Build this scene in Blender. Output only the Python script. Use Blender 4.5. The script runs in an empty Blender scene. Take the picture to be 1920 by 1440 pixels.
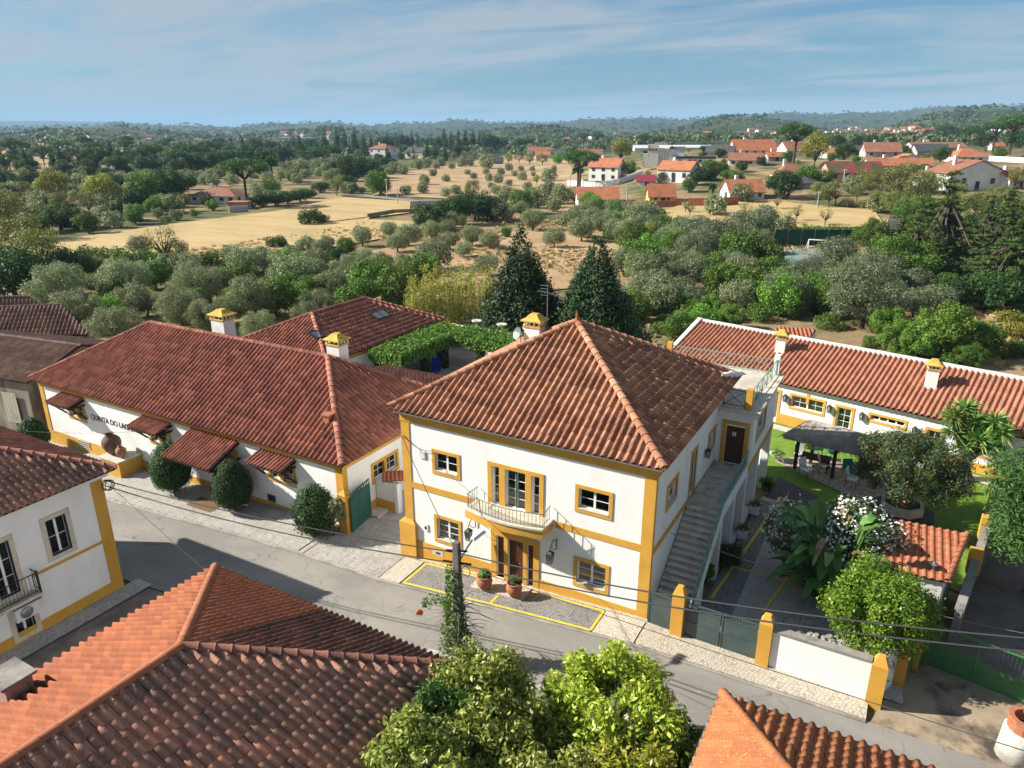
import bpy, math, random
import numpy as np
from mathutils import Matrix, Vector
R = math.radians
SC = bpy.context.scene
COL = SC.collection
# ------------------------------------------------------------------ camera
F = 1350.0; CX = 960.0; CY = 720.0; CAMH = 18.0
PITCH = math.atan(475 / F); YAW = R(29.2)
cd = bpy.data.cameras.new('camera'); cam = bpy.data.objects.new('camera', cd); COL.objects.link(cam)
cam.location = (0, 0, CAMH); cam.rotation_euler = (math.pi / 2 - PITCH, 0, YAW)
cd.sensor_fit = 'HORIZONTAL'; cd.sensor_width = 36.0; cd.lens = 36.0 * F / 1920.0
cd.clip_start = 0.2; cd.clip_end = 60000
SC.camera = cam
# ------------------------------------------------------------------ sky, sun, exposure
SUN_EL = 33.0; SUN_AZ = 66.5        # light travels towards +x (az from +y), sun stands at the back left
sdir = Vector((math.cos(R(SUN_EL)) * math.sin(R(SUN_AZ)), math.cos(R(SUN_EL)) * math.cos(R(SUN_AZ)), -math.sin(R(SUN_EL))))
W = bpy.data.worlds.new('World'); SC.world = W; W.use_nodes = True
nt = W.node_tree; nt.nodes.clear()
N = nt.nodes.new; L = nt.links.new
out = N('ShaderNodeOutputWorld'); bg = N('ShaderNodeBackground'); bg.inputs['Strength'].default_value = 0.062
sky = N('ShaderNodeTexSky'); sky.sky_type = 'NISHITA'; sky.sun_disc = False
sky.sun_elevation = R(SUN_EL); sky.sun_rotation = math.atan2(-sdir.x, -sdir.y)
sky.air_density = 1.0; sky.dust_density = 1.2; sky.ozone_density = 2.2; sky.altitude = 50
tc = N('ShaderNodeTexCoord'); sep = N('ShaderNodeSeparateXYZ'); L(tc.outputs['Generated'], sep.inputs[0])
zz = N('ShaderNodeMath'); zz.operation = 'ADD'; zz.inputs[1].default_value = 0.10; L(sep.outputs['Z'], zz.inputs[0])
zm = N('ShaderNodeMath'); zm.operation = 'MAXIMUM'; zm.inputs[1].default_value = 0.05; L(zz.outputs[0], zm.inputs[0])
dx = N('ShaderNodeMath'); dx.operation = 'DIVIDE'; L(sep.outputs['X'], dx.inputs[0]); L(zm.outputs[0], dx.inputs[1])
dy = N('ShaderNodeMath'); dy.operation = 'DIVIDE'; L(sep.outputs['Y'], dy.inputs[0]); L(zm.outputs[0], dy.inputs[1])
cb = N('ShaderNodeCombineXYZ'); L(dx.outputs[0], cb.inputs[0]); L(dy.outputs[0], cb.inputs[1])
mp = N('ShaderNodeMapping'); mp.inputs['Rotation'].default_value = (0, 0, R(-24)); mp.inputs['Scale'].default_value = (0.36, 0.85, 1); mp.inputs['Location'].default_value = (3.1, 1.7, 0)
L(cb.outputs[0], mp.inputs[0])
n1 = N('ShaderNodeTexNoise'); n1.inputs['Scale'].default_value = 1.7; n1.inputs['Detail'].default_value = 10; n1.inputs['Roughness'].default_value = 0.58; n1.inputs['Distortion'].default_value = 0.6
n2 = N('ShaderNodeTexNoise'); n2.inputs['Scale'].default_value = 0.55; n2.inputs['Detail'].default_value = 5; n2.inputs['Roughness'].default_value = 0.5
L(mp.outputs[0], n1.inputs['Vector']); L(mp.outputs[0], n2.inputs['Vector'])
ad = N('ShaderNodeMath'); ad.operation = 'MULTIPLY_ADD'; L(n2.outputs[0], ad.inputs[0]); ad.inputs[1].default_value = 0.9; L(n1.outputs[0], ad.inputs[2])
cr = N('ShaderNodeValToRGB'); cr.color_ramp.elements[0].position = 0.80; cr.color_ramp.elements[1].position = 1.20
cr.color_ramp.elements[0].color = (0, 0, 0, 1); cr.color_ramp.elements[1].color = (1, 1, 1, 1)
ms = N('ShaderNodeMath'); ms.operation = 'MULTIPLY'; ms.inputs[1].default_value = 0.85; L(ad.outputs[0], cr.inputs[0]); L(cr.outputs[0], ms.inputs[0])
tn = N('ShaderNodeMix'); tn.data_type = 'RGBA'; tn.blend_type = 'MULTIPLY'; tn.inputs[0].default_value = 1.0; L(sky.outputs[0], tn.inputs[6]); tn.inputs[7].default_value = (0.42, 0.65, 0.80, 1)
mx = N('ShaderNodeMix'); mx.data_type = 'RGBA'; L(ms.outputs[0], mx.inputs[0]); L(tn.outputs[2], mx.inputs[6]); mx.inputs[7].default_value = (3.5, 3.85, 4.15, 1)
L(mx.outputs[2], bg.inputs['Color']); L(bg.outputs[0], out.inputs[0])
sl = bpy.data.lights.new('sun', 'SUN'); sl.energy = 4.9; sl.angle = R(0.6); sl.color = (1.0, 0.93, 0.82)
so = bpy.data.objects.new('sun', sl); COL.objects.link(so); so.rotation_euler = sdir.to_track_quat('-Z', 'Y').to_euler(); so.location = (-40, -20, 60)
SC.view_settings.view_transform = 'Standard'; SC.view_settings.look = 'None'; SC.view_settings.gamma = 1.0
SC.view_settings.exposure = 1.08
SC.cycles.max_bounces = 6; SC.cycles.diffuse_bounces = 2; SC.cycles.glossy_bounces = 2; SC.cycles.transmission_bounces = 3
SC.cycles.transparent_max_bounces = 6; SC.cycles.volume_bounces = 0; SC.cycles.caustics_reflective = False; SC.cycles.caustics_refractive = False
# ------------------------------------------------------------------ pixel helpers (photo pixels of 1920 x 1440 to directions)
_fw = np.array([-math.sin(YAW) * math.cos(PITCH), math.cos(YAW) * math.cos(PITCH), -math.sin(PITCH)])
_rt = np.array([math.cos(YAW), math.sin(YAW), 0.0]); _up = np.cross(_rt, _fw); CAM = np.array([0, 0, CAMH])
def ray(x, y): return _fw + _rt * ((x - CX) / F) - _up * ((y - CY) / F)
def Zp(x, y, z=0.0):
    r = ray(x, y); return CAM + r * ((z - CAMH) / r[2])
def XP(x, y, X):
    r = ray(x, y); return CAM + r * (X / r[0])
def YP(x, y, Y):
    r = ray(x, y); return CAM + r * (Y / r[1])
def sst(a, b, x):
    t = np.clip((x - a) / (b - a), 0, 1); return t * t * (3 - 2 * t)
GX = [-120, -60, -47, -30, -22, -17.6, -12, -6.6, -5.3, 1.2, 10, 60]
GZ = [-2.0, -1.3, -0.9, -0.3, 0, 0.0, 0.42, 0.72, 0.67, 0.52, 0.4, 0.3]
def gz(x): return np.interp(x, GX, GZ)
_rs = np.random.RandomState(5); _ph = _rs.rand(6, 4) * 6.28
def hz(x, y):
    """terrain height in metres"""
    x = np.asarray(x, float); y = np.asarray(y, float)
    t = sst(23, 33, y)
    z = gz(x) * (1 - t) + 0.15 * t
    r = np.hypot(x, y); az = np.degrees(np.arctan2(x, np.maximum(y, 1e-3)))     # 0 = +y
    right = sst(-27, -14, az)
    z = z + right * 8.5 * sst(135, 260, r)
    left = 1 - sst(-60, -44, az)
    z = z + left * 3.0 * sst(190, 420, r)
    und = 0
    for i in range(4):
        k = 1 / (170.0 + 90 * i); und = und + np.sin(x * k * 1.3 + _ph[i, 0]) * np.sin(y * k + _ph[i, 1])
    z = z + und * 1.2 * sst(250, 700, r)
    # far ranges
    a2 = az + 6 * np.sin(az * 0.21)
    prof = 52 + 26 * sst(-48, -12, az) + 44 * sst(-20, 8, az) + 8 * np.sin(az * 0.55 + 1) + 5 * np.sin(az * 1.35 + 2.2) + 3 * np.sin(az * 3.1)
    prof = prof * (0.5 + 0.5 * sst(-72, -40, az))
    z = z + prof * sst(1500, 4600, r)
    z = z + (20 + 26 * sst(-34, 0, az)) * np.exp(-((r - 1500 - 120 * np.sin(a2 * 0.35)) / 420.0) ** 2) * (0.55 + 0.45 * np.sin(az * 0.42 + 0.6))
    z = z + (1 - sst(-62, -45, az)) * 95 * sst(6000, 11000, r)
    return z
def G(px, py):
    """point of the terrain seen at a photo pixel"""
    r = ray(px, py); r = r / np.linalg.norm(r)
    ts = np.concatenate([np.arange(8, 400, 1.0), np.arange(400, 9000, 15.0)])
    P = CAM[None] + r[None] * ts[:, None]
    below = P[:, 2] < hz(P[:, 0], P[:, 1])
    i = int(np.argmax(below)) if below.any() else len(ts) - 1
    lo, hi = ts[max(i - 1, 0)], ts[i]
    for _ in range(12):
        m = (lo + hi) / 2; p = CAM + r * m
        if p[2] < hz(p[0], p[1]): hi = m
        else: lo = m
    p = CAM + r * hi; p[2] = float(hz(p[0], p[1])); return p
def depth(p): return float((np.asarray(p) - CAM) @ _fw)
# ------------------------------------------------------------------ objects and meshes
class MB:
    def __init__(s): s.v = []; s.f = []
    def add(s, vs, fs):
        o = len(s.v); s.v.extend([tuple(map(float, p)) for p in vs]); s.f.extend([tuple(i + o for i in f) for f in fs]); return s
    def quad(s, a, b, c, d): return s.add([a, b, c, d], [(0, 1, 2, 3)])
    def obox(s, o, u, v, w):
        o, u, v, w = map(lambda q: np.asarray(q, float), (o, u, v, w))
        p = [o, o + u, o + u + v, o + v]; p += [q + w for q in p]
        f = [(0, 3, 2, 1), (4, 5, 6, 7), (0, 1, 5, 4), (1, 2, 6, 5), (2, 3, 7, 6), (3, 0, 4, 7)]
        if np.dot(np.cross(u, v), w) < 0: f = [q[::-1] for q in f]
        return s.add(p, f)
    def box(s, x0, x1, y0, y1, z0, z1): return s.obox((x0, y0, z0), (x1 - x0, 0, 0), (0, y1 - y0, 0), (0, 0, z1 - z0))
    def bar(s, a, b, t, h=None):
        a = np.asarray(a, float); b = np.asarray(b, float); d = b - a; l = np.linalg.norm(d)
        if l < 1e-6: return s
        d /= l; x = np.cross(d, (0, 0, 1.0))
        if np.linalg.norm(x) < 1e-3: x = np.array([1.0, 0, 0])
        x /= np.linalg.norm(x); y = np.cross(x, d); h = h or t
        return s.obox(a - x * t / 2 - y * h / 2, x * t, y * h, d * l)
    def tube(s, pts, r, n=6, cap=True):
        pts = [np.asarray(p, float) for p in pts]; rr = r if hasattr(r, '__len__') else [r] * len(pts); vs = []; fs = []
        for i, p in enumerate(pts):
            d = pts[min(i + 1, len(pts) - 1)] - pts[max(i - 1, 0)]; d = d / (np.linalg.norm(d) + 1e-9)
            x = np.cross(d, (0.0, 0, 1)); x = np.array([1.0, 0, 0]) if np.linalg.norm(x) < 0.05 else x; x /= np.linalg.norm(x); y = np.cross(d, x)
            for k in range(n):
                a = 2 * math.pi * k / n; vs.append(p + (x * math.cos(a) + y * math.sin(a)) * rr[i])
        for i in range(len(pts) - 1):
            for k in range(n):
                k2 = (k + 1) % n; fs.append((i * n + k, i * n + k2, (i + 1) * n + k2, (i + 1) * n + k))
        if cap: fs.append(tuple(range(n))); fs.append(tuple((len(pts) - 1) * n + k for k in range(n))[::-1])
        return s.add(vs, fs)
    def lathe(s, prof, c=(0, 0, 0), n=16, cap=True):
        vs = []; fs = []
        for r, z in prof:
            for k in range(n):
                a = 2 * math.pi * k / n; vs.append((c[0] + r * math.cos(a), c[1] + r * math.sin(a), c[2] + z))
        m = len(prof)
        for i in range(m - 1):
            for k in range(n): k2 = (k + 1) % n; fs.append((i * n + k, i * n + k2, (i + 1) * n + k2, (i + 1) * n + k))
        if cap: fs.append(tuple(range(n))[::-1]); fs.append(tuple((m - 1) * n + k for k in range(n)))
        return s.add(vs, fs)
    def prism(s, poly, z0, z1):
        n = len(poly); z0 = [z0] * n if not hasattr(z0, '__len__') else z0; z1 = [z1] * n if not hasattr(z1, '__len__') else z1
        ar = sum(poly[i][0] * poly[(i + 1) % n][1] - poly[(i + 1) % n][0] * poly[i][1] for i in range(n))
        idx = list(range(n)) if ar > 0 else list(range(n))[::-1]
        vs = [(poly[i][0], poly[i][1], z0[i]) for i in idx] + [(poly[i][0], poly[i][1], z1[i]) for i in idx]
        fs = [tuple(range(n))[::-1], tuple(range(n, 2 * n))] + [(i, (i + 1) % n, (i + 1) % n + n, i + n) for i in range(n)]
        return s.add(vs, fs)
    def mesh(s, name, mat, smooth=False):
        me = bpy.data.meshes.new(name); me.from_pydata(s.v, [], s.f); me.validate()
        if mat: me.materials.append(mat)
        if smooth: me.polygons.foreach_set('use_smooth', [True] * len(me.polygons))
        return me
    def build(s, name, mat, parent=None, smooth=False): return link(name, s.mesh(name, mat, smooth), parent)
def link(name, me, parent=None):
    o = bpy.data.objects.new(name, me); COL.objects.link(o)
    if parent is not None: adopt(o, parent)
    return o
BASE = {}
def adopt(o, parent):
    o.parent = parent
    if parent.name in BASE: o.matrix_parent_inverse = BASE[parent.name].inverted()   # children are written in world coordinates
def tag(o, label=None, cat=None, group=None, kind=None):
    if label: o['label'] = label
    if cat: o['category'] = cat
    if group: o['group'] = group
    if kind: o['kind'] = kind
    return o
def thing(name, label, cat, loc=(0, 0, 0), group=None, world=True):
    o = bpy.data.objects.new(name, None); COL.objects.link(o); o.location = [float(q) for q in loc]; o.empty_display_size = 0.3
    if world: BASE[o.name] = Matrix.Translation(Vector([float(q) for q in loc]))
    return tag(o, label, cat, group)
def struct(name, mb, mat, smooth=False): return tag(mb.build(name, mat, None, smooth), kind='structure')
def copy_tree(o, parent=None):
    c = o.copy(); COL.objects.link(c); c.parent = parent
    if parent is not None: c.matrix_parent_inverse = o.matrix_parent_inverse
    for ch in list(o.children): copy_tree(ch, c)
    return c
def np_mesh(name, V, Q, mat, smooth=False):
    """fast mesh from arrays: V (n,3), Q (m,k)"""
    me = bpy.data.meshes.new(name); V = np.ascontiguousarray(V, np.float32); Q = np.ascontiguousarray(Q, np.int32)
    me.vertices.add(len(V)); me.vertices.foreach_set('co', V.ravel())
    k = Q.shape[1]; me.loops.add(Q.size); me.loops.foreach_set('vertex_index', Q.ravel())
    me.polygons.add(len(Q)); me.polygons.foreach_set('loop_start', np.arange(0, Q.size, k, dtype=np.int32))
    if smooth: me.polygons.foreach_set('use_smooth', np.ones(len(Q), bool))
    me.update(calc_edges=True); me.validate()
    if mat: me.materials.append(mat)
    return me
# ------------------------------------------------------------------ materials
MAT = {}
def newmat(name):
    m = bpy.data.materials.new(name); m.use_nodes = True; t = m.node_tree; b = t.nodes['Principled BSDF']; return m, t, b
def rgb(c): return (c[0], c[1], c[2], 1)
def noise_fac(t, scale, detail=5, rough=0.6, lo=0.35, hi=0.65, stretch=None, dist=0.0):
    g = t.nodes.new('ShaderNodeNewGeometry'); v = g.outputs['Position']
    if stretch:
        mpn = t.nodes.new('ShaderNodeMapping'); mpn.inputs['Scale'].default_value = stretch; t.links.new(v, mpn.inputs[0]); v = mpn.outputs[0]
    n = t.nodes.new('ShaderNodeTexNoise'); n.inputs['Scale'].default_value = scale; n.inputs['Detail'].default_value = detail; n.inputs['Roughness'].default_value = rough; n.inputs['Distortion'].default_value = dist
    t.links.new(v, n.inputs['Vector'])
    r = t.nodes.new('ShaderNodeMapRange'); r.inputs[1].default_value = lo; r.inputs[2].default_value = hi; t.links.new(n.outputs[0], r.inputs[0])
    return r.outputs[0], n.outputs[0]
def mixc(t, fac, a, b, mode='MIX'):
    m = t.nodes.new('ShaderNodeMix'); m.data_type = 'RGBA'; m.blend_type = mode
    for sock, v in ((m.inputs[0], fac), (m.inputs[6], a), (m.inputs[7], b)):
        if hasattr(v, 'is_linked') or hasattr(v, 'links'): t.links.new(v, sock)
        elif isinstance(v, (int, float)): sock.default_value = v
        else: sock.default_value = rgb(v)
    return m.outputs[2]
def bump(t, b, h, strength, dist=0.02):
    bn = t.nodes.new('ShaderNodeBump'); bn.inputs['Strength'].default_value = strength; bn.inputs['Distance'].default_value = dist
    t.links.new(h, bn.inputs['Height']); t.links.new(bn.outputs[0], b.inputs['Normal'])
def M(name, c1, c2=None, scale=2.0, rough=0.8, c3=None, scale3=0.3, lo3=0.55, hi3=0.7, bmp=0.0, bscale=None, metal=0.0, spec=0.3, stretch=None, lo=0.35, hi=0.65, detail=5, bdist=0.02):
    if name in MAT: return MAT[name]
    m, t, b = newmat(name); b.inputs['Roughness'].default_value = rough; b.inputs['Metallic'].default_value = metal; b.inputs['Specular IOR Level'].default_value = spec
    if c2 is None: b.inputs['Base Color'].default_value = rgb(c1)
    else:
        f, n = noise_fac(t, scale, detail, lo=lo, hi=hi, stretch=stretch); c = mixc(t, f, c1, c2)
        if c3 is not None:
            f3, _ = noise_fac(t, scale3, 6, lo=lo3, hi=hi3, stretch=stretch); c = mixc(t, f3, c, c3)
        t.links.new(c, b.inputs['Base Color'])
    if bmp:
        f, n = noise_fac(t, bscale or scale * 6, 4); bump(t, b, n, bmp, bdist)
    MAT[name] = m; return m
def rnd_node(t):
    """random value per tile or leaf: mesh island plus object"""
    g = t.nodes.new('ShaderNodeNewGeometry'); o = t.nodes.new('ShaderNodeObjectInfo')
    a = t.nodes.new('ShaderNodeMath'); a.operation = 'ADD'; t.links.new(g.outputs['Random Per Island'], a.inputs[0]); t.links.new(o.outputs['Random'], a.inputs[1])
    f = t.nodes.new('ShaderNodeMath'); f.operation = 'FRACT'; t.links.new(a.outputs[0], f.inputs[0]); return f.outputs[0], o.outputs['Random']
def tilemat(name, ca, cb, cdirt, dirt_lo=0.5, dirt_hi=0.7, lichen=None, lich_lo=0.62, rough=0.85, pscale=0.5):
    m, t, b = newmat(name); b.inputs['Roughness'].default_value = rough; b.inputs['Specular IOR Level'].default_value = 0.25
    r, _ = rnd_node(t); c = mixc(t, r, ca, cb)
    f, n = noise_fac(t, 14, 5, 0.7, dirt_lo, dirt_hi); f2, _ = noise_fac(t, pscale, 5, 0.6, 0.35, 0.7)
    mm = t.nodes.new('ShaderNodeMath'); mm.operation = 'MULTIPLY'; t.links.new(f, mm.inputs[0]); t.links.new(f2, mm.inputs[1])
    m2 = t.nodes.new('ShaderNodeMath'); m2.operation = 'MULTIPLY_ADD'; t.links.new(r, m2.inputs[0]); m2.inputs[1].default_value = 0.25; t.links.new(mm.outputs[0], m2.inputs[2])
    c = mixc(t, m2.outputs[0], c, cdirt)
    if lichen is not None:
        f3, _ = noise_fac(t, 22, 3, 0.5, lich_lo, lich_lo + 0.06); c = mixc(t, f3, c, lichen)
    t.links.new(c, b.inputs['Base Color']); bump(t, b, n, 0.35, 0.01); MAT[name] = m; return m
def leafmat(name, ca, cb, cc=None, transl=0.32, rough=0.55, frac=0.15):
    k_ = 1.4; ca, cb = [tuple(q * k_ for q in c) for c in (ca, cb)]; cc = cc and tuple(min(0.75, q * k_) for q in cc)
    m, t, b = newmat(name); b.inputs['Roughness'].default_value = rough; b.inputs['Specular IOR Level'].default_value = 0.3
    r, ob = rnd_node(t); c = mixc(t, r, ca, cb)
    if cc is not None:
        s = t.nodes.new('ShaderNodeMath'); s.operation = 'LESS_THAN'; t.links.new(r, s.inputs[0]); s.inputs[1].default_value = frac; c = mixc(t, s.outputs[0], c, cc)
    hs = t.nodes.new('ShaderNodeHueSaturation'); mr = t.nodes.new('ShaderNodeMapRange'); mr.inputs[3].default_value = 0.78; mr.inputs[4].default_value = 1.22
    t.links.new(ob, mr.inputs[0]); t.links.new(mr.outputs[0], hs.inputs['Value']); t.links.new(c, hs.inputs['Color'])
    mh = t.nodes.new('ShaderNodeMapRange'); mh.inputs[3].default_value = 0.485; mh.inputs[4].default_value = 0.515; t.links.new(ob, mh.inputs[0]); t.links.new(mh.outputs[0], hs.inputs['Hue'])
    t.links.new(hs.outputs[0], b.inputs['Base Color'])
    tr = t.nodes.new('ShaderNodeBsdfTranslucent'); t.links.new(hs.outputs[0], tr.inputs['Color'])
    ms = t.nodes.new('ShaderNodeMixShader'); ms.inputs[0].default_value = transl; t.links.new(b.outputs[0], ms.inputs[1]); t.links.new(tr.outputs[0], ms.inputs[2])
    t.links.new(ms.outputs[0], t.nodes['Material Output'].inputs['Surface']); MAT[name] = m; return m
white = M('white_plaster', (0.82, 0.82, 0.80), (0.74, 0.74, 0.72), 1.3, 0.85, (0.62, 0.60, 0.55), 2.6, 0.66, 0.85, 0.12, 30, stretch=(1, 1, 0.35))
white2 = M('grey_white_plaster', (0.72, 0.72, 0.71), (0.62, 0.61, 0.60), 1.6, 0.85, (0.5, 0.48, 0.45), 2.2, 0.62, 0.8, 0.12, 30)
ochre = M('ochre_paint', (0.60, 0.335, 0.055), (0.53, 0.28, 0.045), 1.5, 0.8, (0.38, 0.21, 0.05), 1.6, 0.64, 0.82, 0.1, 30)
capy = M('ochre_weathered', (0.62, 0.40, 0.08), (0.42, 0.27, 0.06), 3, 0.85, (0.16, 0.12, 0.06), 6, 0.6, 0.75, 0.15, 25)
stone = M('limestone', (0.62, 0.56, 0.46), (0.50, 0.44, 0.35), 5, 0.85, (0.38, 0.33, 0.27), 1.2, bmp=0.2, bscale=25)
stonew = M('stair_stone', (0.50, 0.46, 0.40), (0.36, 0.32, 0.27), 3, 0.85, (0.20, 0.18, 0.15), 1.7, 0.5, 0.7, 0.2, 25)
paintw = M('white_paint', (0.80, 0.80, 0.78), None, rough=0.45)
green_d = M('green_paint', (0.012, 0.075, 0.06), (0.02, 0.095, 0.075), 2, 0.45, spec=0.4)
green_r = M('rail_green', (0.12, 0.25, 0.20), (0.20, 0.31, 0.26), 8, 0.55)
green_g = M('gate_green', (0.07, 0.20, 0.07), (0.055, 0.16, 0.06), 1.5, 0.55, bmp=0.1)
greyg = M('grey_green_metal', (0.045, 0.075, 0.075), (0.07, 0.10, 0.10), 1.2, 0.45, spec=0.5)
iron = M('dark_iron', (0.02, 0.022, 0.024), None, rough=0.5, spec=0.4)
greym = M('grey_metal', (0.32, 0.33, 0.34), (0.25, 0.26, 0.27), 5, 0.4, metal=0.6)
wood = M('brown_wood', (0.095, 0.032, 0.018), (0.06, 0.02, 0.012), 4, 0.5, stretch=(6, 6, 0.6), spec=0.4)
wood2 = M('old_beam', (0.06, 0.04, 0.03), (0.035, 0.024, 0.02), 4, 0.8)
deckm = M('roof_under', (0.07, 0.035, 0.025), None, rough=0.9)
curt = M('curtain_tan', (0.80, 0.62, 0.45), (0.58, 0.42, 0.29), 5, 0.9, stretch=(8, 8, 0.2))
curtw = M('curtain_pale', (0.78, 0.74, 0.68), (0.6, 0.56, 0.5), 4, 0.9, stretch=(8, 8, 0.2))
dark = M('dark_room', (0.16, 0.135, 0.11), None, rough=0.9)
terra = M('terracotta', (0.42, 0.16, 0.08), (0.32, 0.12, 0.06), 6, 0.8, (0.24, 0.12, 0.08), 2, bmp=0.15)
oldjar = M('old_jar_clay', (0.20, 0.115, 0.075), (0.12, 0.07, 0.05), 5, 0.85, (0.08, 0.055, 0.045), 2.0, bmp=0.3)
def glassmat():
    m, t, b = newmat('window_glass'); t.nodes.remove(b)
    tr = t.nodes.new('ShaderNodeBsdfTransparent'); tr.inputs[0].default_value = (0.75, 0.80, 0.80, 1)
    gl = t.nodes.new('ShaderNodeBsdfGlossy'); gl.inputs['Roughness'].default_value = 0.03
    fr = t.nodes.new('ShaderNodeFresnel'); fr.inputs[0].default_value = 2.1
    ms = t.nodes.new('ShaderNodeMixShader'); t.links.new(fr.outputs[0], ms.inputs[0]); t.links.new(tr.outputs[0], ms.inputs[1]); t.links.new(gl.outputs[0], ms.inputs[2])
    t.links.new(ms.outputs[0], t.nodes['Material Output'].inputs['Surface']); return m
glass = glassmat()
T_main = tilemat('tiles_weathered', (0.54, 0.265, 0.155), (0.32, 0.135, 0.078), (0.11, 0.065, 0.05), 0.45, 0.7, (0.36, 0.22, 0.05), 0.66)
T_left = tilemat('tiles_red', (0.47, 0.195, 0.13), (0.29, 0.105, 0.072), (0.10, 0.055, 0.045), 0.45, 0.72)
T_new = tilemat('tiles_new', (0.40, 0.155, 0.082), (0.30, 0.105, 0.055), (0.34, 0.13, 0.07), 0.5, 0.8)
T_old = tilemat('tiles_old', (0.62, 0.29, 0.185), (0.36, 0.19, 0.135), (0.14, 0.105, 0.085), 0.36, 0.62, (0.40, 0.36, 0.31), 0.63, pscale=0.8)
T_new2 = tilemat('tiles_new_sunny', (0.31, 0.105, 0.048), (0.225, 0.072, 0.034), (0.18, 0.065, 0.035), 0.5, 0.8)  # same new tiles, colour darkened to offset the full sun on one slope
T_oldh = tilemat('tiles_old_dark', (0.30, 0.12, 0.08), (0.17, 0.075, 0.055), (0.05, 0.038, 0.034), 0.35, 0.58, (0.25, 0.22, 0.17), 0.68, pscale=0.8)
T_lich = tilemat('tiles_lichen', (0.42, 0.145, 0.06), (0.32, 0.10, 0.042), (0.22, 0.11, 0.06), 0.45, 0.7, (0.45, 0.27, 0.05), 0.60)
T_right = tilemat('tiles_orange', (0.47, 0.20, 0.12), (0.36, 0.15, 0.09), (0.15, 0.08, 0.06), 0.45, 0.72)
T_barn = tilemat('tiles_barn', (0.34, 0.20, 0.14), (0.20, 0.11, 0.08), (0.09, 0.06, 0.05), 0.38, 0.6, (0.40, 0.33, 0.24), 0.62)
# ------------------------------------------------------------------ roof tiles
PROF = [(0.0, -0.02), (0.06, 0.03), (0.13, 0.15), (0.24, 0.25), (0.36, 0.285), (0.48, 0.25), (0.59, 0.15), (0.66, 0.03), (0.83, -0.035), (1.0, -0.02)]
def tile_geo(w, l, sag=1.0):
    Lh = l * 1.16; up = 0.030; vs = []; fs = []; n = len(PROF)
    for y, zo in ((0.0, up), (Lh, 0.0)):
        for t, h in PROF: vs.append((t * w, y, h * w * sag + zo))
    for t, h in PROF: vs.append((t * w, 0.004, h * w * sag + up - 0.026))
    for i in range(n - 1):
        fs.append((i, i + 1, n + i + 1, n + i)); fs.append((2 * n + i, 2 * n + i + 1, i + 1, i))
    return vs, fs
def clip_poly(P, edges):
    for (a, b, c) in edges:           # keep a*x+b*y+c >= 0
        Q = []
        for i in range(len(P)):
            p = P[i]; q = P[(i + 1) % len(P)]; dp = a * p[0] + b * p[1] + c; dq = a * q[0] + b * q[1] + c
            if dp >= 0: Q.append(p)
            if (dp >= 0) != (dq >= 0):
                s = dp / (dp - dq); Q.append(tuple(p[k] + s * (q[k] - p[k]) for k in range(3)))
        P = Q
        if len(P) < 3: return []
    return P
_tilecache = {}
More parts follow.
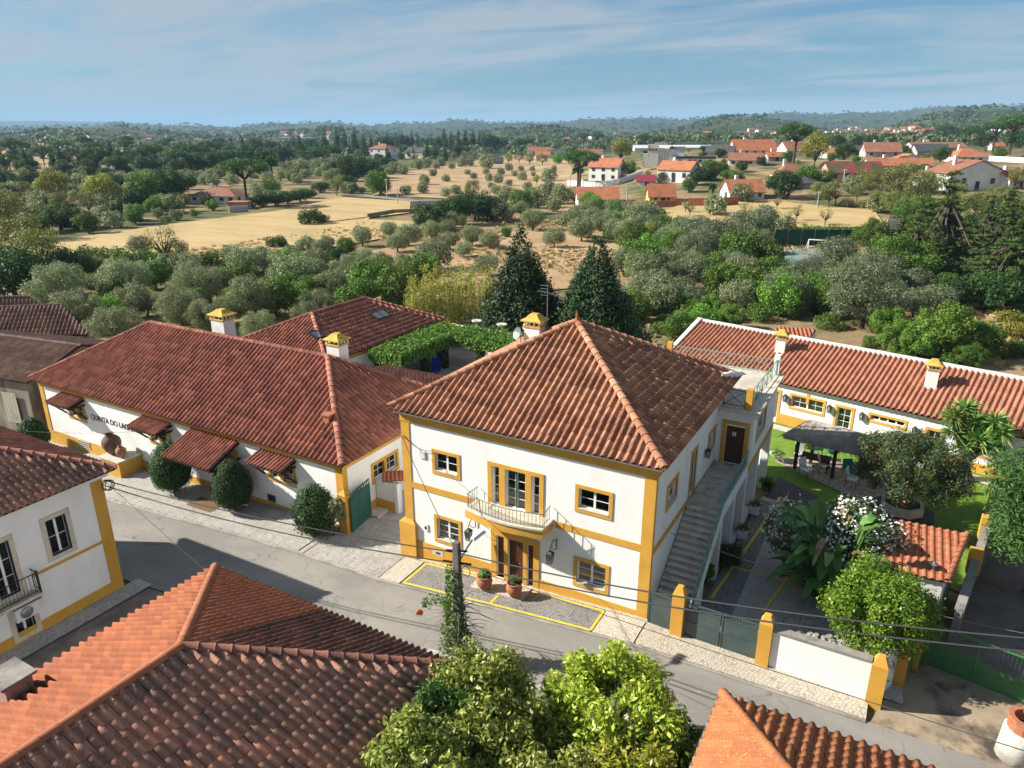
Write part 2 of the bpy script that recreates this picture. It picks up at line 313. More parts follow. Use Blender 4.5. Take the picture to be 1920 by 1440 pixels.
class Roof:
    """collects tiles of all faces of one roof; nearest ones become objects, the rest one joined part"""
    def __init__(s, root, limit=300): s.root = root; s.full = []; s.part = {}; s.caps = []; s.limit = limit; s.deck = MB()
    def face(s, poly, mat, w=0.25, l=0.36, over=0.06, sag=1.0, jit=0.006, deck=True, matfn=None):
        P = [np.asarray(p, float) for p in poly]; A, B = P[0], P[1]; u = (B - A) / np.linalg.norm(B - A)
        n = np.cross(u, P[2] - A); n /= np.linalg.norm(n)
        if n[2] < 0: n = -n
        v = np.cross(n, u)
        if v[2] < 0: v = -v
        if np.dot(np.cross(u, v), n) < 0: u = -u; A = B
        uv = [((p - A) @ u, (p - A) @ v) for p in P]
        cx = sum(q[0] for q in uv) / len(uv); cy = sum(q[1] for q in uv) / len(uv); edges = []
        for i in range(len(uv)):
            p, q = uv[i], uv[(i + 1) % len(uv)]; a, b = -(q[1] - p[1]), q[0] - p[0]; k = math.hypot(a, b)
            if k < 1e-6: continue
            a /= k; b /= k; c = -(a * p[0] + b * p[1])
            if a * cx + b * cy + c < 0: a, b, c = -a, -b, -c
            if b > 0.999: c += over + 0.05      # the eave row hangs over
            edges.append((a, b, c))
        key = (round(w, 3), round(l, 3), sag)
        if key not in _tilecache: _tilecache[key] = tile_geo(w, l, sag)
        tv, tf = _tilecache[key]
        u0 = min(q[0] for q in uv); u1 = max(q[0] for q in uv); v1 = max(q[1] for q in uv)
        nc = max(1, round((u1 - u0) / w)); off = (u1 - u0 - nc * w) / 2; rng = random.Random(len(s.full) + 7)
        M3 = np.stack([u, v, n], 1)
        for j in range(int((v1 + over) / l) + 1):
            vv = -over + j * l
            for i in range(nc + 1):
                uu = u0 + off + i * w
                cs = [(uu, vv), (uu + w, vv), (uu + w, vv + l * 1.16), (uu, vv + l * 1.16)]
                ins = [all(a * x + b * y + c >= -1e-6 for a, b, c in edges) for x, y in cs]
                ju = rng.uniform(-jit, jit); jz = rng.uniform(0, jit)
                mt = matfn(uu + w / 2, vv) if matfn else mat
                if all(ins): s.full.append((A + u * (uu + ju) + v * vv + n * (0.02 + jz), M3, key, mt))
                else:
                    cc = [(0, 0), (w, 0), (w, l), (0, l)]
                    if not clip_poly([(x, y, 0) for x, y in cs], edges): continue
                    mb = s.part.setdefault(mt.name, (MB(), mt))[0]
                    for f in tf:
                        q = clip_poly([(tv[k][0] + uu, tv[k][1] + vv, tv[k][2]) for k in f], edges)
                        if len(q) >= 3: mb.add([A + u * x + v * y + n * (z + 0.02) for x, y, z in q], [tuple(range(len(q)))])
        if deck: s.deck.add([p - n * 0.015 for p in P] + [p - n * 0.075 for p in P], [tuple(range(len(P))), tuple(range(len(P), 2 * len(P)))[::-1]] + [(i, (i + 1) % len(P), (i + 1) % len(P) + len(P), i + len(P)) for i in range(len(P))])
        return n
    def cap(s, a, b, mat, r=0.13, l=0.42, lift=0.05):
        a = np.asarray(a, float); b = np.asarray(b, float); d = b - a; ln = np.linalg.norm(d); d /= ln; k = max(1, round(ln / l)); st = ln / k
        x = np.cross(d, (0, 0, 1.0)); x /= np.linalg.norm(x); y = np.cross(x, d)
        if y[2] < 0: y = -y; x = -x
        for i in range(k): s.caps.append((a + d * (i * st) + y * lift, np.stack([x, d, y], 1), (round(r, 3), round(st, 3)), mat))
    def done(s, deckmat=None):
        cm = {}
        def place(name, P, M3, me):
            o = bpy.data.objects.new(name, me); COL.objects.link(o); adopt(o, s.root)
            o.matrix_basis = Matrix([[M3[0, 0], M3[0, 1], M3[0, 2], P[0]], [M3[1, 0], M3[1, 1], M3[1, 2], P[1]], [M3[2, 0], M3[2, 1], M3[2, 2], P[2]], [0, 0, 0, 1]])
        s.full.sort(key=lambda t: np.linalg.norm(t[0] - CAM))
        inview = []; rest = []
        for t in s.full:
            d = t[0] - CAM; w_ = d @ _fw; ok = w_ > 0.5 and abs(d @ _rt) / w_ < 0.72 and abs(d @ _up) / w_ < 0.545
            (inview if ok and len(inview) < s.limit else rest).append(t)
        for P, M3, key, mt in inview:
            k = ('t', key, mt.name)
            if k not in cm: mb = MB().add(*_tilecache[key]); cm[k] = mb.mesh('roof_tile', mt, True)
            place('roof_tile', P, M3, cm[k])
        bym = {}
        for t in rest: bym.setdefault((t[2], t[3].name), []).append(t)
        for (key, mn), ts in bym.items():
            tv = np.array(_tilecache[key][0]); tf = np.array(_tilecache[key][1]); PP = np.array([t[0] for t in ts]); MM = np.array([t[1] for t in ts])
            V = np.einsum('nij,kj->nki', MM, tv) + PP[:, None]; Q = tf[None] + (np.arange(len(ts)) * len(tv))[:, None, None]
            o = link('roof_tiles', np_mesh('roof_tiles', V.reshape(-1, 3), Q.reshape(-1, 4), ts[0][3], True), s.root); o['kind'] = 'stuff'
        for mn, (mb, mt) in s.part.items():
            if mb.v: o = mb.build('cut_roof_tiles', mt, s.root, True); o['kind'] = 'stuff'
        for P, M3, key, mt in s.caps:
            k = ('c', key, mt.name)
            if k not in cm:
                r, st = key; mb = MB(); m_ = 8; vs = []
                for y, rr in ((0, r * 1.08), (0.05, r * 1.1), (0.07, r), (st * 1.1, r * 0.9)):
                    for q in range(m_ + 1): a_ = math.pi * q / m_; vs.append((rr * math.cos(a_), y, rr * math.sin(a_) - r * 0.35))
                for h in range(3):
                    for q in range(m_): mb_i = h * (m_ + 1) + q; mb.f.append((mb_i, mb_i + 1, mb_i + m_ + 2, mb_i + m_ + 1))
                mb.f.append(tuple(range(m_ + 1))); mb.v = vs; cm[k] = mb.mesh('ridge_tile', mt, True)
            place('ridge_tile', P, M3, cm[k])
        if s.deck.v: s.deck.build('roof_deck', deckmat or deckm, s.root)
# ------------------------------------------------------------------ walls, windows, doors
def v3(p, z): return np.array([p[0], p[1], z], float)
class Wall:
    """a straight wall: origin o (x,y), unit direction u, outward normal n"""
    def __init__(s, o, u, n): s.o = np.array(o, float); s.u = np.array(u, float) / np.hypot(*u); s.n = np.array(n, float) / np.hypot(*n)
    def p(s, a, z, d=0.0): q = s.o + s.u * a + s.n * d; return np.array([q[0], q[1], z])
    def panel(s, mb, a0, a1, z0, z1, holes=(), dep=0.2):
        us = sorted({a0, a1, *[h[0] for h in holes], *[h[1] for h in holes]}); zs = sorted({z0, z1, *[h[2] for h in holes], *[h[3] for h in holes]})
        for i in range(len(us) - 1):
            for j in range(len(zs) - 1):
                cu = (us[i] + us[i + 1]) / 2; cz = (zs[j] + zs[j + 1]) / 2
                if any(h[0] < cu < h[1] and h[2] < cz < h[3] for h in holes): continue
                mb.quad(s.p(us[i], zs[j]), s.p(us[i + 1], zs[j]), s.p(us[i + 1], zs[j + 1]), s.p(us[i], zs[j + 1]))
        for h in holes:
            c = [(h[0], h[2]), (h[1], h[2]), (h[1], h[3]), (h[0], h[3])]
            for k in range(4): p, q = c[k], c[(k + 1) % 4]; mb.quad(s.p(*p), s.p(*p, -dep), s.p(*q, -dep), s.p(*q))
    def box(s, mb, a0, a1, z0, z1, d0, d1):
        mb.obox(s.p(a0, z0, d0), s.p(a1, z0, d0) - s.p(a0, z0, d0), s.p(a0, z0, d1) - s.p(a0, z0, d0), (0, 0, z1 - z0)); return mb
    def ring(s, mb, a0, a1, z0, z1, t, d0, d1, bottom=True):
        s.box(mb, a0, a1, z1 - t, z1, d0, d1); zb = z0 + t if bottom else z0
        if bottom: s.box(mb, a0, a1, z0, z0 + t, d0, d1)
        s.box(mb, a0, a0 + t, zb, z1 - t, d0, d1); s.box(mb, a1 - t, a1, zb, z1 - t, d0, d1); return mb
def window(root, w, a0, a1, z0, z1, t=0.16, leaves=2, rows=2, sm=None, fm=None, sill=True, curtain=None, name='window', pcols=1, part=None, dep=0.12, surround=True, ft=0.042):
    """a0..z1: outer edge of the surround; returns the opening"""
    sm = sm or ochre; fm = fm or paintw
    A0, A1, B0, B1 = (a0 + t, a1 - t, z0 + t, z1 - t) if surround else (a0, a1, z0, z1)
    if surround: p = w.ring(MB(), a0, a1, z0, z1, t, -0.02, 0.035).build(name, sm, root)
    else: p = w.ring(MB(), A0, A1, B0, B1, 0.03, -dep - 0.04, -dep + 0.035).build(name, fm, root)
    if sill: w.box(MB(), A0 - 0.0, A1 + 0.0, B0, B0 + 0.045, -0.16, 0.02 if not surround else 0.05).build('sill', stone, p)
    fb = MB(); zb = B0 + (0.05 if sill else 0.01); lw = (A1 - A0 - 0.02) / leaves
    panes = []
    for k in range(leaves):
        x0 = A0 + 0.01 + k * lw; x1 = x0 + lw - 0.004; w.ring(fb, x0, x1, zb, B1 - 0.01, ft, -dep - 0.03, -dep + 0.02)
        ix0, ix1, iz0, iz1 = x0 + ft, x1 - ft, zb + ft, B1 - 0.01 - ft; bt = 0.022
        for r_ in range(1, rows): zc = iz0 + (iz1 - iz0) * r_ / rows; w.box(fb, ix0, ix1, zc - bt / 2, zc + bt / 2, -dep - 0.012, -dep + 0.012)
        for c_ in range(1, pcols): xc = ix0 + (ix1 - ix0) * c_ / pcols; w.box(fb, xc - bt / 2, xc + bt / 2, iz0, iz1, -dep - 0.0125, -dep + 0.0125)
        for r_ in range(rows):
            for c_ in range(pcols): panes.append((ix0 + (ix1 - ix0) * c_ / pcols, ix0 + (ix1 - ix0) * (c_ + 1) / pcols, iz0 + (iz1 - iz0) * r_ / rows, iz0 + (iz1 - iz0) * (r_ + 1) / rows))
    fb.build('frame', fm, p)
    for q in panes: w.box(MB(), q[0] + 0.004, q[1] - 0.004, q[2] + 0.004, q[3] - 0.004, -dep - 0.008, -dep).build('pane', glass, p)
    if curtain:
        for s_ in (0, 1):
            mb = MB(); x0 = A0 if s_ == 0 else A1 - (A1 - A0) * 0.44; x1 = x0 + (A1 - A0) * 0.44; n = 14
            pts = [(x0 + (x1 - x0) * i / n, -dep - 0.07 + 0.02 * math.sin(i * 1.9)) for i in range(n + 1)]
            for i in range(n): mb.quad(w.p(pts[i][0], B0, pts[i][1]), w.p(pts[i + 1][0], B0, pts[i + 1][1]), w.p(pts[i + 1][0], B1, pts[i + 1][1]), w.p(pts[i][0], B1, pts[i][1]))
            mb.build('curtain', curtain, p)
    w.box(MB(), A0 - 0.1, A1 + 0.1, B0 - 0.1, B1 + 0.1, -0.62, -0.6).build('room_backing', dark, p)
    return (A0, A1, B0, B1)
def lantern(root_name, label, c, n, s=1.0, drop=True, bracket=True, group=None):
    """a wall lantern on a scrolled iron bracket; c: point on the wall at the bracket, n: outward normal"""
    c = np.asarray(c, float); n = np.array([n[0], n[1], 0.0]); u = np.array([-n[1], n[0], 0.0])
    root = thing(root_name, label, 'lamp', c, group)
    if bracket:
        pts = [c + n * (0.02 + 0.55 * s * (t / 10)) + np.array([0, 0, 0.22 * s * math.sin(t / 10 * math.pi)]) for t in range(11)]
        mb = MB().tube(pts, 0.018 * s, 5); mb.tube([c + n * 0.02 + np.array([0, 0, -0.3 * s]), c + n * 0.02 + np.array([0, 0, 0.15 * s])], 0.02 * s, 5)
        mb.tube([c + n * 0.02 + np.array([0, 0, -0.28 * s])] + [c + n * (0.05 + 0.4 * s * t / 6) + np.array([0, 0, -0.28 * s + 0.30 * s * (t / 6) ** 2]) for t in range(1, 7)], 0.012 * s, 5)
        mb.build('bracket', iron, root); top = c + n * 0.57 * s + np.array([0, 0, -0.05 * s])
        MB().tube([pts[-1], top], 0.01 * s, 5).build('hanger', iron, root)
    else:
        MB().bar(c, c + n * 0.16 * s, 0.05 * s).build('bracket', iron, root); top = c + n * 0.17 * s + np.array([0, 0, 0.2 * s])
    h = 0.42 * s; r1 = 0.17 * s; r0 = 0.115 * s
    def ringp(r, z): return [top + np.array([0, 0, z]) + u * r * math.cos(a) + n * r * math.sin(a) for a in [math.pi / 4 + k * math.pi / 2 for k in range(4)]]
    a, b = ringp(r1, -0.14 * s), ringp(r0, -0.14 * s - h)
    fr = MB()
    for k in range(4): fr.bar(a[k], b[k], 0.02 * s); fr.bar(a[k], a[(k + 1) % 4], 0.02 * s); fr.bar(b[k], b[(k + 1) % 4], 0.02 * s)
    fr.build('cage', iron, root)
    hat = MB().add(ringp(r1 * 1.12, -0.135 * s) + [top + np.array([0, 0, 0.02])], [(0, 1, 4), (1, 2, 4), (2, 3, 4), (3, 0, 4), (3, 2, 1, 0)]); hat.build('cap', iron, root)
    for k in range(4): MB().quad(a[k] * 0.985 + top * 0.015, a[(k + 1) % 4] * 0.985 + top * 0.015, b[(k + 1) % 4] * 0.985 + top * 0.015, b[k] * 0.985 + top * 0.015).build('lantern_pane', glass, root)
    MB().lathe([(0.03 * s, 0), (0.03 * s, 0.16 * s)], tuple(b[0] * 0.5 + b[2] * 0.5), 8).build('candle', paintw, root)
    return root
def chimney(root, x, y, z0, z1, sx, sy, flare=True, mat=None, capmat=None):
    """shaft with a vented head and pyramid cap, parts of the house"""
    mat = mat or white; capmat = capmat or capy
    st = MB().box(x - sx / 2, x + sx / 2, y - sy / 2, y + sy / 2, z0, z1).build('chimney', mat, root)
    k = 0.05; MB().box(x - sx / 2 - k, x + sx / 2 + k, y - sy / 2 - k, y + sy / 2 + k, z1 + 0.002, z1 + 0.1).build('collar', capmat, st)
    mb = MB(); hx = sx / 2 - 0.03; hy = sy / 2 - 0.03
    for q in (-1, -0.33, 0.33, 1):
        for d in (-1, 1):
            mb.box(x + q * hx - 0.04, x + q * hx + 0.04, y + d * hy - 0.04, y + d * hy + 0.04, z1 + 0.1, z1 + 0.28)
            if abs(q) < 1: mb.box(x + d * hx - 0.04, x + d * hx + 0.04, y + q * hy - 0.04, y + q * hy + 0.04, z1 + 0.1, z1 + 0.28)
    vp_ = mb.build('vent_posts', mat, st); vp_['kind'] = 'stuff'; MB().box(x - hx + 0.1, x + hx - 0.1, y - hy + 0.1, y + hy - 0.1, z1 + 0.1, z1 + 0.27).build('flue', dark, st)
    e = 0.14 if flare else 0.08; z = z1 + 0.282; X, Y = sx / 2 + e, sy / 2 + e; r = 0.32
    pts = [(-X, -Y), (X, -Y), (X, Y), (-X, Y)]
    mb = MB().add([(x + a, y + b, z) for a, b in pts] + [(x + a, y + b, z + 0.05) for a, b in pts] + [(x + a * 0.62, y + b * 0.62, z + 0.17) for a, b in pts] + [(x + a * r, y + b * r, z + 0.34) for a, b in pts],
                  [(3, 2, 1, 0), (12, 13, 14, 15)] + [(i + 4 * k_, (i + 1) % 4 + 4 * k_, (i + 1) % 4 + 4 * k_ + 4, i + 4 * k_ + 4) for k_ in range(3) for i in range(4)])
    mb.build('chimney_cap', capmat, st); return st
# ================================================================== THE SETTING
def cobmat(name, c1, c2, mortar, size, rot=0.0, rough=0.85, c3=None, bstr=0.5):
    m, t, b = newmat(name); b.inputs['Roughness'].default_value = rough; b.inputs['Specular IOR Level'].default_value = 0.25
    g = t.nodes.new('ShaderNodeNewGeometry'); mp_ = t.nodes.new('ShaderNodeMapping'); mp_.inputs['Rotation'].default_value = (0, 0, rot); mp_.inputs['Scale'].default_value = (1 / size, 1 / size, 1 / size)
    t.links.new(g.outputs['Position'], mp_.inputs[0])
    fl = t.nodes.new('ShaderNodeVectorMath'); fl.operation = 'MULTIPLY'; fl.inputs[1].default_value = (1, 1, 0); t.links.new(mp_.outputs[0], fl.inputs[0])
    vo = t.nodes.new('ShaderNodeTexVoronoi'); vo.inputs['Scale'].default_value = 1; vo.inputs['Randomness'].default_value = 0.55; t.links.new(fl.outputs[0], vo.inputs['Vector'])
    ve = t.nodes.new('ShaderNodeTexVoronoi'); ve.feature = 'DISTANCE_TO_EDGE'; ve.inputs['Scale'].default_value = 1; ve.inputs['Randomness'].default_value = 0.55; t.links.new(fl.outputs[0], ve.inputs['Vector'])
    sp = t.nodes.new('ShaderNodeSeparateColor'); t.links.new(vo.outputs['Color'], sp.inputs[0])
    c = mixc(t, sp.outputs[0], c1, c2)
    if c3 is not None:
        f3, _ = noise_fac(t, 0.7, 6, 0.65, 0.42, 0.66); c = mixc(t, f3, c, c3)
    mr = t.nodes.new('ShaderNodeMapRange'); mr.inputs[1].default_value = 0.02; mr.inputs[2].default_value = 0.10; t.links.new(ve.outputs['Distance'], mr.inputs[0])
    c = mixc(t, mr.outputs[0], mortar, c); t.links.new(c, b.inputs['Base Color']); bump(t, b, mr.outputs[0], bstr, 0.02); MAT[name] = m; return m
def landmat():
    m, t, b = newmat('dry_ground'); b.inputs['Roughness'].default_value = 0.95; b.inputs['Specular IOR Level'].default_value = 0.1
    f1, n1_ = noise_fac(t, 0.9, 8, 0.7, 0.3, 0.7); soil = mixc(t, f1, (0.19, 0.135, 0.075), (0.31, 0.235, 0.135))
    f2, _ = noise_fac(t, 0.045, 6, 0.6, 0.50, 0.68); soil = mixc(t, f2, soil, (0.40, 0.295, 0.165))
    f3, _ = noise_fac(t, 0.06, 8, 0.65, 0.47, 0.58); near = mixc(t, f3, soil, (0.085, 0.10, 0.038))
    f4, _ = noise_fac(t, 0.012, 9, 0.68, 0.40, 0.52); far = mixc(t, f4, (0.14, 0.135, 0.07), (0.035, 0.055, 0.024))
    f5, _ = noise_fac(t, 0.09, 5, 0.6, 0.45, 0.6); far = mixc(t, f5, far, (0.025, 0.045, 0.02))
    g = t.nodes.new('ShaderNodeNewGeometry'); le = t.nodes.new('ShaderNodeVectorMath'); le.operation = 'LENGTH'; t.links.new(g.outputs['Position'], le.inputs[0])
    mr = t.nodes.new('ShaderNodeMapRange'); mr.inputs[1].default_value = 320; mr.inputs[2].default_value = 560; t.links.new(le.outputs['Value'], mr.inputs[0])
    c = mixc(t, mr.outputs[0], near, far); t.links.new(c, b.inputs['Base Color']); bump(t, b, n1_, 0.5, 0.1); return m
land = landmat()
def terrain():
    rr = list(np.arange(0.5, 60, 1.5)) + list(np.arange(60, 320, 6)); r = 320.0
    while r < 14000: rr.append(r); r *= 1.045
    na = 420; az = np.linspace(0, 2 * math.pi, na, endpoint=False); RR = np.array(rr)
    X = RR[:, None] * np.sin(az)[None]; Y = RR[:, None] * np.cos(az)[None]; Z_ = hz(X, Y) - 0.10
    V = np.stack([X, Y, Z_], -1).reshape(-1, 3); nr = len(rr); i = np.arange(nr - 1)[:, None] * na; k = np.arange(na)[None]; k2 = (k + 1) % na
    Q = np.stack([i + k, i + na + k, i + na + k2, i + k2], -1).reshape(-1, 4)
    o = link('terrain', np_mesh('terrain', V, Q[:, ::-1], land, True)); tag(o, kind='structure')
terrain()
def roadmat():
    m, t, b = newmat('asphalt'); b.inputs['Roughness'].default_value = 0.9; b.inputs['Specular IOR Level'].default_value = 0.2
    f1, n1_ = noise_fac(t, 55, 3, 0.6, 0.3, 0.7); c = mixc(t, f1, (0.19, 0.18, 0.163), (0.25, 0.236, 0.212))
    f2, _ = noise_fac(t, 0.45, 7, 0.62, 0.42, 0.62, stretch=(0.45, 1, 1)); c = mixc(t, f2, c, (0.28, 0.262, 0.232))
    f3, _ = noise_fac(t, 0.9, 8, 0.7, 0.58, 0.66, dist=1.2); c = mixc(t, f3, c, (0.145, 0.138, 0.128))
    f4, _ = noise_fac(t, 3.5, 6, 0.7, 0.63, 0.68); c = mixc(t, f4, c, (0.33, 0.30, 0.255))
    g = t.nodes.new('ShaderNodeNewGeometry'); vo = t.nodes.new('ShaderNodeTexVoronoi'); vo.feature = 'DISTANCE_TO_EDGE'; vo.inputs['Scale'].default_value = 0.22
    nz = t.nodes.new('ShaderNodeTexNoise'); nz.inputs['Scale'].default_value = 2.0; t.links.new(g.outputs['Position'], nz.inputs['Vector']); av = t.nodes.new('ShaderNodeVectorMath'); av.operation = 'ADD'; t.links.new(g.outputs['Position'], av.inputs[0]); t.links.new(nz.outputs['Color'], av.inputs[1]); t.links.new(av.outputs[0], vo.inputs['Vector'])
    mr = t.nodes.new('ShaderNodeMapRange'); mr.inputs[1].default_value = 0.004; mr.inputs[2].default_value = 0.012; mr.inputs[3].default_value = 0.22; mr.inputs[4].default_value = 0.0; t.links.new(vo.outputs['Distance'], mr.inputs[0]); c = mixc(t, mr.outputs[0], c, (0.09, 0.085, 0.08))
    t.links.new(c, b.inputs['Base Color']); bump(t, b, n1_, 0.35, 0.02); MAT['asphalt'] = m; return m
asph = roadmat()
asph2 = M('lane_dirt', (0.27, 0.225, 0.18), (0.17, 0.14, 0.115), 1.2, 0.95, (0.38, 0.32, 0.26), 0.7, bmp=0.4, bscale=12)
cob_w = cobmat('cobbles_pale', (0.50, 0.48, 0.44), (0.40, 0.38, 0.35), (0.25, 0.23, 0.20), 0.11, c3=(0.34, 0.32, 0.29))
cob_c = cobmat('cobbles_cream', (0.56, 0.50, 0.41), (0.46, 0.41, 0.33), (0.33, 0.28, 0.22), 0.13, 0.3, c3=(0.50, 0.45, 0.37))
cob_g = cobmat('cobbles_grey', (0.25, 0.24, 0.225), (0.175, 0.17, 0.165), (0.12, 0.118, 0.112), 0.12, 0.1, c3=(0.28, 0.265, 0.24))
cob_l = cobmat('cobbles_light_grey', (0.56, 0.52, 0.47), (0.44, 0.41, 0.375), (0.28, 0.265, 0.25), 0.12, 0.0, c3=(0.36, 0.33, 0.30))
cob_b = cobmat('pavers_brown', (0.16, 0.125, 0.115), (0.12, 0.10, 0.095), (0.06, 0.055, 0.05), 0.12, 0.4)
slabm = M('slab_stone', (0.56, 0.52, 0.45), (0.48, 0.44, 0.38), 2.2, 0.85, (0.40, 0.36, 0.31), 0.9, 0.5, 0.7, 0.15, 30)
yline = M('yellow_line', (0.72, 0.52, 0.03), (0.60, 0.43, 0.05), 4, 0.7, (0.40, 0.33, 0.12), 5, 0.62, 0.72)
grassm = M('lawn', (0.11, 0.20, 0.02), (0.16, 0.27, 0.03), 2.0, 0.9, (0.20, 0.21, 0.05), 0.55, 0.56, 0.72, bmp=0.6, bscale=40)
concr = M('old_concrete', (0.30, 0.28, 0.25), (0.22, 0.20, 0.18), 2, 0.9, (0.12, 0.115, 0.11), 1.5, 0.5, 0.7, 0.3, 18, stretch=(1, 1, 0.4))
def strip(name, xs, ya, yb, off, mat, skirt=0.0):
    mb = MB(); n = len(xs)
    for i in range(n):
        mb.v += [(xs[i], ya[i], gz(xs[i]) + off), (xs[i], yb[i], gz(xs[i]) + off)]
    for i in range(n - 1): mb.f.append((2 * i, 2 * i + 2, 2 * i + 3, 2 * i + 1))
    if skirt:
        for i in range(n - 1):
            for yy in (ya, yb):
                a, b = (xs[i], yy[i], gz(xs[i]) + off), (xs[i + 1], yy[i + 1], gz(xs[i + 1]) + off)
                mb.quad(a, b, (b[0], b[1], b[2] - skirt), (a[0], a[1], a[2] - skirt))
        for i in (0, n - 1):
            a, b = (xs[i], ya[i], gz(xs[i]) + off), (xs[i], yb[i], gz(xs[i]) + off); mb.quad(a, b, (b[0], b[1], b[2] - skirt), (a[0], a[1], a[2] - skirt))
    return struct(name, mb, mat)
xs = np.concatenate([np.arange(-75, 14.1, 1.0)])
yf = np.interp(xs, [-75, -60, -47, -35, -26, -22, -16.4, -8, 0.6, 14], [17.6, 18.2, 18.8, 19.25, 19.75, 19.9, 20.1, 20.5, 20.95, 21.3])
yn = np.interp(xs, [-75, -60, -27, -20, -12, -8, 2, 14], [13.2, 14.0, 14.95, 15.6, 16.7, 17.0, 17.3, 17.6])
strip('road', xs, yn, yf, 0.0, asph)
def yfar(x): return float(np.interp(x, xs, yf))
def pav(name, x0, x1, ya, yb, off, mat, step=0.5, skirt=0.3):
    X = np.linspace(x0, x1, max(2, int((x1 - x0) / step) + 1)); A = [ya(x) if callable(ya) else ya for x in X]; B = [yb(x) if callable(yb) else yb for x in X]
    return strip(name, X, A, B, off, mat, skirt)
# pavement along the long house, with stone slabs laid on it
pav('pavement', -48, -21.95, lambda x: yfar(x) + 0.0, 22.75, 0.05, cob_w)
pav('driveway', -21.9, -17.75, lambda x: yfar(x), 31, 0.03, cob_w)
pav('pavement', -17.7, -6.4, 21.95, 22.3, 0.075, cob_c)
pav('pavement', -17.7, -16.65, lambda x: yfar(x), 21.9, 0.07, cob_c)
pav('parking_bay', -16.6, -8.15, lambda x: yfar(x) + 0.02, 21.92, 0.05, cob_g)
pav('pavement', -8.1, -6.55, lambda x: yfar(x), 21.9, 0.07, cob_c)
pav('pavement', -6.5, 1.0, lambda x: yfar(x) + 0.02, 22.4, 0.06, cob_c)
pav('kerb', -48, 1.0, lambda x: yfar(x) - 0.12, lambda x: yfar(x) - 0.01, 0.045, M('kerb_stone', (0.38, 0.35, 0.30), (0.27, 0.25, 0.22), 1.4, 0.9, (0.20, 0.185, 0.165), 0.8, 0.45, 0.62, 0.3, 14))
SLAB = {}
def slabs(parent, x0, x1, y0, y1, s, off, mat, skip=None, zf=None):
    key = (s, mat.name)
    if key not in SLAB: SLAB[key] = MB().box(0, s - 0.012, 0, s - 0.012, -0.05, 0.02).mesh('paving_slab', mat)
    x = x0
    while x < x1 - s * 0.4:
        y = y0(x) if callable(y0) else y0
        while y < y1 - s * 0.5:
            if not (skip and skip(x, y)):
                o = link('paving_slab', SLAB[key], parent); zz_ = (zf or gz)(x + s / 2)
                o.location = (x, y, float(zz_) + off); o.rotation_euler = (0, -math.atan2(float((zf or gz)(x + s) - (zf or gz)(x)), s), 0)
            y += s
        x += s
dw = [o for o in bpy.data.objects if o.name.startswith('driveway')][0]
slabs(dw, -21.8, -17.75, lambda x: yfar(x) + 0.1, 26.6, 0.45, 0.035, cob_w, lambda x, y: y > 22.4 and x > -18.2)
pv = [o for o in bpy.data.objects if o.name == 'pavement'][0]
slabs(pv, -36.5, -22.1, lambda x: yfar(x) + 0.08, 22.5, 0.62, 0.055, cob_w)
# yellow lines of the bays
def yl(x0, y0, x1, y1, w=0.10):
    n = max(2, int(math.hypot(x1 - x0, y1 - y0) / 0.5)); mb = MB(); d = np.array([x1 - x0, y1 - y0]); d = d / np.hypot(*d); p = np.array([-d[1], d[0]]) * w / 2; vs = []
    for i in range(n + 1):
        q = np.array([x0, y0]) + (np.array([x1 - x0, y1 - y0])) * i / n
        for s_ in (-1, 1): vs.append((*(q + p * s_), float(gz(q[0])) + 0.056))
    mb.add(vs, [(2 * i, 2 * i + 2, 2 * i + 3, 2 * i + 1) for i in range(n)]); return mb
for a in [(-16.5, 20.2, -16.5, 21.85), (-16.5, 21.85, -13.85, 21.85), (-16.5, 20.22, -8.2, 20.58), (-12.4, 20.4, -12.4, 21.0), (-11.3, 21.85, -8.2, 21.85), (-8.2, 20.58, -8.2, 21.85)]:
    struct('parking_line', yl(*a), yline)
pav('door_slab', -13.75, -11.35, 21.05, 21.93, 0.11, cob_c, 0.4)
# neighbours' forecourt and lane
def flat(name, pts, off, mat, zfun=hz):
    mb = MB(); mb.add([(p[0], p[1], float(zfun(p[0], p[1])) + off) for p in pts], [tuple(range(len(pts)))]); return struct(name, mb, mat)
def gridsheet(name, pts, off, mat, st=0.5, zfun=hz):
    """sheet draped on the terrain, clipped to a convex outline"""
    P = [(p[0], p[1]) for p in pts]; cx = sum(p[0] for p in P) / len(P); cy = sum(p[1] for p in P) / len(P); E_ = []
    for i in range(len(P)):
        p, q = P[i], P[(i + 1) % len(P)]; a, b = -(q[1] - p[1]), q[0] - p[0]; c = -(a * p[0] + b * p[1])
        if a * cx + b * cy + c < 0: a, b, c = -a, -b, -c
        E_.append((a, b, c))
    mb = MB(); x0 = min(p[0] for p in P); x1 = max(p[0] for p in P); y0 = min(p[1] for p in P); y1 = max(p[1] for p in P)
    for x in np.arange(x0, x1, st):
        for y in np.arange(y0, y1, st):
            q = clip_poly([(x, y, 0), (x + st, y, 0), (x + st, y + st, 0), (x, y + st, 0)], E_)
            if len(q) >= 3: mb.add([(a, b, float(zfun(a, b)) + off) for a, b, _ in q], [tuple(range(len(q)))])
    return struct(name, mb, mat, True)
dirt = M('forecourt_earth', (0.36, 0.29, 0.20), (0.26, 0.20, 0.14), 1.5, 0.95, (0.07, 0.055, 0.045), 0.55, 0.50, 0.62, 0.5, 10)
gridsheet('forecourt', [(1.1, 20.9), (10, 21.2), (10, 24.3), (2.3, 24.9), (1.5, 22.5)], -0.03, dirt, 1.0)
gridsheet('side_yard', [(2.6, 25.0), (12, 24.2), (14, 46), (6.0, 46), (3.9, 30)], -0.04, M('yard_earth', (0.20, 0.165, 0.14), (0.14, 0.115, 0.10), 1.0, 0.95, (0.09, 0.075, 0.065), 0.6, bmp=0.4, bscale=10), 2.0)
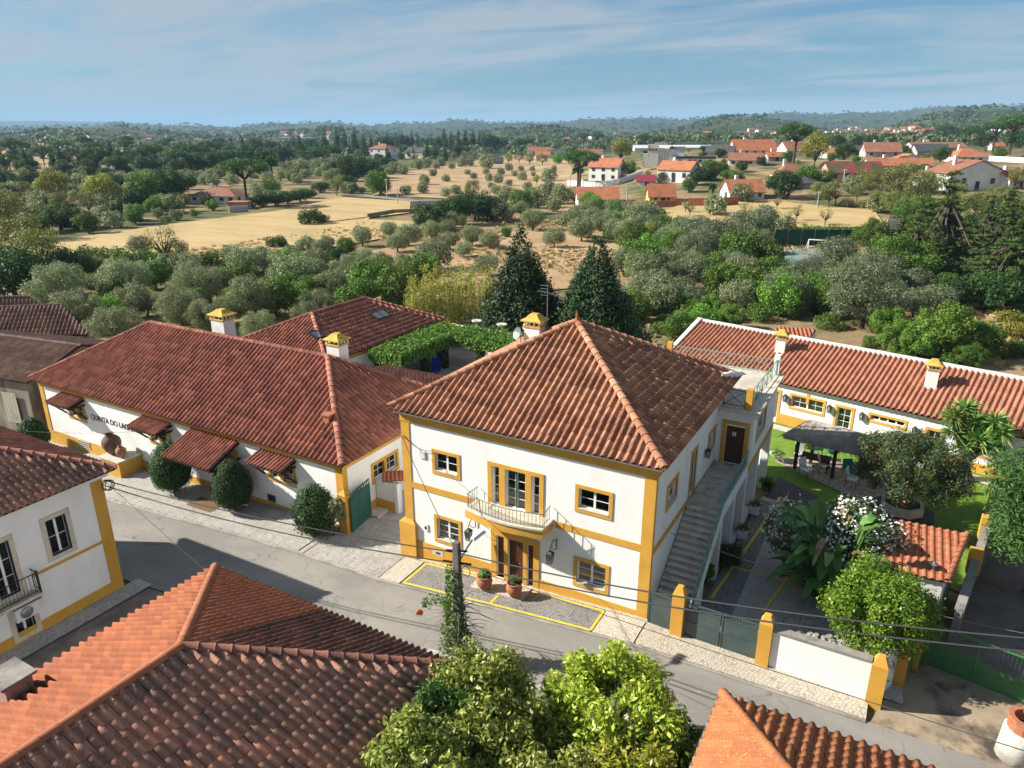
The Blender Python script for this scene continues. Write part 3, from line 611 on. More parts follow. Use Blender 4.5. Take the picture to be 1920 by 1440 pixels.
gridsheet('side_lane', [(-26.0, 15.0), (-19.3, 15.6), (-19.3, 2), (-26.5, 2)], -0.02, asph2, 1.0)
gridsheet('lane_pavement', [(-26.9, 15.2), (-25.9, 15.2), (-26.0, 2), (-26.95, 2)], 0.06, cob_l, 0.5)
# courtyard and garden
gridsheet('courtyard', [(-5.0, 22.3), (2.0, 22.3), (1.6, 28), (-3.0, 35.0), (-4.9, 35.3)], 0.02, cob_l, 0.7)
gridsheet('courtyard_edge', [(-5.0, 22.5), (-3.85, 22.5), (-4.0, 34.6), (-4.98, 35.0)], 0.03, cob_g, 0.7)
gridsheet('brick_path', [(-4.75, 35.4), (-2.75, 34.5), (-2.3, 36.6), (-4.6, 38.0)], 0.035, cob_b, 0.5)
gridsheet('lawn', [(-7, 46.0), (-4.9, 35.2), (-2.6, 34.0), (0.8, 30.3), (3.4, 28.5), (5.6, 41), (5.6, 44.5)], 0.01, grassm, 0.7)
gridsheet('gazebo_terrace', [(-5.2, 39.9), (-3.2, 42.3), (1.8, 40.8), (0.4, 36.7), (-1.5, 37.8)], 0.05, cobmat('terrace_stone', (0.46, 0.37, 0.30), (0.38, 0.31, 0.25), (0.22, 0.18, 0.15), 0.32, 0.2, c3=(0.42, 0.35, 0.29)), 0.6)
gridsheet('house_path', [(-8, 46.0), (6, 43.2), (5.8, 42.3), (-8, 45.2)], 0.04, slabm, 0.7)
for pts in ([Zp(1430, 1150, .6), Zp(1490, 1060, .5)], [Zp(1333, 1125, .6), Zp(1463, 928, .3)], [Zp(1463, 930, .3), Zp(1505, 940, .3)], [Zp(1375, 1062, .5), Zp(1480, 1090, .5)], [Zp(1425, 990, .4), Zp(1480, 1000, .4)]):
    (a, b), n = pts, 10; d = (b - a)[:2]; d = d / np.hypot(*d); pp = np.array([-d[1], d[0]]) * 0.06; mb = MB()
    vs = []
    for i in range(n + 1):
        q = a[:2] + (b - a)[:2] * i / n; z_ = float(hz(*q)) + 0.052
        vs += [(*(q - pp), z_), (*(q + pp), z_)]
    mb.add(vs, [(2 * i, 2 * i + 1, 2 * i + 3, 2 * i + 2) for i in range(n)]); struct('courtyard_line', mb, yline)
# ================================================================== MAIN HOUSE
def px_wall(w, x, y):
    r = ray(x, y); n3 = np.array([w.n[0], w.n[1], 0]); o3 = np.array([w.o[0], w.o[1], 0]); t = ((o3 - CAM) @ n3) / (r @ n3); p = CAM + r * t
    return float((p[:2] - w.o) @ w.u), float(p[2])
X0, X1, Y0, Y1, ZT = -17.65, -6.6, 22.1, 32.6, 7.0
mh = thing('main_house', 'two-storey white house with ochre trim, balcony and pyramid tiled roof', 'house', (-12.1, 27.3, 0.2))
wf = Wall((0, Y0), (1, 0), (0, -1)); wr = Wall((X1, 0), (0, 1), (1, 0)); wl = Wall((X0, 0), (0, -1), (-1, 0)); wb = Wall((0, Y1), (-1, 0), (0, 1))
fh = []
fh.append(window(mh, wf, -16.14, -14.76, 4.50, 5.64, 0.145, 2, 2, curtain=curt))
fh.append(window(mh, wf, -9.64, -8.14, 4.50, 5.64, 0.145, 2, 2, curtain=curt))
fh.append(window(mh, wf, -9.62, -8.14, 1.24, 2.56, 0.145, 2, 3, curtain=curtw))
fh.append(window(mh, wf, -16.16, -14.78, 1.24, 2.58, 0.145, 2, 3, curtain=curtw))
# balcony windows
sur = MB(); wf.box(sur, -13.45, -10.95, 5.53, 5.69, -0.02, 0.04)
for a, b in ((-13.45, -13.26), (-12.92, -12.65), (-11.74, -11.49), (-11.13, -10.95)): wf.box(sur, a, b, 3.84, 5.528, -0.02, 0.04)
bs = sur.build('balcony_door_surround', ochre, mh)
for a0, a1, lv in ((-13.25, -12.93, 1), (-12.64, -11.75, 2), (-11.48, -11.14, 1)):
    fh.append(window(mh, wf, a0, a1, 3.84, 5.52, 0, lv, 4, sill=False, curtain=curt if lv == 2 else None, name='balcony_door', surround=False, ft=0.055))
wf.box(MB(), -12.23, -12.16, 3.9, 5.5, -0.14, -0.07).build('shutter_edge', green_d, bs)
# entrance
ent = MB(); wf.box(ent, -13.32, -11.10, 2.46, 2.72, -0.02, 0.045)
for a, b in ((-13.32, -13.06), (-12.71, -12.53), (-11.83, -11.65), (-11.36, -11.10)): wf.box(ent, a, b, 0.1, 2.458, -0.02, 0.045)
es = ent.build('entrance_surround', ochre, mh)
for a0, a1, k in ((-13.055, -12.715, 3), (-12.525, -11.835, 6), (-11.645, -11.365, 3)):
    fh.append((a0, a1, 0.5, 2.455)); d = wf.box(MB(), a0, a1, 0.5, 2.455, -0.16, -0.12).build('door', wood, mh); st_ = (a1 - a0) / k
    for q in range(k): wf.box(MB(), a0 + q * st_ + 0.006, a0 + (q + 1) * st_ - 0.006, 0.52, 2.44, -0.119, -0.095).build('plank', wood, d)
    wf.box(MB(), a0 - 0.02, a1 + 0.02, 0.42, 0.50, -0.15, 0.09).build('threshold', stone, d)
    if k == 6: MB().lathe([(0.0, 0), (0.03, 0.01), (0.03, 0.05), (0, 0.06)], (-11.95, Y0 - 0.1 + 0.02, 1.45), 8).build('door_knob', greym, d)
m_ = MB(); wf.panel(m_, X0, X1, -0.5, ZT, fh); m_.build('front_wall', white, mh)
# right side wall
rh = [window(mh, wr, 23.52, 24.92, 4.52, 5.64, 0.16, 2, 2), window(mh, wr, 29.35, 30.62, 4.46, 5.56, 0.16, 2, 2)]
sd = MB(); wr.ring(sd, 26.66, 27.62, 3.60, 5.76, 0.15, -0.02, 0.035, False); sd = sd.build('side_door_surround', ochre, mh)
rh.append((26.81, 27.47, 3.6, 5.61)); dd = wr.box(MB(), 26.81, 27.47, 3.6, 5.61, -0.16, -0.1).build('side_door', wood, mh)
for q in range(4): wr.box(MB(), 26.83 + q * 0.16, 26.97 + q * 0.16, 3.64, 5.58, -0.099, -0.08).build('plank', wood, dd)
m_ = MB(); wr.panel(m_, Y0, Y1, -0.5, ZT, rh); m_.build('side_wall', white, mh)
m_ = MB(); wl.panel(m_, -Y1, -Y0, -0.5, ZT); m_.build('side_wall', white, mh); m_ = MB(); wb.panel(m_, -X1, -X0, -0.5, ZT); m_.build('back_wall', white, mh)
# trim: quoins, cornice, storey band, plinth
q = MB(); wf.box(q, X0 - 0.03, X0 + 0.40, 1.92, 6.6, -0.4, 0.035); q.build('corner_pilaster', ochre, mh)
q = MB(); wf.box(q, X1 - 0.40, X1 + 0.035, 0.3, 6.6, -0.16, 0.035); q.build('corner_pilaster', ochre, mh)
q = MB().prism([(X0 - 0.30, Y0 - 0.16), (X0 + 0.55, Y0 - 0.16), (X0 + 0.55, Y0 + 0.4), (X0 - 0.30, Y0 + 0.4)], -0.4, 1.80)
q.add([(X0 - 0.30, Y0 - 0.16, 1.80), (X0 + 0.55, Y0 - 0.16, 1.80), (X0 + 0.55, Y0 + 0.4, 1.80), (X0 - 0.30, Y0 + 0.4, 1.80), (X0 - 0.02, Y0 - 0.05, 1.97), (X0 + 0.38, Y0 - 0.05, 1.97), (X0 + 0.38, Y0 + 0.3, 1.97), (X0 - 0.02, Y0 + 0.3, 1.97)], [(0, 1, 5, 4), (1, 2, 6, 5), (2, 3, 7, 6), (3, 0, 4, 7), (4, 5, 6, 7)]); q.build('pilaster_base', ochre, mh)
for a_, b_ in ((X0 + 0.402, -14.02), (-10.42, X1 - 0.402)): wf.box(MB(), a_, b_, 3.56, 3.84, -0.02, 0.03).build('storey_band', ochre, mh)
for a_, b_ in ((Y0 + 0.165, 26.65), (27.63, 31.0)): wr.box(MB(), a_, b_, 3.40, 3.66, -0.02, 0.03).build('storey_band', ochre, mh)
for a_, b_ in ((X0 + 0.552, -13.322), (-11.098, X1 - 0.402)): wf.box(MB(), a_, b_, -0.3, 1.0, -0.02, 0.03).build('plinth', ochre, mh)
q = MB(); q.box(X0 - 0.05, X1 + 0.05, Y0 - 0.06, Y0 - 0.003, 6.602, 6.98); q.box(X1 + 0.003, X1 + 0.06, Y0, Y1, 6.602, 6.98); q.box(X0 - 0.06, X0 - 0.003, Y0, Y1, 6.602, 6.98); q.build('cornice', ochre, mh)
q = MB(); q.box(X0 - 0.22, X1 + 0.22, Y0 - 0.22, Y1 + 0.22, 6.985, 7.10); q.build('eave_moulding', white, mh)
# roof
ev = 0.36; EZ = 7.16; AP = np.array([-12.12, 27.35, 10.25])
c1, c2, c3, c4 = (X0 - ev, Y0 - ev, EZ), (X1 + ev, Y0 - ev, EZ), (X1 + ev, Y1 + ev, EZ), (X0 - ev, Y1 + ev, EZ)
rf = Roof(mh, 300)
for a, b in ((c1, c2), (c2, c3), (c3, c4), (c4, c1)): rf.face([a, b, AP], T_main, 0.285, 0.37, sag=1.25, jit=0.012)
for c in (c1, c2, c3, c4): rf.cap(np.array(c) + np.array([0, 0, 0.06]), AP + np.array([0, 0, 0.06]), T_main, 0.15, 0.40, 0.07)
rf.done()
fin = MB().lathe([(0.22, 0), (0.24, 0.1), (0.12, 0.2), (0.05, 0.28), (0.09, 0.36), (0.09, 0.42), (0.03, 0.5), (0.015, 0.72)], (AP[0], AP[1], AP[2] + 0.08), 12); fin.v = [(AP[0] + (x - AP[0]) * 0.7, AP[1] + (y - AP[1]) * 0.7, AP[2] + 0.08 + (z - AP[2] - 0.08) * 0.7) for x, y, z in fin.v]; fin.build('finial', T_lich, mh, True)
ch = chimney(mh, -15.09, 29.2, 7.8, 9.32, 0.80, 0.64)
dsh = MB().lathe([(0.0, 0.0), (0.15, 0.02), (0.30, 0.09)], (0, 0, 0), 16, False).build('satellite_dish', greym, mh, True); dsh.location = (-15.8, 28.9, 8.95); dsh.rotation_euler = (R(70), 0, R(-30))
MB().tube([(-15.7, 29.0, 8.3), (-15.75, 28.95, 8.95)], 0.02, 5).build('dish_arm', greym, mh)
# antenna on the chimney
an = thing('tv_antenna', 'grey aerial mast with yagi rods standing beside yellow capped chimney', 'antenna', (-14.6, 29.5, 8.3))
MB().tube([(-14.6, 29.5, 8.3), (-14.6, 29.5, 11.3)], 0.025, 6).build('mast', greym, an)
bm_ = MB().tube([(-15.0, 29.35, 11.0), (-13.9, 29.7, 10.75)], 0.018, 5).build('boom', greym, an)
for i in range(8): t_ = i / 7; c_ = np.array([-15.0 + 1.1 * t_, 29.35 + 0.35 * t_, 11.0 - 0.25 * t_]); MB().bar(c_ - np.array([-0.09, 0.28, 0]) * (0.6 + 0.4 * (1 - t_)), c_ + np.array([-0.09, 0.28, 0]) * (0.6 + 0.4 * (1 - t_)), 0.012).build('rod', greym, an)
[MB().bar((-14.95, 29.44, z_), (-14.6, 29.44, z_), 0.02).build('reflector', greym, an) for z_ in (10.8, 10.95, 11.1, 11.25)]
# balcony
rail_d = M('rail_grey', (0.10, 0.125, 0.115), None, rough=0.6)
n_ = 14; pl = [(-14.0 + 3.45 * i / n_, 21.22 - 0.26 * math.sin(math.pi * i / n_)) for i in range(n_ + 1)]
bal = MB().prism([(-14.0, Y0 - 0.001)] + pl + [(-10.55, Y0 - 0.001)], 3.46, 3.80).build('balcony', ochre, mh)
MB().prism([(-14.05, Y0 - 0.002)] + [(x, y - 0.05) for x, y in pl] + [(-10.5, Y0 - 0.002)], 3.802, 3.88).build('balcony_floor', stone, bal)
rl = [(-13.9, Y0 - 0.05)] + [(x * 0.97 - 0.37, y + 0.08) for x, y in pl] + [(-10.64, Y0 - 0.05)]
for z_, t_ in ((4.46, 0.017), (3.97, 0.011)): MB().tube([(*p_, z_) for p_ in rl], t_, 5).build('balcony_rail', rail_d, bal)
MBb = MB().box(-0.008, 0.008, -0.008, 0.008, 0, 0.58).mesh('baluster', rail_d)
L_ = [0]
for i in range(len(rl) - 1): L_.append(L_[-1] + math.hypot(rl[i + 1][0] - rl[i][0], rl[i + 1][1] - rl[i][1]))
for k in range(32):
    s_ = L_[-1] * (k + 0.5) / 32; i = max(j for j in range(len(L_) - 1) if L_[j] <= s_); t_ = (s_ - L_[i]) / (L_[i + 1] - L_[i])
    o = link('baluster', MBb, bal); o.location = (rl[i][0] + (rl[i + 1][0] - rl[i][0]) * t_, rl[i][1] + (rl[i + 1][1] - rl[i][1]) * t_, 3.885)
MB().box(-13.3, -11.1, Y0 - 0.4, Y0 - 0.002, 3.30, 3.455).build('balcony_corbel', white, bal)
lantern('wall_lantern', 'black iron lantern on scrolled bracket left of the entrance doors', (-14.05, Y0 - 0.03, 2.85), (0, -1), 1.0)
lantern('wall_lantern', 'black iron lantern on scrolled bracket under the right end of the balcony', (-10.35, Y0 - 0.03, 2.95), (0, -1), 1.0)
lantern('wall_lantern', 'iron lantern beside the upper side window over the stair landing', (X1 + 0.01, 28.95, 4.9), (1, 0), 0.8, bracket=False)
wf.box(MB(), -16.78, -16.48, 5.08, 5.40, -0.01, 0.06).build('meter_box', white2, mh); mbx = wf.box(MB(), -16.7, -16.5, 1.62, 1.95, -0.01, 0.05).build('intercom', paintw, mh); wf.box(MB(), -16.66, -16.56, 1.7, 1.85, 0.051, 0.06).build('intercom_panel', iron, mbx)
pt = wf.box(MB(), -16.3, -15.75, 0.55, 0.82, -0.01, 0.04).build('letter_plate', stone, mh); wf.box(MB(), -16.12, -15.9, 0.64, 0.73, 0.041, 0.05).build('slot', iron, pt)
# side extension with roof terrace
EX = -5.05
we = Wall((EX, 0), (0, 1), (1, 0)); wd = Wall((0, 31.0), (1, 0), (0, -1))
eh = [window(mh, we, 32.0, 34.1, 4.42, 5.72, 0.15, 2, 2)]
m_ = MB(); we.panel(m_, 31.0, 36.8, 3.45, 6.18, eh); wd.panel(m_, X1, EX, 3.3, 6.18, [(-6.2, -5.38, 3.62, 5.45)]); m_.box(-10.8, EX - 0.001, 36.75, 36.8, 0, 6.18); m_.build('extension_wall', white, mh)
q = MB(); wd.ring(q, -6.40, -5.18, 3.6, 5.72, 0.19, -0.02, 0.03, False); q.build('terrace_door_surround', ochre, mh)
dd = wd.box(MB(), -6.21, -5.37, 3.62, 5.53, -0.16, -0.1).build('terrace_door', wood, mh)
for k in range(5): wd.box(MB(), -6.20 + k * 0.166, -6.05 + k * 0.166, 3.65, 5.5, -0.099, -0.08).build('plank', wood, dd)
wd.box(MB(), -5.93, -5.87, 4.95, 5.15, -0.079, -0.07).build('door_number', paintw, dd); wd.box(MB(), -5.83, -5.77, 4.95, 5.15, -0.079, -0.07).build('door_number', paintw, dd)
q = MB(); we.box(q, 31.0, 36.8, 3.42, 3.72, -0.02, 0.03); q.build('storey_band', ochre, mh)
ter = MB().box(-10.9, EX + 0.25, 32.4, 37.0, 6.19, 6.34); ter.box(X1 + 0.02, EX + 0.25, 30.75, 32.39, 6.19, 6.34); ter = ter.build('roof_terrace', stone, mh)
q = MB().box(X1 + 0.02, EX + 0.12, 30.87, 36.9, 6.0, 6.188); q.build('terrace_cornice', white, mh)
MB().box(-10.7, EX - 0.35, 32.98, 36.6, 6.341, 6.36).build('terrace_floor', slabm, ter)
for (px_, py_, h_, mt_) in ((-5.35, 31.05, 0.98, ochre), (-5.2, 36.7, 1.05, white), (-10.75, 36.7, 0.95, ochre)):
    MB().box(px_ - 0.14, px_ + 0.14, py_ - 0.14, py_ + 0.14, 6.341, 6.34 + h_).build('terrace_post', mt_, ter)
def xrail(parent, a, b, n, h, mat, t=0.025, name='railing', cross=True):
    a = np.asarray(a, float); b = np.asarray(b, float); d = b - a; r = MB(); up = np.array([0, 0, h]); r.bar(a + up, b + up, t * 1.5); r.bar(a + up * 0.12, b + up * 0.12, t)
    for k in range(n + 1): p = a + d * k / n; r.bar(p, p + up, t * 1.3)
    ro = r.build(name, mat, parent)
    if cross:
        for k in range(n):
            p, q_ = a + d * k / n, a + d * (k + 1) / n; m2 = MB(); m2.bar(p + up * 0.12, q_ + up, t * 0.7); m2.bar(q_ + up * 0.12, p + up, t * 0.7); m2.build('cross_brace', mat, parent if parent.parent else ro)
    return ro
xrail(mh, (-6.45, 31.02, 6.36), (-5.52, 31.02, 6.36), 1, 0.8, iron, 0.03, 'terrace_rail')
xrail(mh, (-5.3, 31.25, 6.36), (-5.18, 36.55, 6.36), 5, 0.8, green_r, 0.025, 'terrace_rail'); xrail(mh, (-10.6, 36.7, 6.36), (-5.35, 36.7, 6.36), 7, 0.75, green_r, 0.025, 'terrace_rail')
# outside stair and landing
sg = thing('outside_stair', 'stone steps with green lattice handrail climbing the shaded side of the white house', 'stairs', (-5.8, 24.5, 0.7))
tread_m = M('tread_stone', (0.62, 0.57, 0.50), (0.50, 0.45, 0.39), 2.5, 0.85, (0.34, 0.30, 0.26), 2, 0.55, 0.72, 0.15, 25)
ns = 17; SY0, SY1, SZ1 = 22.45, 26.65, 3.60
for i in range(ns):
    y = SY0 + (SY1 - SY0) * i / ns; z = 0.70 + (SZ1 - 0.70) * (i + 1) / (ns + 1)
    o = MB().box(X1 + 0.04, EX - 0.16, y, y + (SY1 - SY0) / ns + 0.03, z - 0.165 - (0.25 if i else 0.05), z - 0.03).build('riser', stonew, sg); MB().box(X1 + 0.038, EX - 0.15, y - 0.03, y + (SY1 - SY0) / ns + 0.02, z - 0.029, z).build('tread', tread_m, o)
MB().box(X1 + 0.04, EX - 0.16, SY1 + 0.035, 30.98, 3.30, 3.60).build('landing', stonew, sg)
k = 0
for y in np.arange(SY1 + 0.08, 30.9, 0.62):
    for x in (X1 + 0.06, X1 + 0.06 + 0.64): MB().box(x, x + 0.62, y, y + 0.60, 3.602, 3.615).build('landing_slab', stonew, sg)
stg = MB().add([(EX - 0.14, SY0, 0.55), (EX - 0.14, SY1, 3.35), (EX - 0.14, SY1, 3.72), (EX - 0.14, SY0, 0.92), (EX, SY0, 0.55), (EX, SY1, 3.35), (EX, SY1, 3.72), (EX, SY0, 0.92)], [(0, 1, 2, 3), (7, 6, 5, 4), (0, 4, 5, 1), (3, 2, 6, 7), (0, 3, 7, 4), (1, 5, 6, 2)])
stg.box(EX - 0.14, EX, SY1 + 0.001, 30.998, 3.28, 3.72); stg.build('string_wall', white, sg)
q = MB().add([(EX - 0.12, SY0, 0.2), (EX - 0.12, 24.2, 0.2), (EX - 0.12, 24.2, 1.70), (EX - 0.12, SY0, 0.54), (EX - 0.02, SY0, 0.2), (EX - 0.02, 24.2, 0.2), (EX - 0.02, 24.2, 1.70), (EX - 0.02, SY0, 0.54)], [(0, 1, 2, 3), (7, 6, 5, 4), (1, 5, 6, 2)]); q.build('stair_infill', white, sg)
for y in (26.4, 28.6, 30.95): MB().box(EX - 0.35, EX - 0.002, y - 0.16, y + 0.16, 0.1, 3.27 if y > 26.6 else 3.1).build('pillar', white, sg)
for y in (33.6, 36.6): MB().box(EX - 0.35, EX - 0.003, y - 0.16, y + 0.16, 0.0, 3.44).build('terrace_pillar', white, mh)
MB().box(X1 + 0.03, EX - 0.05, 31.15, 36.5, 3.32, 3.44).build('porch_ceiling', white, mh)
for y0_, y1_ in ((26.65, 28.35), (28.9, 30.7), (31.3, 33.3)):
    for j in range(2): MB().box(X1 + 0.05 + 0.02 * j, EX - 0.05 - 0.5 * j, y0_, y1_, 0.05, 0.48 + 0.17 * j).build('porch_step', stone, sg)
def slope_rail(parent, a, b, n, h, mat):
    a = np.asarray(a, float); b = np.asarray(b, float); d = b - a; up = np.array([0, 0, h]); r = MB(); r.bar(a + up, b + up, 0.05); r.bar(a + up * 0.1, b + up * 0.1, 0.025); ro = r.build('handrail', mat, parent)
    for k in range(n):
        p, q_ = a + d * k / n, a + d * (k + 1) / n; m2 = MB(); m2.bar(p, p + up, 0.022)
        for j in range(2): p1, q1 = p + (q_ - p) * j / 2, p + (q_ - p) * (j + 1) / 2; m2.bar(p1 + up * 0.1, q1 + up, 0.016); m2.bar(q1 + up * 0.1, p1 + up, 0.016)
        m2.build('lattice_panel', mat, ro)
slope_rail(sg, (EX - 0.07, SY0 + 0.05, 0.92), (EX - 0.07, SY1, 3.72), 8, 0.72, green_r); slope_rail(sg, (EX - 0.07, SY1 + 0.02, 3.72), (EX - 0.07, 30.9, 3.72), 8, 0.72, green_r)
# white bundle left on the tiles by the terrace
rp = thing('plastic_sheet', 'crumpled white plastic sheeting lying on tiles at roof terrace corner', 'sheet', (-6.6, 31.9, 7.4)); rg = random.Random(4)
for i in range(3):
    mb = MB(); pts = [(-6.75 + 0.16 * i + rg.uniform(-.05, .05) + 0.1 * j, 31.6 + 0.22 * i + 0.14 * j + rg.uniform(-.08, .08), 7.55 - 0.03 * j + rg.uniform(0, .08)) for j in range(6)]; mb.tube(pts, [0.05, 0.13, 0.1, 0.14, 0.09, 0.04], 7); mb.build('fold', paintw, rp, True)
# ================================================================== LONG HOUSE ON THE STREET
A0, A1, B0, B1, LT = -46.45, -21.72, 22.6, 32.0, 3.32
lh = thing('long_house', 'long low white house with red hipped tile roof and tiled window awnings', 'house', (-34, 27, -0.3))
wL = Wall((0, B0), (1, 0), (0, -1)); wLs = Wall((A1, 0), (0, 1), (1, 0)); wLw = Wall((A0, 0), (0, -1), (-1, 0))
hs = []
for a0, a1 in ((-43.75, -41.95), (-36.0, -34.1), (-26.72, -24.78)):
    hs.append(window(lh, wL, a0, a1, 1.36, 2.50, 0.15, 2, 2, pcols=2, curtain=None))
    wL.box(MB(), (a0 + a1) / 2 - 0.11, (a0 + a1) / 2 + 0.11, 1.51, 2.35, -0.14, 0.036).build('window_mullion', ochre, lh)
dx0, dx1 = -30.6, -29.05
q = MB(); wL.ring(q, dx0 - 0.28, dx1 + 0.28, -0.35, 2.45, 0.28, -0.02, 0.04, False); q.build('door_surround', ochre, lh); hs.append((dx0, dx1, -0.25, 2.17))
for k in range(2):
    a = dx0 + k * (dx1 - dx0) / 2; d = wL.box(MB(), a + 0.01, a + (dx1 - dx0) / 2 - 0.01, -0.22, 2.16, -0.2, -0.15).build('door', wood, lh)
    for j in range(3): wL.box(MB(), a + 0.03 + j * 0.245, a + 0.26 + j * 0.245, -0.18, 2.12, -0.149, -0.125).build('plank', wood, d)
q = MB(); wL.box(q, dx0 - 0.3, dx1 + 0.3, -0.45, -0.24, -0.1, 0.75); q.build('door_step', stone, lh)
m_ = MB(); wL.panel(m_, A0, A1, -1.4, LT, hs); m_.build('front_wall', white, lh)
sh = [window(lh, wLs, 24.62, 26.78, 1.38, 2.52, 0.16, 2, 2, pcols=2)]; wLs.box(MB(), 25.6, 25.8, 1.55, 2.35, -0.14, 0.037).build('window_mullion', ochre, lh)
m_ = MB(); wLs.panel(m_, B0, B1, -0.6, LT, sh); m_.build('side_wall', white, lh); m_ = MB(); wLw.panel(m_, -B1, -B0, -1.8, LT); m_.build('side_wall', white2, lh); m_ = MB(); Wall((0, B1), (-1, 0), (0, 1)).panel(m_, -A1, -A0, -1, LT); m_.build('back_wall', white2, lh)
for a, b in ((A0 - 0.03, A0 + 0.4), (A1 - 0.4, A1 + 0.035)): wL.box(MB(), a, b, -1.4, 3.05, -0.3, 0.035).build('corner_pilaster', ochre, lh)
wL.box(MB(), A0 - 0.02, A1 + 0.05, 3.06, 3.34, -0.02, 0.05).build('cornice', ochre, lh); wLs.box(MB(), B0 - 0.05, B1, 3.06, 3.34, -0.02, 0.051).build('cornice', ochre, lh)
for a, b in ((A0 + 0.402, dx0 - 0.282), (dx1 + 0.282, A1 - 0.402)): wL.box(MB(), a, b, -1.3, 0.06, -0.02, 0.03).build('plinth', ochre, lh)
wLs.box(MB(), B0 + 0.31, 25.1, -0.4, 0.55, -0.02, 0.03).build('plinth', ochre, lh)
gr = wL.box(MB(), -43.36, -42.14, -0.42, 0.03, -0.01, 0.045).build('vent_grille', dark, lh)
gm = MB()
for i in range(9): gm.bar(wL.p(-43.36 + i * 0.152, -0.42, 0.055), wL.p(-43.30 + i * 0.14, 0.03, 0.055), 0.03); 
for i in range(4): gm.bar(wL.p(-43.36, -0.40 + i * 0.14, 0.057), wL.p(-42.14, -0.40 + i * 0.14, 0.057), 0.03)
gm.build('grille_bars', stone, gr)
vt = wL.box(MB(), -26.95, -26.4, 0.12, 0.50, -0.01, 0.04).build('small_vent', greyg, lh); wL.box(MB(), -26.9, -26.45, 0.17, 0.45, 0.041, 0.05).build('vent_mesh', iron, vt)
# eave roof
ez = 3.45; e = 0.32; rz = 6.55; ry = 27.3; b1, b2, b3, b4 = (A0 - e, B0 - e, ez), (A1 + e, B0 - e, ez), (A1 + e, B1 + e, ez), (A0 - e, B1 + e, ez); r1, r2 = np.array([-41.3, ry, rz]), np.array([-26.55, ry, rz])
rl_ = Roof(lh, 300); rl_.face([b1, b2, r2, r1], T_left, 0.30, 0.40, sag=1.45); rl_.face([b2, b3, r2], T_left, 0.30, 0.40, sag=1.45); rl_.face([b4, b1, r1], T_left, 0.30, 0.40, sag=1.45); rl_.face([b3, b4, r1, r2], T_left, 0.30, 0.40, sag=1.45)
for a, b in ((b1, r1), (b2, r2), (b3, r2), (b4, r1), (r1, r2)): rl_.cap(np.array(a) + [0, 0, 0.06], np.array(b) + [0, 0, 0.06], T_left, 0.15, 0.42, 0.07)
rl_.done()
chimney(lh, -36.15, 28.6, 5.3, 7.2, 1.1, 0.85, mat=white2); chimney(lh, -26.65, 28.2, 5.3, 7.05, 0.88, 0.75, mat=white2)
# little roof vent with dry weeds
rv = MB().box(-23.9, -23.55, 23.9, 24.2, 4.2, 4.95).build('brick_vent', terra, lh); MB().box(-23.97, -23.48, 23.83, 24.27, 4.951, 5.02).build('vent_cap', terra, rv)
# lettering
tcu = bpy.data.curves.new('lettering', 'FONT'); tcu.body = 'QUINTA DO LAGAR D'; tcu.size = 0.50; tcu.extrude = 0.01; tcu.align_x = 'LEFT'
to = bpy.data.objects.new('lettering', tcu); COL.objects.link(to); to.rotation_euler = (R(90), 0, 0); to.location = (-41.45, B0 - 0.012, 1.72); to.data.materials.append(iron)
dg = bpy.context.evaluated_depsgraph_get(); dg.update(); tm = bpy.data.meshes.new_from_object(to.evaluated_get(dg)); bpy.data.objects.remove(to)
sgn = link('wall_lettering', tm); wd_ = max(v.co.x for v in tm.vertices); sgn.rotation_euler = (R(90), 0, 0); sgn.location = (-41.45, B0 - 0.012, 1.74); sgn.scale = (4.55 / wd_, 1, 1); adopt(sgn, lh)
# awnings: tiled canopies on timber brackets
def awning(a0, a1, zt, dep, drop, zb, parent=lh, w=wL, mat=T_left, post=False):
    deck = MB(); P = [w.p(a0, zt - drop, dep), w.p(a1, zt - drop, dep), w.p(a1, zt, 0.01), w.p(a0, zt, 0.01)]; n = np.array([0, 0, 1.0])
    deck.add([p - n * 0.06 for p in P] + [p - n * 0.11 for p in P], [(0, 1, 2, 3), (7, 6, 5, 4), (0, 4, 5, 1), (1, 5, 6, 2), (2, 6, 7, 3), (3, 7, 4, 0)])
    aw = deck.build('awning', wood2, parent); R_ = Roof(aw, 120); R_.face(P, mat, 0.225, 0.34, 0.06, deck=False, sag=1.4); R_.done()
    for a in (a0 + 0.12, a1 - 0.12):
        br = MB(); br.bar(w.p(a, zt - drop - 0.13, dep - 0.1), w.p(a, zt - drop - 0.13, 0.0), 0.09); br.bar(w.p(a, zt - drop - 0.15, dep - 0.2), w.p(a, zb, 0.02), 0.09); br.build('bracket', wood2, aw)
    n_ = 5
    for i in range(n_): a = a0 + 0.1 + (a1 - a0 - 0.2) * i / (n_ - 1); MB().bar(P[0] * (1 - (a - a0) / (a1 - a0)) + P[1] * (a - a0) / (a1 - a0) - n * 0.145, P[3] * (1 - (a - a0) / (a1 - a0)) + P[2] * (a - a0) / (a1 - a0) - n * 0.145, 0.06).build('rafter', wood2, aw)
    return aw
awning(-44.1, -41.75, 2.93, 1.02, 0.26, 1.65); awning(-36.35, -33.8, 2.92, 1.02, 0.26, 1.65); awning(-27.05, -24.62, 2.92, 1.02, 0.26, 1.65)
awning(-32.2, -28.55, 3.04, 1.95, 0.82, 1.0)
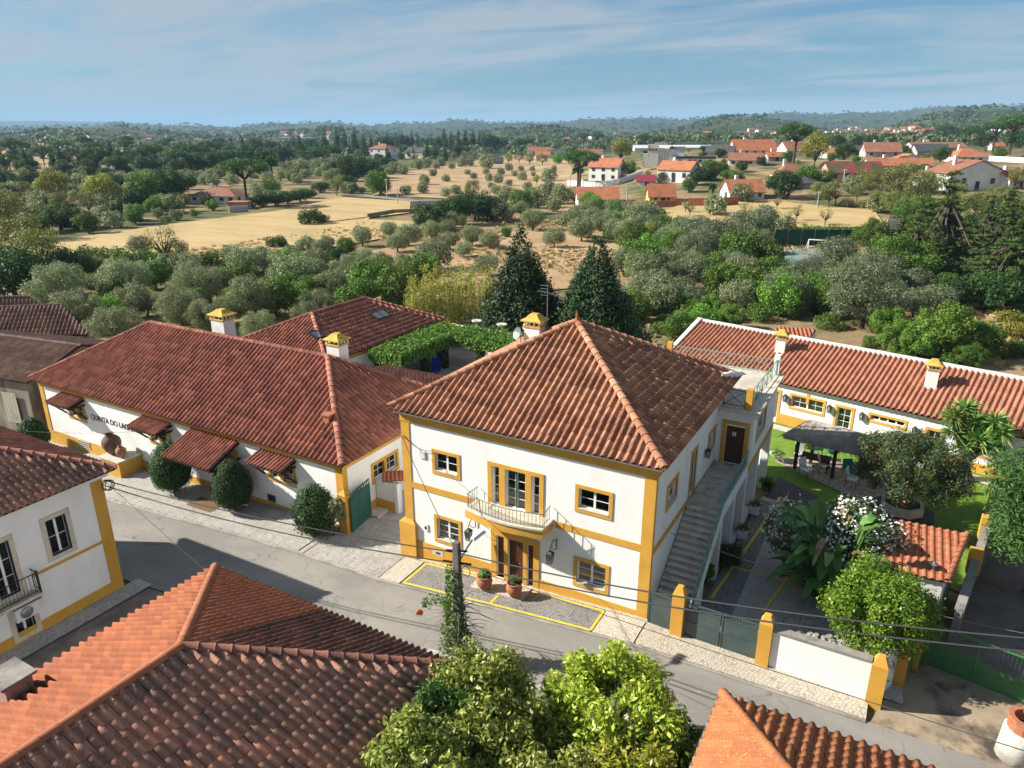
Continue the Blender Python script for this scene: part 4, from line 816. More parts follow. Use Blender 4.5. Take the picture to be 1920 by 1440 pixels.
# pedestal with jars
pd = thing('jar_pedestal', 'ochre masonry plinth with pale stone top against the long house', 'pedestal', (-37.9, 21.9, -0.5))
MB().box(-38.75, -37.05, 21.15, 22.56, -0.8, 0.42).build('plinth_block', ochre, pd); MB().box(-38.82, -36.98, 21.08, 22.565, 0.421, 0.5).build('stone_top', slabm, pd); MB().box(-37.5, -37.25, 21.135, 21.149, 0.1, 0.25).build('label_plate', paintw, pd)
def jar(x, y, z, s, mat, name, label, tilt=0.0):
    pr = [(0.0, 0.0), (0.16, 0.0), (0.22, 0.05), (0.36, 0.25), (0.47, 0.5), (0.50, 0.68), (0.47, 0.85), (0.36, 1.0), (0.22, 1.1), (0.19, 1.15), (0.24, 1.21), (0.235, 1.235), (0.17, 1.2), (0.15, 1.12), (0.3, 0.95), (0.1, 0.4)]
    o = MB().lathe([(r * s, h * s) for r, h in pr], (0, 0, 0), 24, False).build(name, mat, None, True); o.location = (x, y, z); o.rotation_euler = (tilt, tilt * 0.4, 0); return tag(o, label, 'jar')
jar(-38.35, 21.75, 0.51, 1.05, oldjar, 'clay_jar', 'huge dark brown clay storage jar on ochre pedestal', 0.06); jar(-37.45, 21.65, 0.51, 0.58, M('light_clay', (0.36, 0.20, 0.12), (0.27, 0.14, 0.08), 6, 0.85, bmp=0.3), 'clay_jar', 'small light brown clay jar beside the huge one on ochre pedestal', 0.0)
mat_o = MB().box(-30.75, -28.95, 20.6, 21.5, 0, 0.03).build('doormat', M('coir', (0.20, 0.12, 0.06), (0.15, 0.09, 0.045), 20, 0.95, bmp=0.5)); mat_o.location = (0, 0, float(gz(-29.8)) + 0.1); mat_o.rotation_euler = (0, 0, 0); tag(mat_o, 'brown coir doormat on the stone ramp before the canopied door', 'doormat')
# alley gate, pillar, mailbox, tiled gateway
ga = thing('gate_pillar', 'ochre gate pillar with green letter box at the corner of the long house', 'pillar', (-21.45, 22.35, 0)); MB().box(-21.68, -21.2, 22.1, 22.55, -0.1, 2.05).build('shaft', ochre, ga); MB().add([(-21.72, 22.06, 2.051), (-21.16, 22.06, 2.051), (-21.16, 22.59, 2.051), (-21.72, 22.59, 2.051), (-21.44, 22.32, 2.25)], [(0, 1, 4), (1, 2, 4), (2, 3, 4), (3, 0, 4), (3, 2, 1, 0)]).build('cap', ochre, ga); bx = MB().box(-21.56, -21.3, 21.98, 22.098, 1.0, 1.35).build('letter_box', green_d, ga); MB().box(-21.5, -21.36, 21.97, 21.979, 1.2, 1.24).build('slot', paintw, bx)
gt = thing('alley_gate', 'dark green metal gate leaf standing open in the alley', 'gate', (-21.1, 22.9, 0)); g0, g1 = np.array([-21.12, 22.3, 0.12]), np.array([-21.38, 24.0, 0.12]); dq = g1 - g0
MB().obox(g0, dq, (0.05, 0.01, 0), (0, 0, 1.75)).build('leaf', green_d, gt)
for i in range(12): p = g0 + dq * (i + 0.5) / 12 + np.array([0.025, 0, 1.75]); MB().bar(p, p + np.array([0, 0, 0.22]), 0.03).build('bar', green_d, gt)
MB().bar(g0 + np.array([0.025, 0, 1.98]), g1 + np.array([0.025, 0, 1.98]), 0.05).build('top_rail', green_d, gt)
gw = thing('gateway', 'small white gateway with red tiled coping and pale lattice gate', 'gateway', (-20.5, 24.9, 0)); MB().box(-21.68, -20.5, 24.85, 25.1, -0.1, 1.62).build('stub_wall', white, gw); MB().box(-20.5, -20.3, 24.8, 25.15, -0.1, 1.64).build('post', white, gw); MB().box(-21.68, -20.48, 24.82, 24.849, -0.1, 0.6).build('plinth', ochre, gw)
Rw = Roof(gw, 60); Rw.face([(-21.0, 24.55, 1.80), (-18.0, 26.9, 1.80), (-18.3, 27.3, 2.05), (-21.3, 24.95, 2.05)], T_new, 0.2, 0.3); Rw.done()
lat = MB(); a_, b_ = np.array([-20.35, 25.0, 0.1]), np.array([-18.2, 26.7, 0.1])
for i in range(22): p = a_ + (b_ - a_) * i / 22; q_ = a_ + (b_ - a_) * (i + 1) / 22; [lat.bar(p + np.array([0, 0, j * 0.12]), q_ + np.array([0, 0, j * 0.12 + 0.12]), 0.012) for j in range(13)]
lat.bar(a_, a_ + [0, 0, 1.65], 0.04); lat.bar(b_, b_ + [0, 0, 1.65], 0.04); lat.bar((a_ + b_) / 2, (a_ + b_) / 2 + [0, 0, 1.65], 0.04); lat.build('lattice_gate', paintw, gw)
pb = thing('flower_trough', 'low pale trough with small plants at the foot of the alley wall', 'planter', (-21.2, 24.4, 0)); MB().box(-21.66, -20.9, 23.95, 24.78, 0.0, 0.18).build('trough', slabm, pb)
# ================================================================== RIGHT LOW HOUSE
ra = Zp(1455, 785, 0.28); rb = Zp(1872, 893, 0.28); rd = (rb - ra)[:2]; rd = rd / np.hypot(*rd); rn = np.array([rd[1], -rd[0]])
wR = Wall(ra[:2], rd, rn); rh_ = thing('garden_house', 'low white house with ochre framed doors and long orange tiled roof behind the garden', 'house', (ra[0], ra[1], 0.2))
def pr(x, y): return px_wall(wR, x, y)
hol = []
def rwin(px0, py0, px1, py1, **kw):
    a0, z1 = pr(px0, py0); a1, z0 = pr(px1, py1); return window(rh_, wR, a0, a1, z0, z1, **kw)
hol.append(rwin(1482, 736, 1545, 782, t=0.14, leaves=2, rows=2, pcols=2, curtain=curt)); a0, _ = pr(1513, 760); wR.box(MB(), a0 - 0.09, a0 + 0.09, 1.75, 2.45, -0.13, 0.036).build('window_mullion', ochre, rh_)
hol.append(rwin(1629, 772, 1699, 808, t=0.14, leaves=4, rows=1)); hol.append(rwin(1838, 824, 1866, 866, t=0.15, leaves=1, rows=1, curtain=curt))
for (x0, x1, yt) in ((1451, 1466, 728), (1567, 1604, 757), (1736, 1774, 799)):
    a0, zt = pr(x0, yt); a1, _ = pr(x1, yt + 8); q = MB(); wR.ring(q, a0, a1, 0.1, zt, 0.15, -0.02, 0.035, False); q.build('door_surround', ochre, rh_)
    hol.append(window(rh_, wR, a0 + 0.15, a1 - 0.15, 0.32, zt - 0.15, 0, 1, 4, pcols=2, sill=False, name='glazed_door', surround=False, ft=0.07))
RHT = 2.82; m_ = MB(); wR.panel(m_, -8.0, 17.0, -0.5, RHT, hol); m_.build('front_wall', white, rh_)
m_ = MB(); bk = 9.2
for a in (-8.0, 17.0): m_.add([wR.p(a, -0.5), wR.p(a, RHT), wR.p(a, 4.5, -4.55), wR.p(a, RHT, -bk), wR.p(a, -0.5, -bk)], [(0, 1, 2, 3, 4)])
m_.quad(wR.p(-8, -0.5, -bk), wR.p(17, -0.5, -bk), wR.p(17, RHT, -bk), wR.p(-8, RHT, -bk)); m_.build('back_walls', white, rh_)
da = [h for h in hol if h[2] < 0.5]; edges_ = sorted([(h[0] - 0.15, h[1] + 0.15) for h in da]); x_ = -8.0
for s0, s1 in edges_ + [(17.0, 17.0)]:
    if s0 - x_ > 0.05: wR.box(MB(), x_, s0, -0.2, 0.72, -0.02, 0.03).build('plinth', ochre, rh_)
    x_ = s1
wR.box(MB(), -8.0, 17.0, RHT - 0.12, RHT, -0.02, 0.12).build('cornice', white, rh_)
RRf = Roof(rh_, 300); zE = 2.86; RRf.face([wR.p(-8.3, zE, 0.36), wR.p(17.2, zE, 0.36), wR.p(17.2, 4.55, -4.55), wR.p(-8.3, 4.55, -4.55)], T_right, 0.30, 0.40, sag=1.25); RRf.face([wR.p(17.2, zE, -bk - 0.3), wR.p(-8.3, zE, -bk - 0.3), wR.p(-8.3, 4.55, -4.55), wR.p(17.2, 4.55, -4.55)], T_right, 0.30, 0.40, sag=1.25); RRf.done()
MB().obox(wR.p(-8.4, 4.5, -4.42), wR.p(17.2, 4.5, -4.42) - wR.p(-8.4, 4.5, -4.42), wR.p(0, 0, -0.36) - wR.p(0, 0, 0), (0, 0, 0.2)).build('ridge_coping', white2, rh_); MB().obox(wR.p(-8.45, zE, 0.3), wR.p(-8.15, zE, 0.3) - wR.p(-8.45, zE, 0.3), wR.p(-8.45, 4.68, -4.5) - wR.p(-8.45, zE, 0.3), (0, 0, 0.14)).build('verge_coping', white2, rh_)
for (cxp, cyp) in ((1463, 655), (1746, 715)):
    c_ = Zp(cxp, cyp, 4.1); chimney(rh_, c_[0], c_[1], 3.6, 4.85, 0.62, 0.62)
for i, (lx, ly) in enumerate(((1474, 741), (1557, 761), (1618, 775), (1717, 802))):
    a, z = pr(lx, ly); lantern('wall_lantern', ['iron lantern left of the paired garden house window', 'iron lantern between the paired window and the glazed door', 'iron lantern between the glazed door and the long low window', 'iron lantern right of the long low window'][i], wR.p(a, z - 0.05, 0.0), wR.n, 0.95, bracket=False)
# small brick-red roof with ivy behind it
ob = thing('outbuilding', 'small orange roofed outbuilding overgrown with ivy behind the garden house', 'shed', (-4.5, 55, 0.2)); o0 = Zp(1435, 628, 3.2); o1 = Zp(1500, 640, 3.2)
P4 = [Zp(1425, 650, 3.1), Zp(1500, 655, 3.1), Zp(1530, 618, 3.6), Zp(1468, 617, 3.6)]; n3 = np.cross(P4[1] - P4[0], P4[2] - P4[0]); P4[3] = P4[0] + (P4[2] - P4[1])
Ro = Roof(ob, 0); Ro.face(P4, T_new, 0.3, 0.4); Ro.done(); MB().prism([(p[0], p[1]) for p in P4], 0.0, [p[2] - 0.12 for p in P4]).build('walls', white2, ob)
# ================================================================== BACK WING WITH SKYLIGHTS AND PATIO
bw = thing('back_wing', 'white wing with hipped red tile roof and two roof windows behind the long house', 'house', (-37, 39, 0.2))
bx0, bx1, by0, by1, be = -41.6, -32.4, 33.2, 46.6, 3.65; MB().box(bx0 + 0.35, bx1 - 0.35, by0 + 0.3, by1 - 0.35, -0.5, be - 0.05).build('walls', white, bw); MB().box(bx1 - 0.349, bx1 - 0.31, by0 + 0.3, by1 - 0.31, 3.2, 3.5).build('cornice', ochre, bw); MB().box(bx1 - 0.349, bx1 - 0.3, by0 + 0.3, by1 - 0.31, 0.5, 1.9).build('dado', ochre, bw)
q1, q2, q3, q4 = (bx1, by0, be), (bx1, by1, be), (bx0, by1, be), (bx0, by0, be); s1_, s2_ = np.array([-37.0, 36.9, 5.6]), np.array([-37.0, 42.6, 5.6])
Rb = Roof(bw, 120)
for f_ in ([q1, q2, s2_, s1_], [q2, q3, s2_], [q3, q4, s1_, s2_], [q4, q1, s1_]): Rb.face(f_, T_left, 0.30, 0.42, sag=1.25)
for a, b in ((q1, s1_), (q2, s2_), (q3, s2_), (q4, s1_), (s1_, s2_)): Rb.cap(np.array(a) + [0, 0, 0.06], np.array(b) + [0, 0, 0.06], T_left, 0.15, 0.42, 0.07)
Rb.done()
def skylight(c, yaw_v, n, w, h, panes):
    u = yaw_v / np.linalg.norm(yaw_v); v = np.cross(n, u); c = c + n * 0.12; o = c - u * w / 2 - v * h / 2; f = MB()
    for (a, b) in ((o, u * w), (o + v * (h - 0.07), u * w)): f.obox(a, b, v * 0.07, n * 0.1)
    for a in (o, o + u * (w - 0.07)): f.obox(a + v * 0.07, u * 0.07, v * (h - 0.14), n * 0.1)
    if panes == 2: f.obox(o + u * (w / 2 - 0.05) + v * 0.07, u * 0.1, v * (h - 0.14), n * 0.1)
    k = f.build('skylight', iron, bw)
    for i in range(panes): a = o + u * (0.07 + i * (w / 2)) + v * 0.07 + n * 0.06; MB().obox(a, u * ((w - 0.14) if panes == 1 else w / 2 - 0.12), v * (h - 0.14), n * 0.02).build('skylight_pane', M('sky_glass', (0.10, 0.12, 0.14), None, rough=0.08, spec=0.8), k)
nE = np.cross(np.array(q2) - np.array(q1), s1_ - np.array(q1)); nE = nE / np.linalg.norm(nE); nE = nE if nE[2] > 0 else -nE
def on_plane(px, py, p0, n): r = ray(px, py); return CAM + r * (((np.asarray(p0) - CAM) @ n) / (r @ n))
skylight(on_plane(712, 593, q1, nE), np.array([0, 1.0, 0]), nE, 1.5, 0.95, 2)
nS = np.cross(np.array(q1) - np.array(q4), s1_ - np.array(q4)); nS = nS / np.linalg.norm(nS); nS = nS if nS[2] > 0 else -nS
skylight(on_plane(592, 631, q1, nE), np.array([0, 1.0, 0]), nE, 0.75, 0.9, 1)
# link roof behind the main house
lw = thing('rear_link', 'low tiled link roof between the long house and the patio', 'roof', (-24, 34, 0)); k0, k1, k2, k3 = Zp(655, 684, 4.2), Zp(830, 722, 4.2), Zp(826, 706, 4.15), Zp(655, 672, 4.15)
Rk = Roof(lw, 0); Rk.face([(-29.5, 35.6, 3.25), (-18.0, 35.6, 3.25), (-18.0, 32.4, 3.85), (-29.5, 32.4, 3.85)], T_left, 0.3, 0.4); Rk.done(); MB().box(-29.3, -18.1, 32.45, 35.3, -0.2, 3.15).build('walls', white2, lw)
# patio
pz = 1.15; pat = MB().box(-32.7, -18, 36.3, 47.6, -0.4, pz); struct('patio', pat, slabm)
par = thing('patio_balustrade', 'ochre pillared balustrade closing the patio', 'balustrade', (-25, 47.5, pz))
for x in np.arange(-32, -17.9, 2.3): MB().box(x - 0.2, x + 0.2, 47.2, 47.6, pz, pz + 2.0).build('pillar', ochre, par)
for x in np.arange(-32, -18, 2.3): MB().box(x + 0.21, x + 2.09, 47.3, 47.5, pz, pz + 0.85).build('low_wall', white2, par); MB().box(x + 0.2, x + 2.1, 47.25, 47.55, pz + 1.75, pz + 1.95).build('beam', white2, par); c_ = MB(); c_.bar((x + 0.25, 47.4, pz + 0.9), (x + 2.05, 47.4, pz + 1.7), 0.05); c_.bar((x + 2.05, 47.4, pz + 0.9), (x + 0.25, 47.4, pz + 1.7), 0.05); c_.build('cross_bars', ochre, par)
for i, x in enumerate(np.arange(-29.7, -20, 2.3)):
    u = MB().lathe([(0.12, 0), (0.12, 0.04), (0.06, 0.1), (0.07, 0.3), (0.16, 0.36), (0.36, 0.46), (0.42, 0.56), (0.40, 0.58), (0.2, 0.45)], (x, 47.4, pz + 2.0), 16, False).build('stone_urn', stone, None, True); tag(u, 'pale stone urn on a pillar of the patio balustrade', 'urn', 'urns on the patio balustrade')
blue = M('blue_canvas', (0.012, 0.035, 0.30), (0.015, 0.045, 0.36), 3, 0.8)
def lounger(x, y, rz_, i):
    t = thing('sun_lounger', 'blue sun lounger with raised back on the patio', 'sun lounger', (x, y, pz), 'blue loungers on the patio', world=False); t.rotation_euler = (0, 0, rz_)
    MB().box(-0.32, 0.32, -0.9, 0.25, 0.30, 0.38).build('seat_pad', blue, t); MB().obox((-0.32, 0.25, 0.32), (0.64, 0, 0), (0, 0.55, 0.5), (0, -0.06, 0.07)).build('back_pad', blue, t)
    for sx in (-0.3, 0.28):
        for sy in (-0.8, 0.2): MB().box(sx, sx + 0.03, sy, sy + 0.03, 0, 0.3).build('leg', paintw, t)
for i, (lx, ly) in enumerate(((706, 697), (796, 695), (818, 690))): p = Zp(lx, ly, pz + 0.3); lounger(p[0], p[1], R(35), i)
pt_ = Zp(826, 675, pz); o = MB().lathe([(0.0, 0), (0.26, 0), (0.34, 0.6), (0.36, 0.62), (0.30, 0.58)], (pt_[0], pt_[1], pz), 14, False).build('blue_pot', M('blue_glaze', (0.10, 0.22, 0.28), None, rough=0.4), None, True); tag(o, 'blue glazed pot standing on the patio by the pergola pillars', 'pot')
# ================================================================== BARNS AT THE LEFT EDGE
barnw = M('stained_render', (0.36, 0.32, 0.26), (0.22, 0.195, 0.16), 0.9, 0.95, (0.10, 0.09, 0.08), 0.8, 0.5, 0.68, 0.4, 10, stretch=(1, 1, 0.3)); barnp = M('sandy_render', (0.48, 0.40, 0.29), (0.40, 0.32, 0.22), 0.9, 0.95, (0.40, 0.25, 0.10), 0.6, 0.55, 0.7, 0.3, 12)
def barn(name, label, eL, eR, tR, tL, wallz, wm, tile=T_barn, lim=150):
    b = thing(name, label, 'barn', (*(((np.asarray(eL) + np.asarray(tR)) / 2)[:2]), wallz)); Rr = Roof(b, lim); Rr.face([eL, eR, tR, tL], tile, 0.30, 0.42); Rr.cap(np.array(tL), np.array(tR), tile, 0.14, 0.42, 0.05)
    eL, eR, tR, tL = map(np.asarray, (eL, eR, tR, tL)); bL, bR = tL + (tL - eL) * [1, 1, -1], tR + (tR - eR) * [1, 1, -1]; Rr.face([bR, bL, tL, tR], tile, 0.30, 0.42); Rr.done()
    def ins(p, q_): return p + (q_ - p) * 0.03
    c = (eL + tR + bL) / 3; m = MB()
    for ring in ([eL, eR], [bR, bL]): a_, b_2 = ring; m.quad((a_[0], a_[1], wallz), (b_2[0], b_2[1], wallz), (b_2[0], b_2[1], b_2[2] - 0.1), (a_[0], a_[1], a_[2] - 0.1))
    for e_, t_, k_ in ((eL, tL, bL), (eR, tR, bR)): m.add([(e_[0], e_[1], wallz), (e_[0], e_[1], e_[2] - 0.1), (t_[0], t_[1], t_[2] - 0.1), (k_[0], k_[1], k_[2] - 0.1), (k_[0], k_[1], wallz)], [(0, 1, 2, 3, 4)])
    m.v = [tuple(np.array(v) + np.append((c[:2] - np.array(v)[:2]) * 0.045, 0)) for v in m.v]; m.build('walls', wm, b); return b
eR_ = Zp(168, 627, 3.2); tR_ = Zp(117, 572, 5.0); dB = (np.array([-9.0, -9.5, 0])); dB = np.array([-0.78, -0.62, 0]) * 14
barn('stone_barn', 'old barn with bleached ribbed tiles and sandy gable wall among the olives', eR_ + dB, eR_, tR_, tR_ + dB, -0.8, barnp)
e2 = Zp(112, 668, 3.3); t2 = Zp(0, 637, 4.4)
barn('low_barn', 'low dark tiled barn roof abutting the long house', np.array([-60.0, 20.2, 3.1]), np.array([-47.2, 22.3, 3.1]), np.array([-48.2, 26.6, 4.3]), np.array([-61, 24.5, 4.3]), -1.2, barnw)
bdoor = thing('barn_door', 'peeling pale timber double door in the stained barn wall', 'door', (-50.2, 22.0, -1.0)); wBD = Wall((-60.0, 20.2), (12.8, 2.1), (2.1, -12.8))
a0, z1 = px_wall(wBD, 0, 735); a1, z0 = px_wall(wBD, 40, 795)
for k in range(6): wBD.box(MB(), a0 + k * (a1 - a0) / 6 + 0.01, a0 + (k + 1) * (a1 - a0) / 6 - 0.01, z0, z1, -0.05, 0.12 - 0.2).build('board', M('peeling_paint', (0.50, 0.48, 0.38), (0.38, 0.36, 0.28), 3, 0.9, (0.16, 0.14, 0.10), 2.5, 0.55, 0.68, stretch=(4, 4, 0.5)), bdoor)
e3 = Zp(57, 558, 4.2); barn('far_barn', 'brown tiled barn end standing behind the ribbed barn', Zp(20, 592, 3.2) + np.array([-9.0, -6.6, 0]), Zp(20, 592, 3.2), Zp(57, 556, 5.0), Zp(57, 556, 5.0) + np.array([-9.0, -6.6, 0]), -0.5, barnw, T_barn, 0)
# ================================================================== WHITE NEIGHBOUR HOUSE (left edge)
nhx, nhy = -26.93, 14.55
nh = thing('corner_house', 'white two-storey corner house with stone window frames and iron balcony', 'house', (-30, 10, -0.3)); wN = Wall((nhx, 0), (0, 1), (1, 0)); wNn = Wall((0, nhy), (-1, 0), (0, 1))
nb = M('navy_paint', (0.02, 0.03, 0.05), None, rough=0.5)
def nwin(x0, y0, x1, y1, rows, balc=False):
    a0, z1 = px_wall(wN, x0, y0); a1, z0 = px_wall(wN, x1, y1); return a0, a1, z0, z1
def cwin(a0, a1, z0, z1, rows=2, trans=True, name='window'):
    o = window(nh, wN, a0, a1, z0, z1, 0.17, 2, rows, sm=stone, sill=False, dep=0.10, name=name); A0_, A1_, B0_, B1_ = o
    wN.ring(MB(), A0_, A1_, B0_, B1_, 0.05, -0.075, -0.02).build('outer_frame', nb, nh); return o
hN = [cwin(12.02, 13.12, 2.47, 4.32, 2), cwin(10.0, 11.05, 1.75, 4.25, 3, name='french_window'), cwin(10.25, 11.25, -0.05, 1.75, 2)]
m_ = MB(); wN.panel(m_, 0.0, nhy, -0.8, 5.15, hN); wNn.panel(m_, -nhx, 36, -0.8, 5.15); m_.build('walls', white, nh)
wN.box(MB(), nhy - 0.45, nhy + 0.03, -0.8, 5.1, -0.3, 0.03).build('corner_pilaster', ochre, nh); wN.box(MB(), 0.0, nhy - 0.452, -0.8, 0.32, -0.02, 0.028).build('plinth', ochre, nh); wN.box(MB(), 11.35, nhy - 0.452, 2.20, 2.32, -0.01, 0.025).build('storey_band', ochre, nh)
bsl = wN.box(MB(), 9.6, 11.35, 1.62, 1.74, -0.01, 0.5).build('balcony', stone, nh); br = MB()
for z_ in (1.86, 2.6): br.bar(wN.p(9.6, z_, 0.46), wN.p(11.32, z_, 0.46), 0.03); br.bar(wN.p(11.32, z_, 0.46), wN.p(11.32, z_, 0.02), 0.03)
br.bar(wN.p(11.32, 1.74, 0.46), wN.p(11.32, 2.68, 0.46), 0.05); br.build('balcony_rail', iron, bsl)
for k in range(14): MB().bar(wN.p(9.65 + k * 0.125, 1.86, 0.46), wN.p(9.65 + k * 0.125, 2.6, 0.46), 0.014).build('baluster', iron, bsl)
for k in range(3): MB().bar(wN.p(11.32, 1.86, 0.1 + k * 0.12), wN.p(11.32, 2.6, 0.1 + k * 0.12), 0.014).build('baluster', iron, bsl)
ac = wN.box(MB(), 10.35, 11.25, 0.95, 1.5, 0.05, 0.4).build('air_conditioner', white2, nh); f_ = MB().lathe([(0.22, 0), (0.22, 0.03), (0.05, 0.04)], (0, 0, 0), 18).build('fan_grille', greym, ac, True); f_.location = tuple(wN.p(10.72, 1.22, 0.4)); f_.rotation_euler = (0, R(90), 0); wN.box(MB(), 10.3, 11.3, 1.5, 1.56, 0.03, 0.46).build('ac_hood', greym, ac)
n_e = 5.27; c_e = np.array([nhx + 0.42, nhy + 0.42, n_e]); hp = 3.6; Rn = Roof(nh, 300); apx = np.array([nhx + 0.42 - hp, nhy + 0.42 - hp, n_e + 1.7])
Rn.face([np.array([c_e[0], -4, n_e]), c_e, apx, np.array([apx[0], -4, apx[2]])], T_old, 0.25, 0.38, sag=1.3); Rn.face([c_e, np.array([-36, c_e[1], n_e]), np.array([-36 + 0, apx[1], apx[2]]), apx], T_left, 0.25, 0.38)
Rn.cap(c_e + [0, 0, 0.05], apx + [0, 0, 0.05], T_left, 0.13, 0.40, 0.06); Rn.cap(apx + [0, 0, 0.04], np.array([apx[0], -4, apx[2] + 0.04]), T_left, 0.13, 0.4, 0.05); Rn.cap(apx + [0, 0, 0.04], np.array([-36, apx[1], apx[2] + 0.04]), T_left, 0.13, 0.4, 0.05); Rn.done()
MB().box(-36, apx[0], -4, apx[1], n_e, apx[2] - 0.05).build('roof_core', deckm, nh)
wN.box(MB(), 0.0, nhy + 0.2, 5.0, 5.2, -0.1, 0.2).build('eave_moulding', white, nh)
# ================================================================== FOREGROUND HOUSE (big tiled roof, lower left)
fg = thing('street_house', 'house below with new orange tiles beside old blackened tiles on its hipped roof', 'house', (-14, 6, 0))
FE = 3.9; fc1 = np.array([-19.15, 13.5, FE]); fc2 = np.array([-9.3, 13.5, FE]); fap = np.array([-14.25, 8.75, 5.95]); fr = np.array([-14.45, -6, 5.95]); f1b = np.array([-19.35, -6, FE]); f2b = np.array([-9.5, -6, FE])
Rf = Roof(fg, 300); Rf.face([f1b, fc1, fap, fr], T_new2, 0.25, 0.40, sag=1.7)
Rf.face([fc2, fc1, fap], T_new, 0.22, 0.37, sag=1.2, matfn=lambda u, v: T_new if u > 5.05 else T_oldh)
Rf.face([f2b, fc2, fap, fr], T_old, 0.25, 0.37, jit=0.012, sag=1.35)
Rf.cap(fc1 + [0, 0, 0.05], fap + [0, 0, 0.05], T_new, 0.13, 0.40, 0.06); Rf.cap(fap + [0, 0, 0.05], fr + [0, 0, 0.05], T_new, 0.13, 0.42, 0.06); Rf.cap(fc2 + [0, 0, 0.05], fap + [0, 0, 0.05], T_oldh, 0.13, 0.40, 0.06); Rf.done()
MB().box(-14.45, -14.12, -6, 8.6, 5.83, 5.90).build('ridge_mortar', concr, fg)
MB().box(-18.8, -9.7, -6, 13.15, -0.2, 3.85).build('walls', white2, fg)
cs = MB().box(-18.75, -17.95, 6.35, 7.0, 3.9, 4.95).build('chimney', M('flaking_pink', (0.45, 0.30, 0.27), (0.30, 0.20, 0.18), 4, 0.9, (0.16, 0.12, 0.11), 3, bmp=0.3), fg); MB().box(-18.85, -17.85, 6.25, 7.1, 4.951, 5.03).build('chimney_slab', concr, cs)
# ================================================================== FOREGROUND ROOF (lower right)
fr2 = thing('lichen_roof_house', 'small house at the street edge with lichen spotted orange hip roof', 'house', (1, 12, 0.5))
g1 = np.array([-2.62, 16.35, 3.6]); hp_ = g1 + np.array([1.9, -2.7, 1.0]) * 2.2
R2 = Roof(fr2, 300); R2.face([np.array([-2.62, 2, 3.6]), g1, hp_, np.array([hp_[0], 2, hp_[2]])], T_lich, 0.30, 0.44, jit=0.012); R2.face([np.array([9, 16.35, 3.6]), g1, hp_, np.array([9, hp_[1], hp_[2]])], T_lich, 0.30, 0.44, jit=0.012)
R2.cap(g1 + [0, 0, 0.06], hp_ + [0, 0, 0.06], T_lich, 0.14, 0.44, 0.07); R2.done(); MB().box(-2.3, 9, 2, 16.0, 0, 3.5).build('walls', white2, fr2); MB().box(-2.76, -2.66, 2, 16.4, 3.46, 3.55).build('gutter', greym, fr2); MB().box(hp_[0], 9, 2, hp_[1], 3.5, hp_[2] - 0.05).build('roof_core', deckm, fr2)
# ================================================================== FOLIAGE TOOLS
def leaf_cloud(blobs, n, size, seed, aspect=0.45, shell=0.5, out=0.8, upb=0.25, var=0.4, cull=0.62, droop=0.0):
    """leaf faces spread through the outer part of many small clumps; returns vertex and face arrays"""
    rs = np.random.RandomState(seed); C_ = np.array([b[0] for b in blobs], float); Rr = np.array([b[1] if hasattr(b[1], '__len__') else (b[1],) * 3 for b in blobs], float)
    wgt = (Rr.prod(1)) ** (2 / 3); wgt /= wgt.sum(); k = rs.choice(len(blobs), int(n * 1.35), p=wgt)
    d = rs.normal(size=(len(k), 3)); d /= np.linalg.norm(d, axis=1)[:, None]; rad = shell + (1 - shell) * rs.rand(len(k)) ** 0.6; rad *= 1 + 0.12 * rs.randn(len(k))
    P = C_[k] + d * rad[:, None] * Rr[k]
    if cull and len(blobs) < 200:
        keep = np.ones(len(k), bool)
        for i in range(len(blobs)): q = (((P - C_[i]) / Rr[i]) ** 2).sum(1); keep &= ~((q < cull ** 2) & (k != i) & (rs.rand(len(k)) < 0.85))
        P, d = P[keep], d[keep]
    P, d = P[:n], d[:n]; m = len(P)
    nn = d * out + rs.normal(size=(m, 3)) * 0.55 + np.array([0, 0, upb]); nn /= np.linalg.norm(nn, axis=1)[:, None]
    t = rs.normal(size=(m, 3)) + d * 0.4 + np.array([0, 0, -droop]); t -= nn * (t * nn).sum(1)[:, None]; t /= np.linalg.norm(t, axis=1)[:, None]; b = np.cross(nn, t)
    s = size * (1 + var * (rs.rand(m) * 2 - 1)); h = s[:, None] * 0.5; w = h * aspect
    V = np.stack([P - t * h, P + b * w + nn * w * 0.25, P + t * h, P - b * w + nn * w * 0.25], 1).reshape(-1, 3); return V, np.arange(m * 4).reshape(-1, 4)
def merge(*vq):
    V = []; Q = []; o = 0
    for v, q in vq: V.append(v); Q.append(q + o); o += len(v)
    return np.concatenate(V), np.concatenate(Q)
def blob_crown(rx, rz, cz, nb, rb, seed, ry=None, low=-0.6, inner=0.62):
    rs = np.random.RandomState(seed); ry = ry or rx; B = []
    while len(B) < nb:
        d = rs.normal(size=3); d /= np.linalg.norm(d)
        if d[2] < low: continue
        r = inner * (0.75 + 0.45 * rs.rand()); B.append((np.array([d[0] * rx * r, d[1] * ry * r, cz + d[2] * rz * r]), rb * (0.7 + 0.6 * rs.rand())))
    return B
bark = M('bark', (0.10, 0.075, 0.055), (0.055, 0.042, 0.034), 6, 0.95, bmp=0.5, bscale=20); barkg = M('bark_grey', (0.20, 0.175, 0.15), (0.12, 0.105, 0.09), 6, 0.95, bmp=0.5, bscale=20)
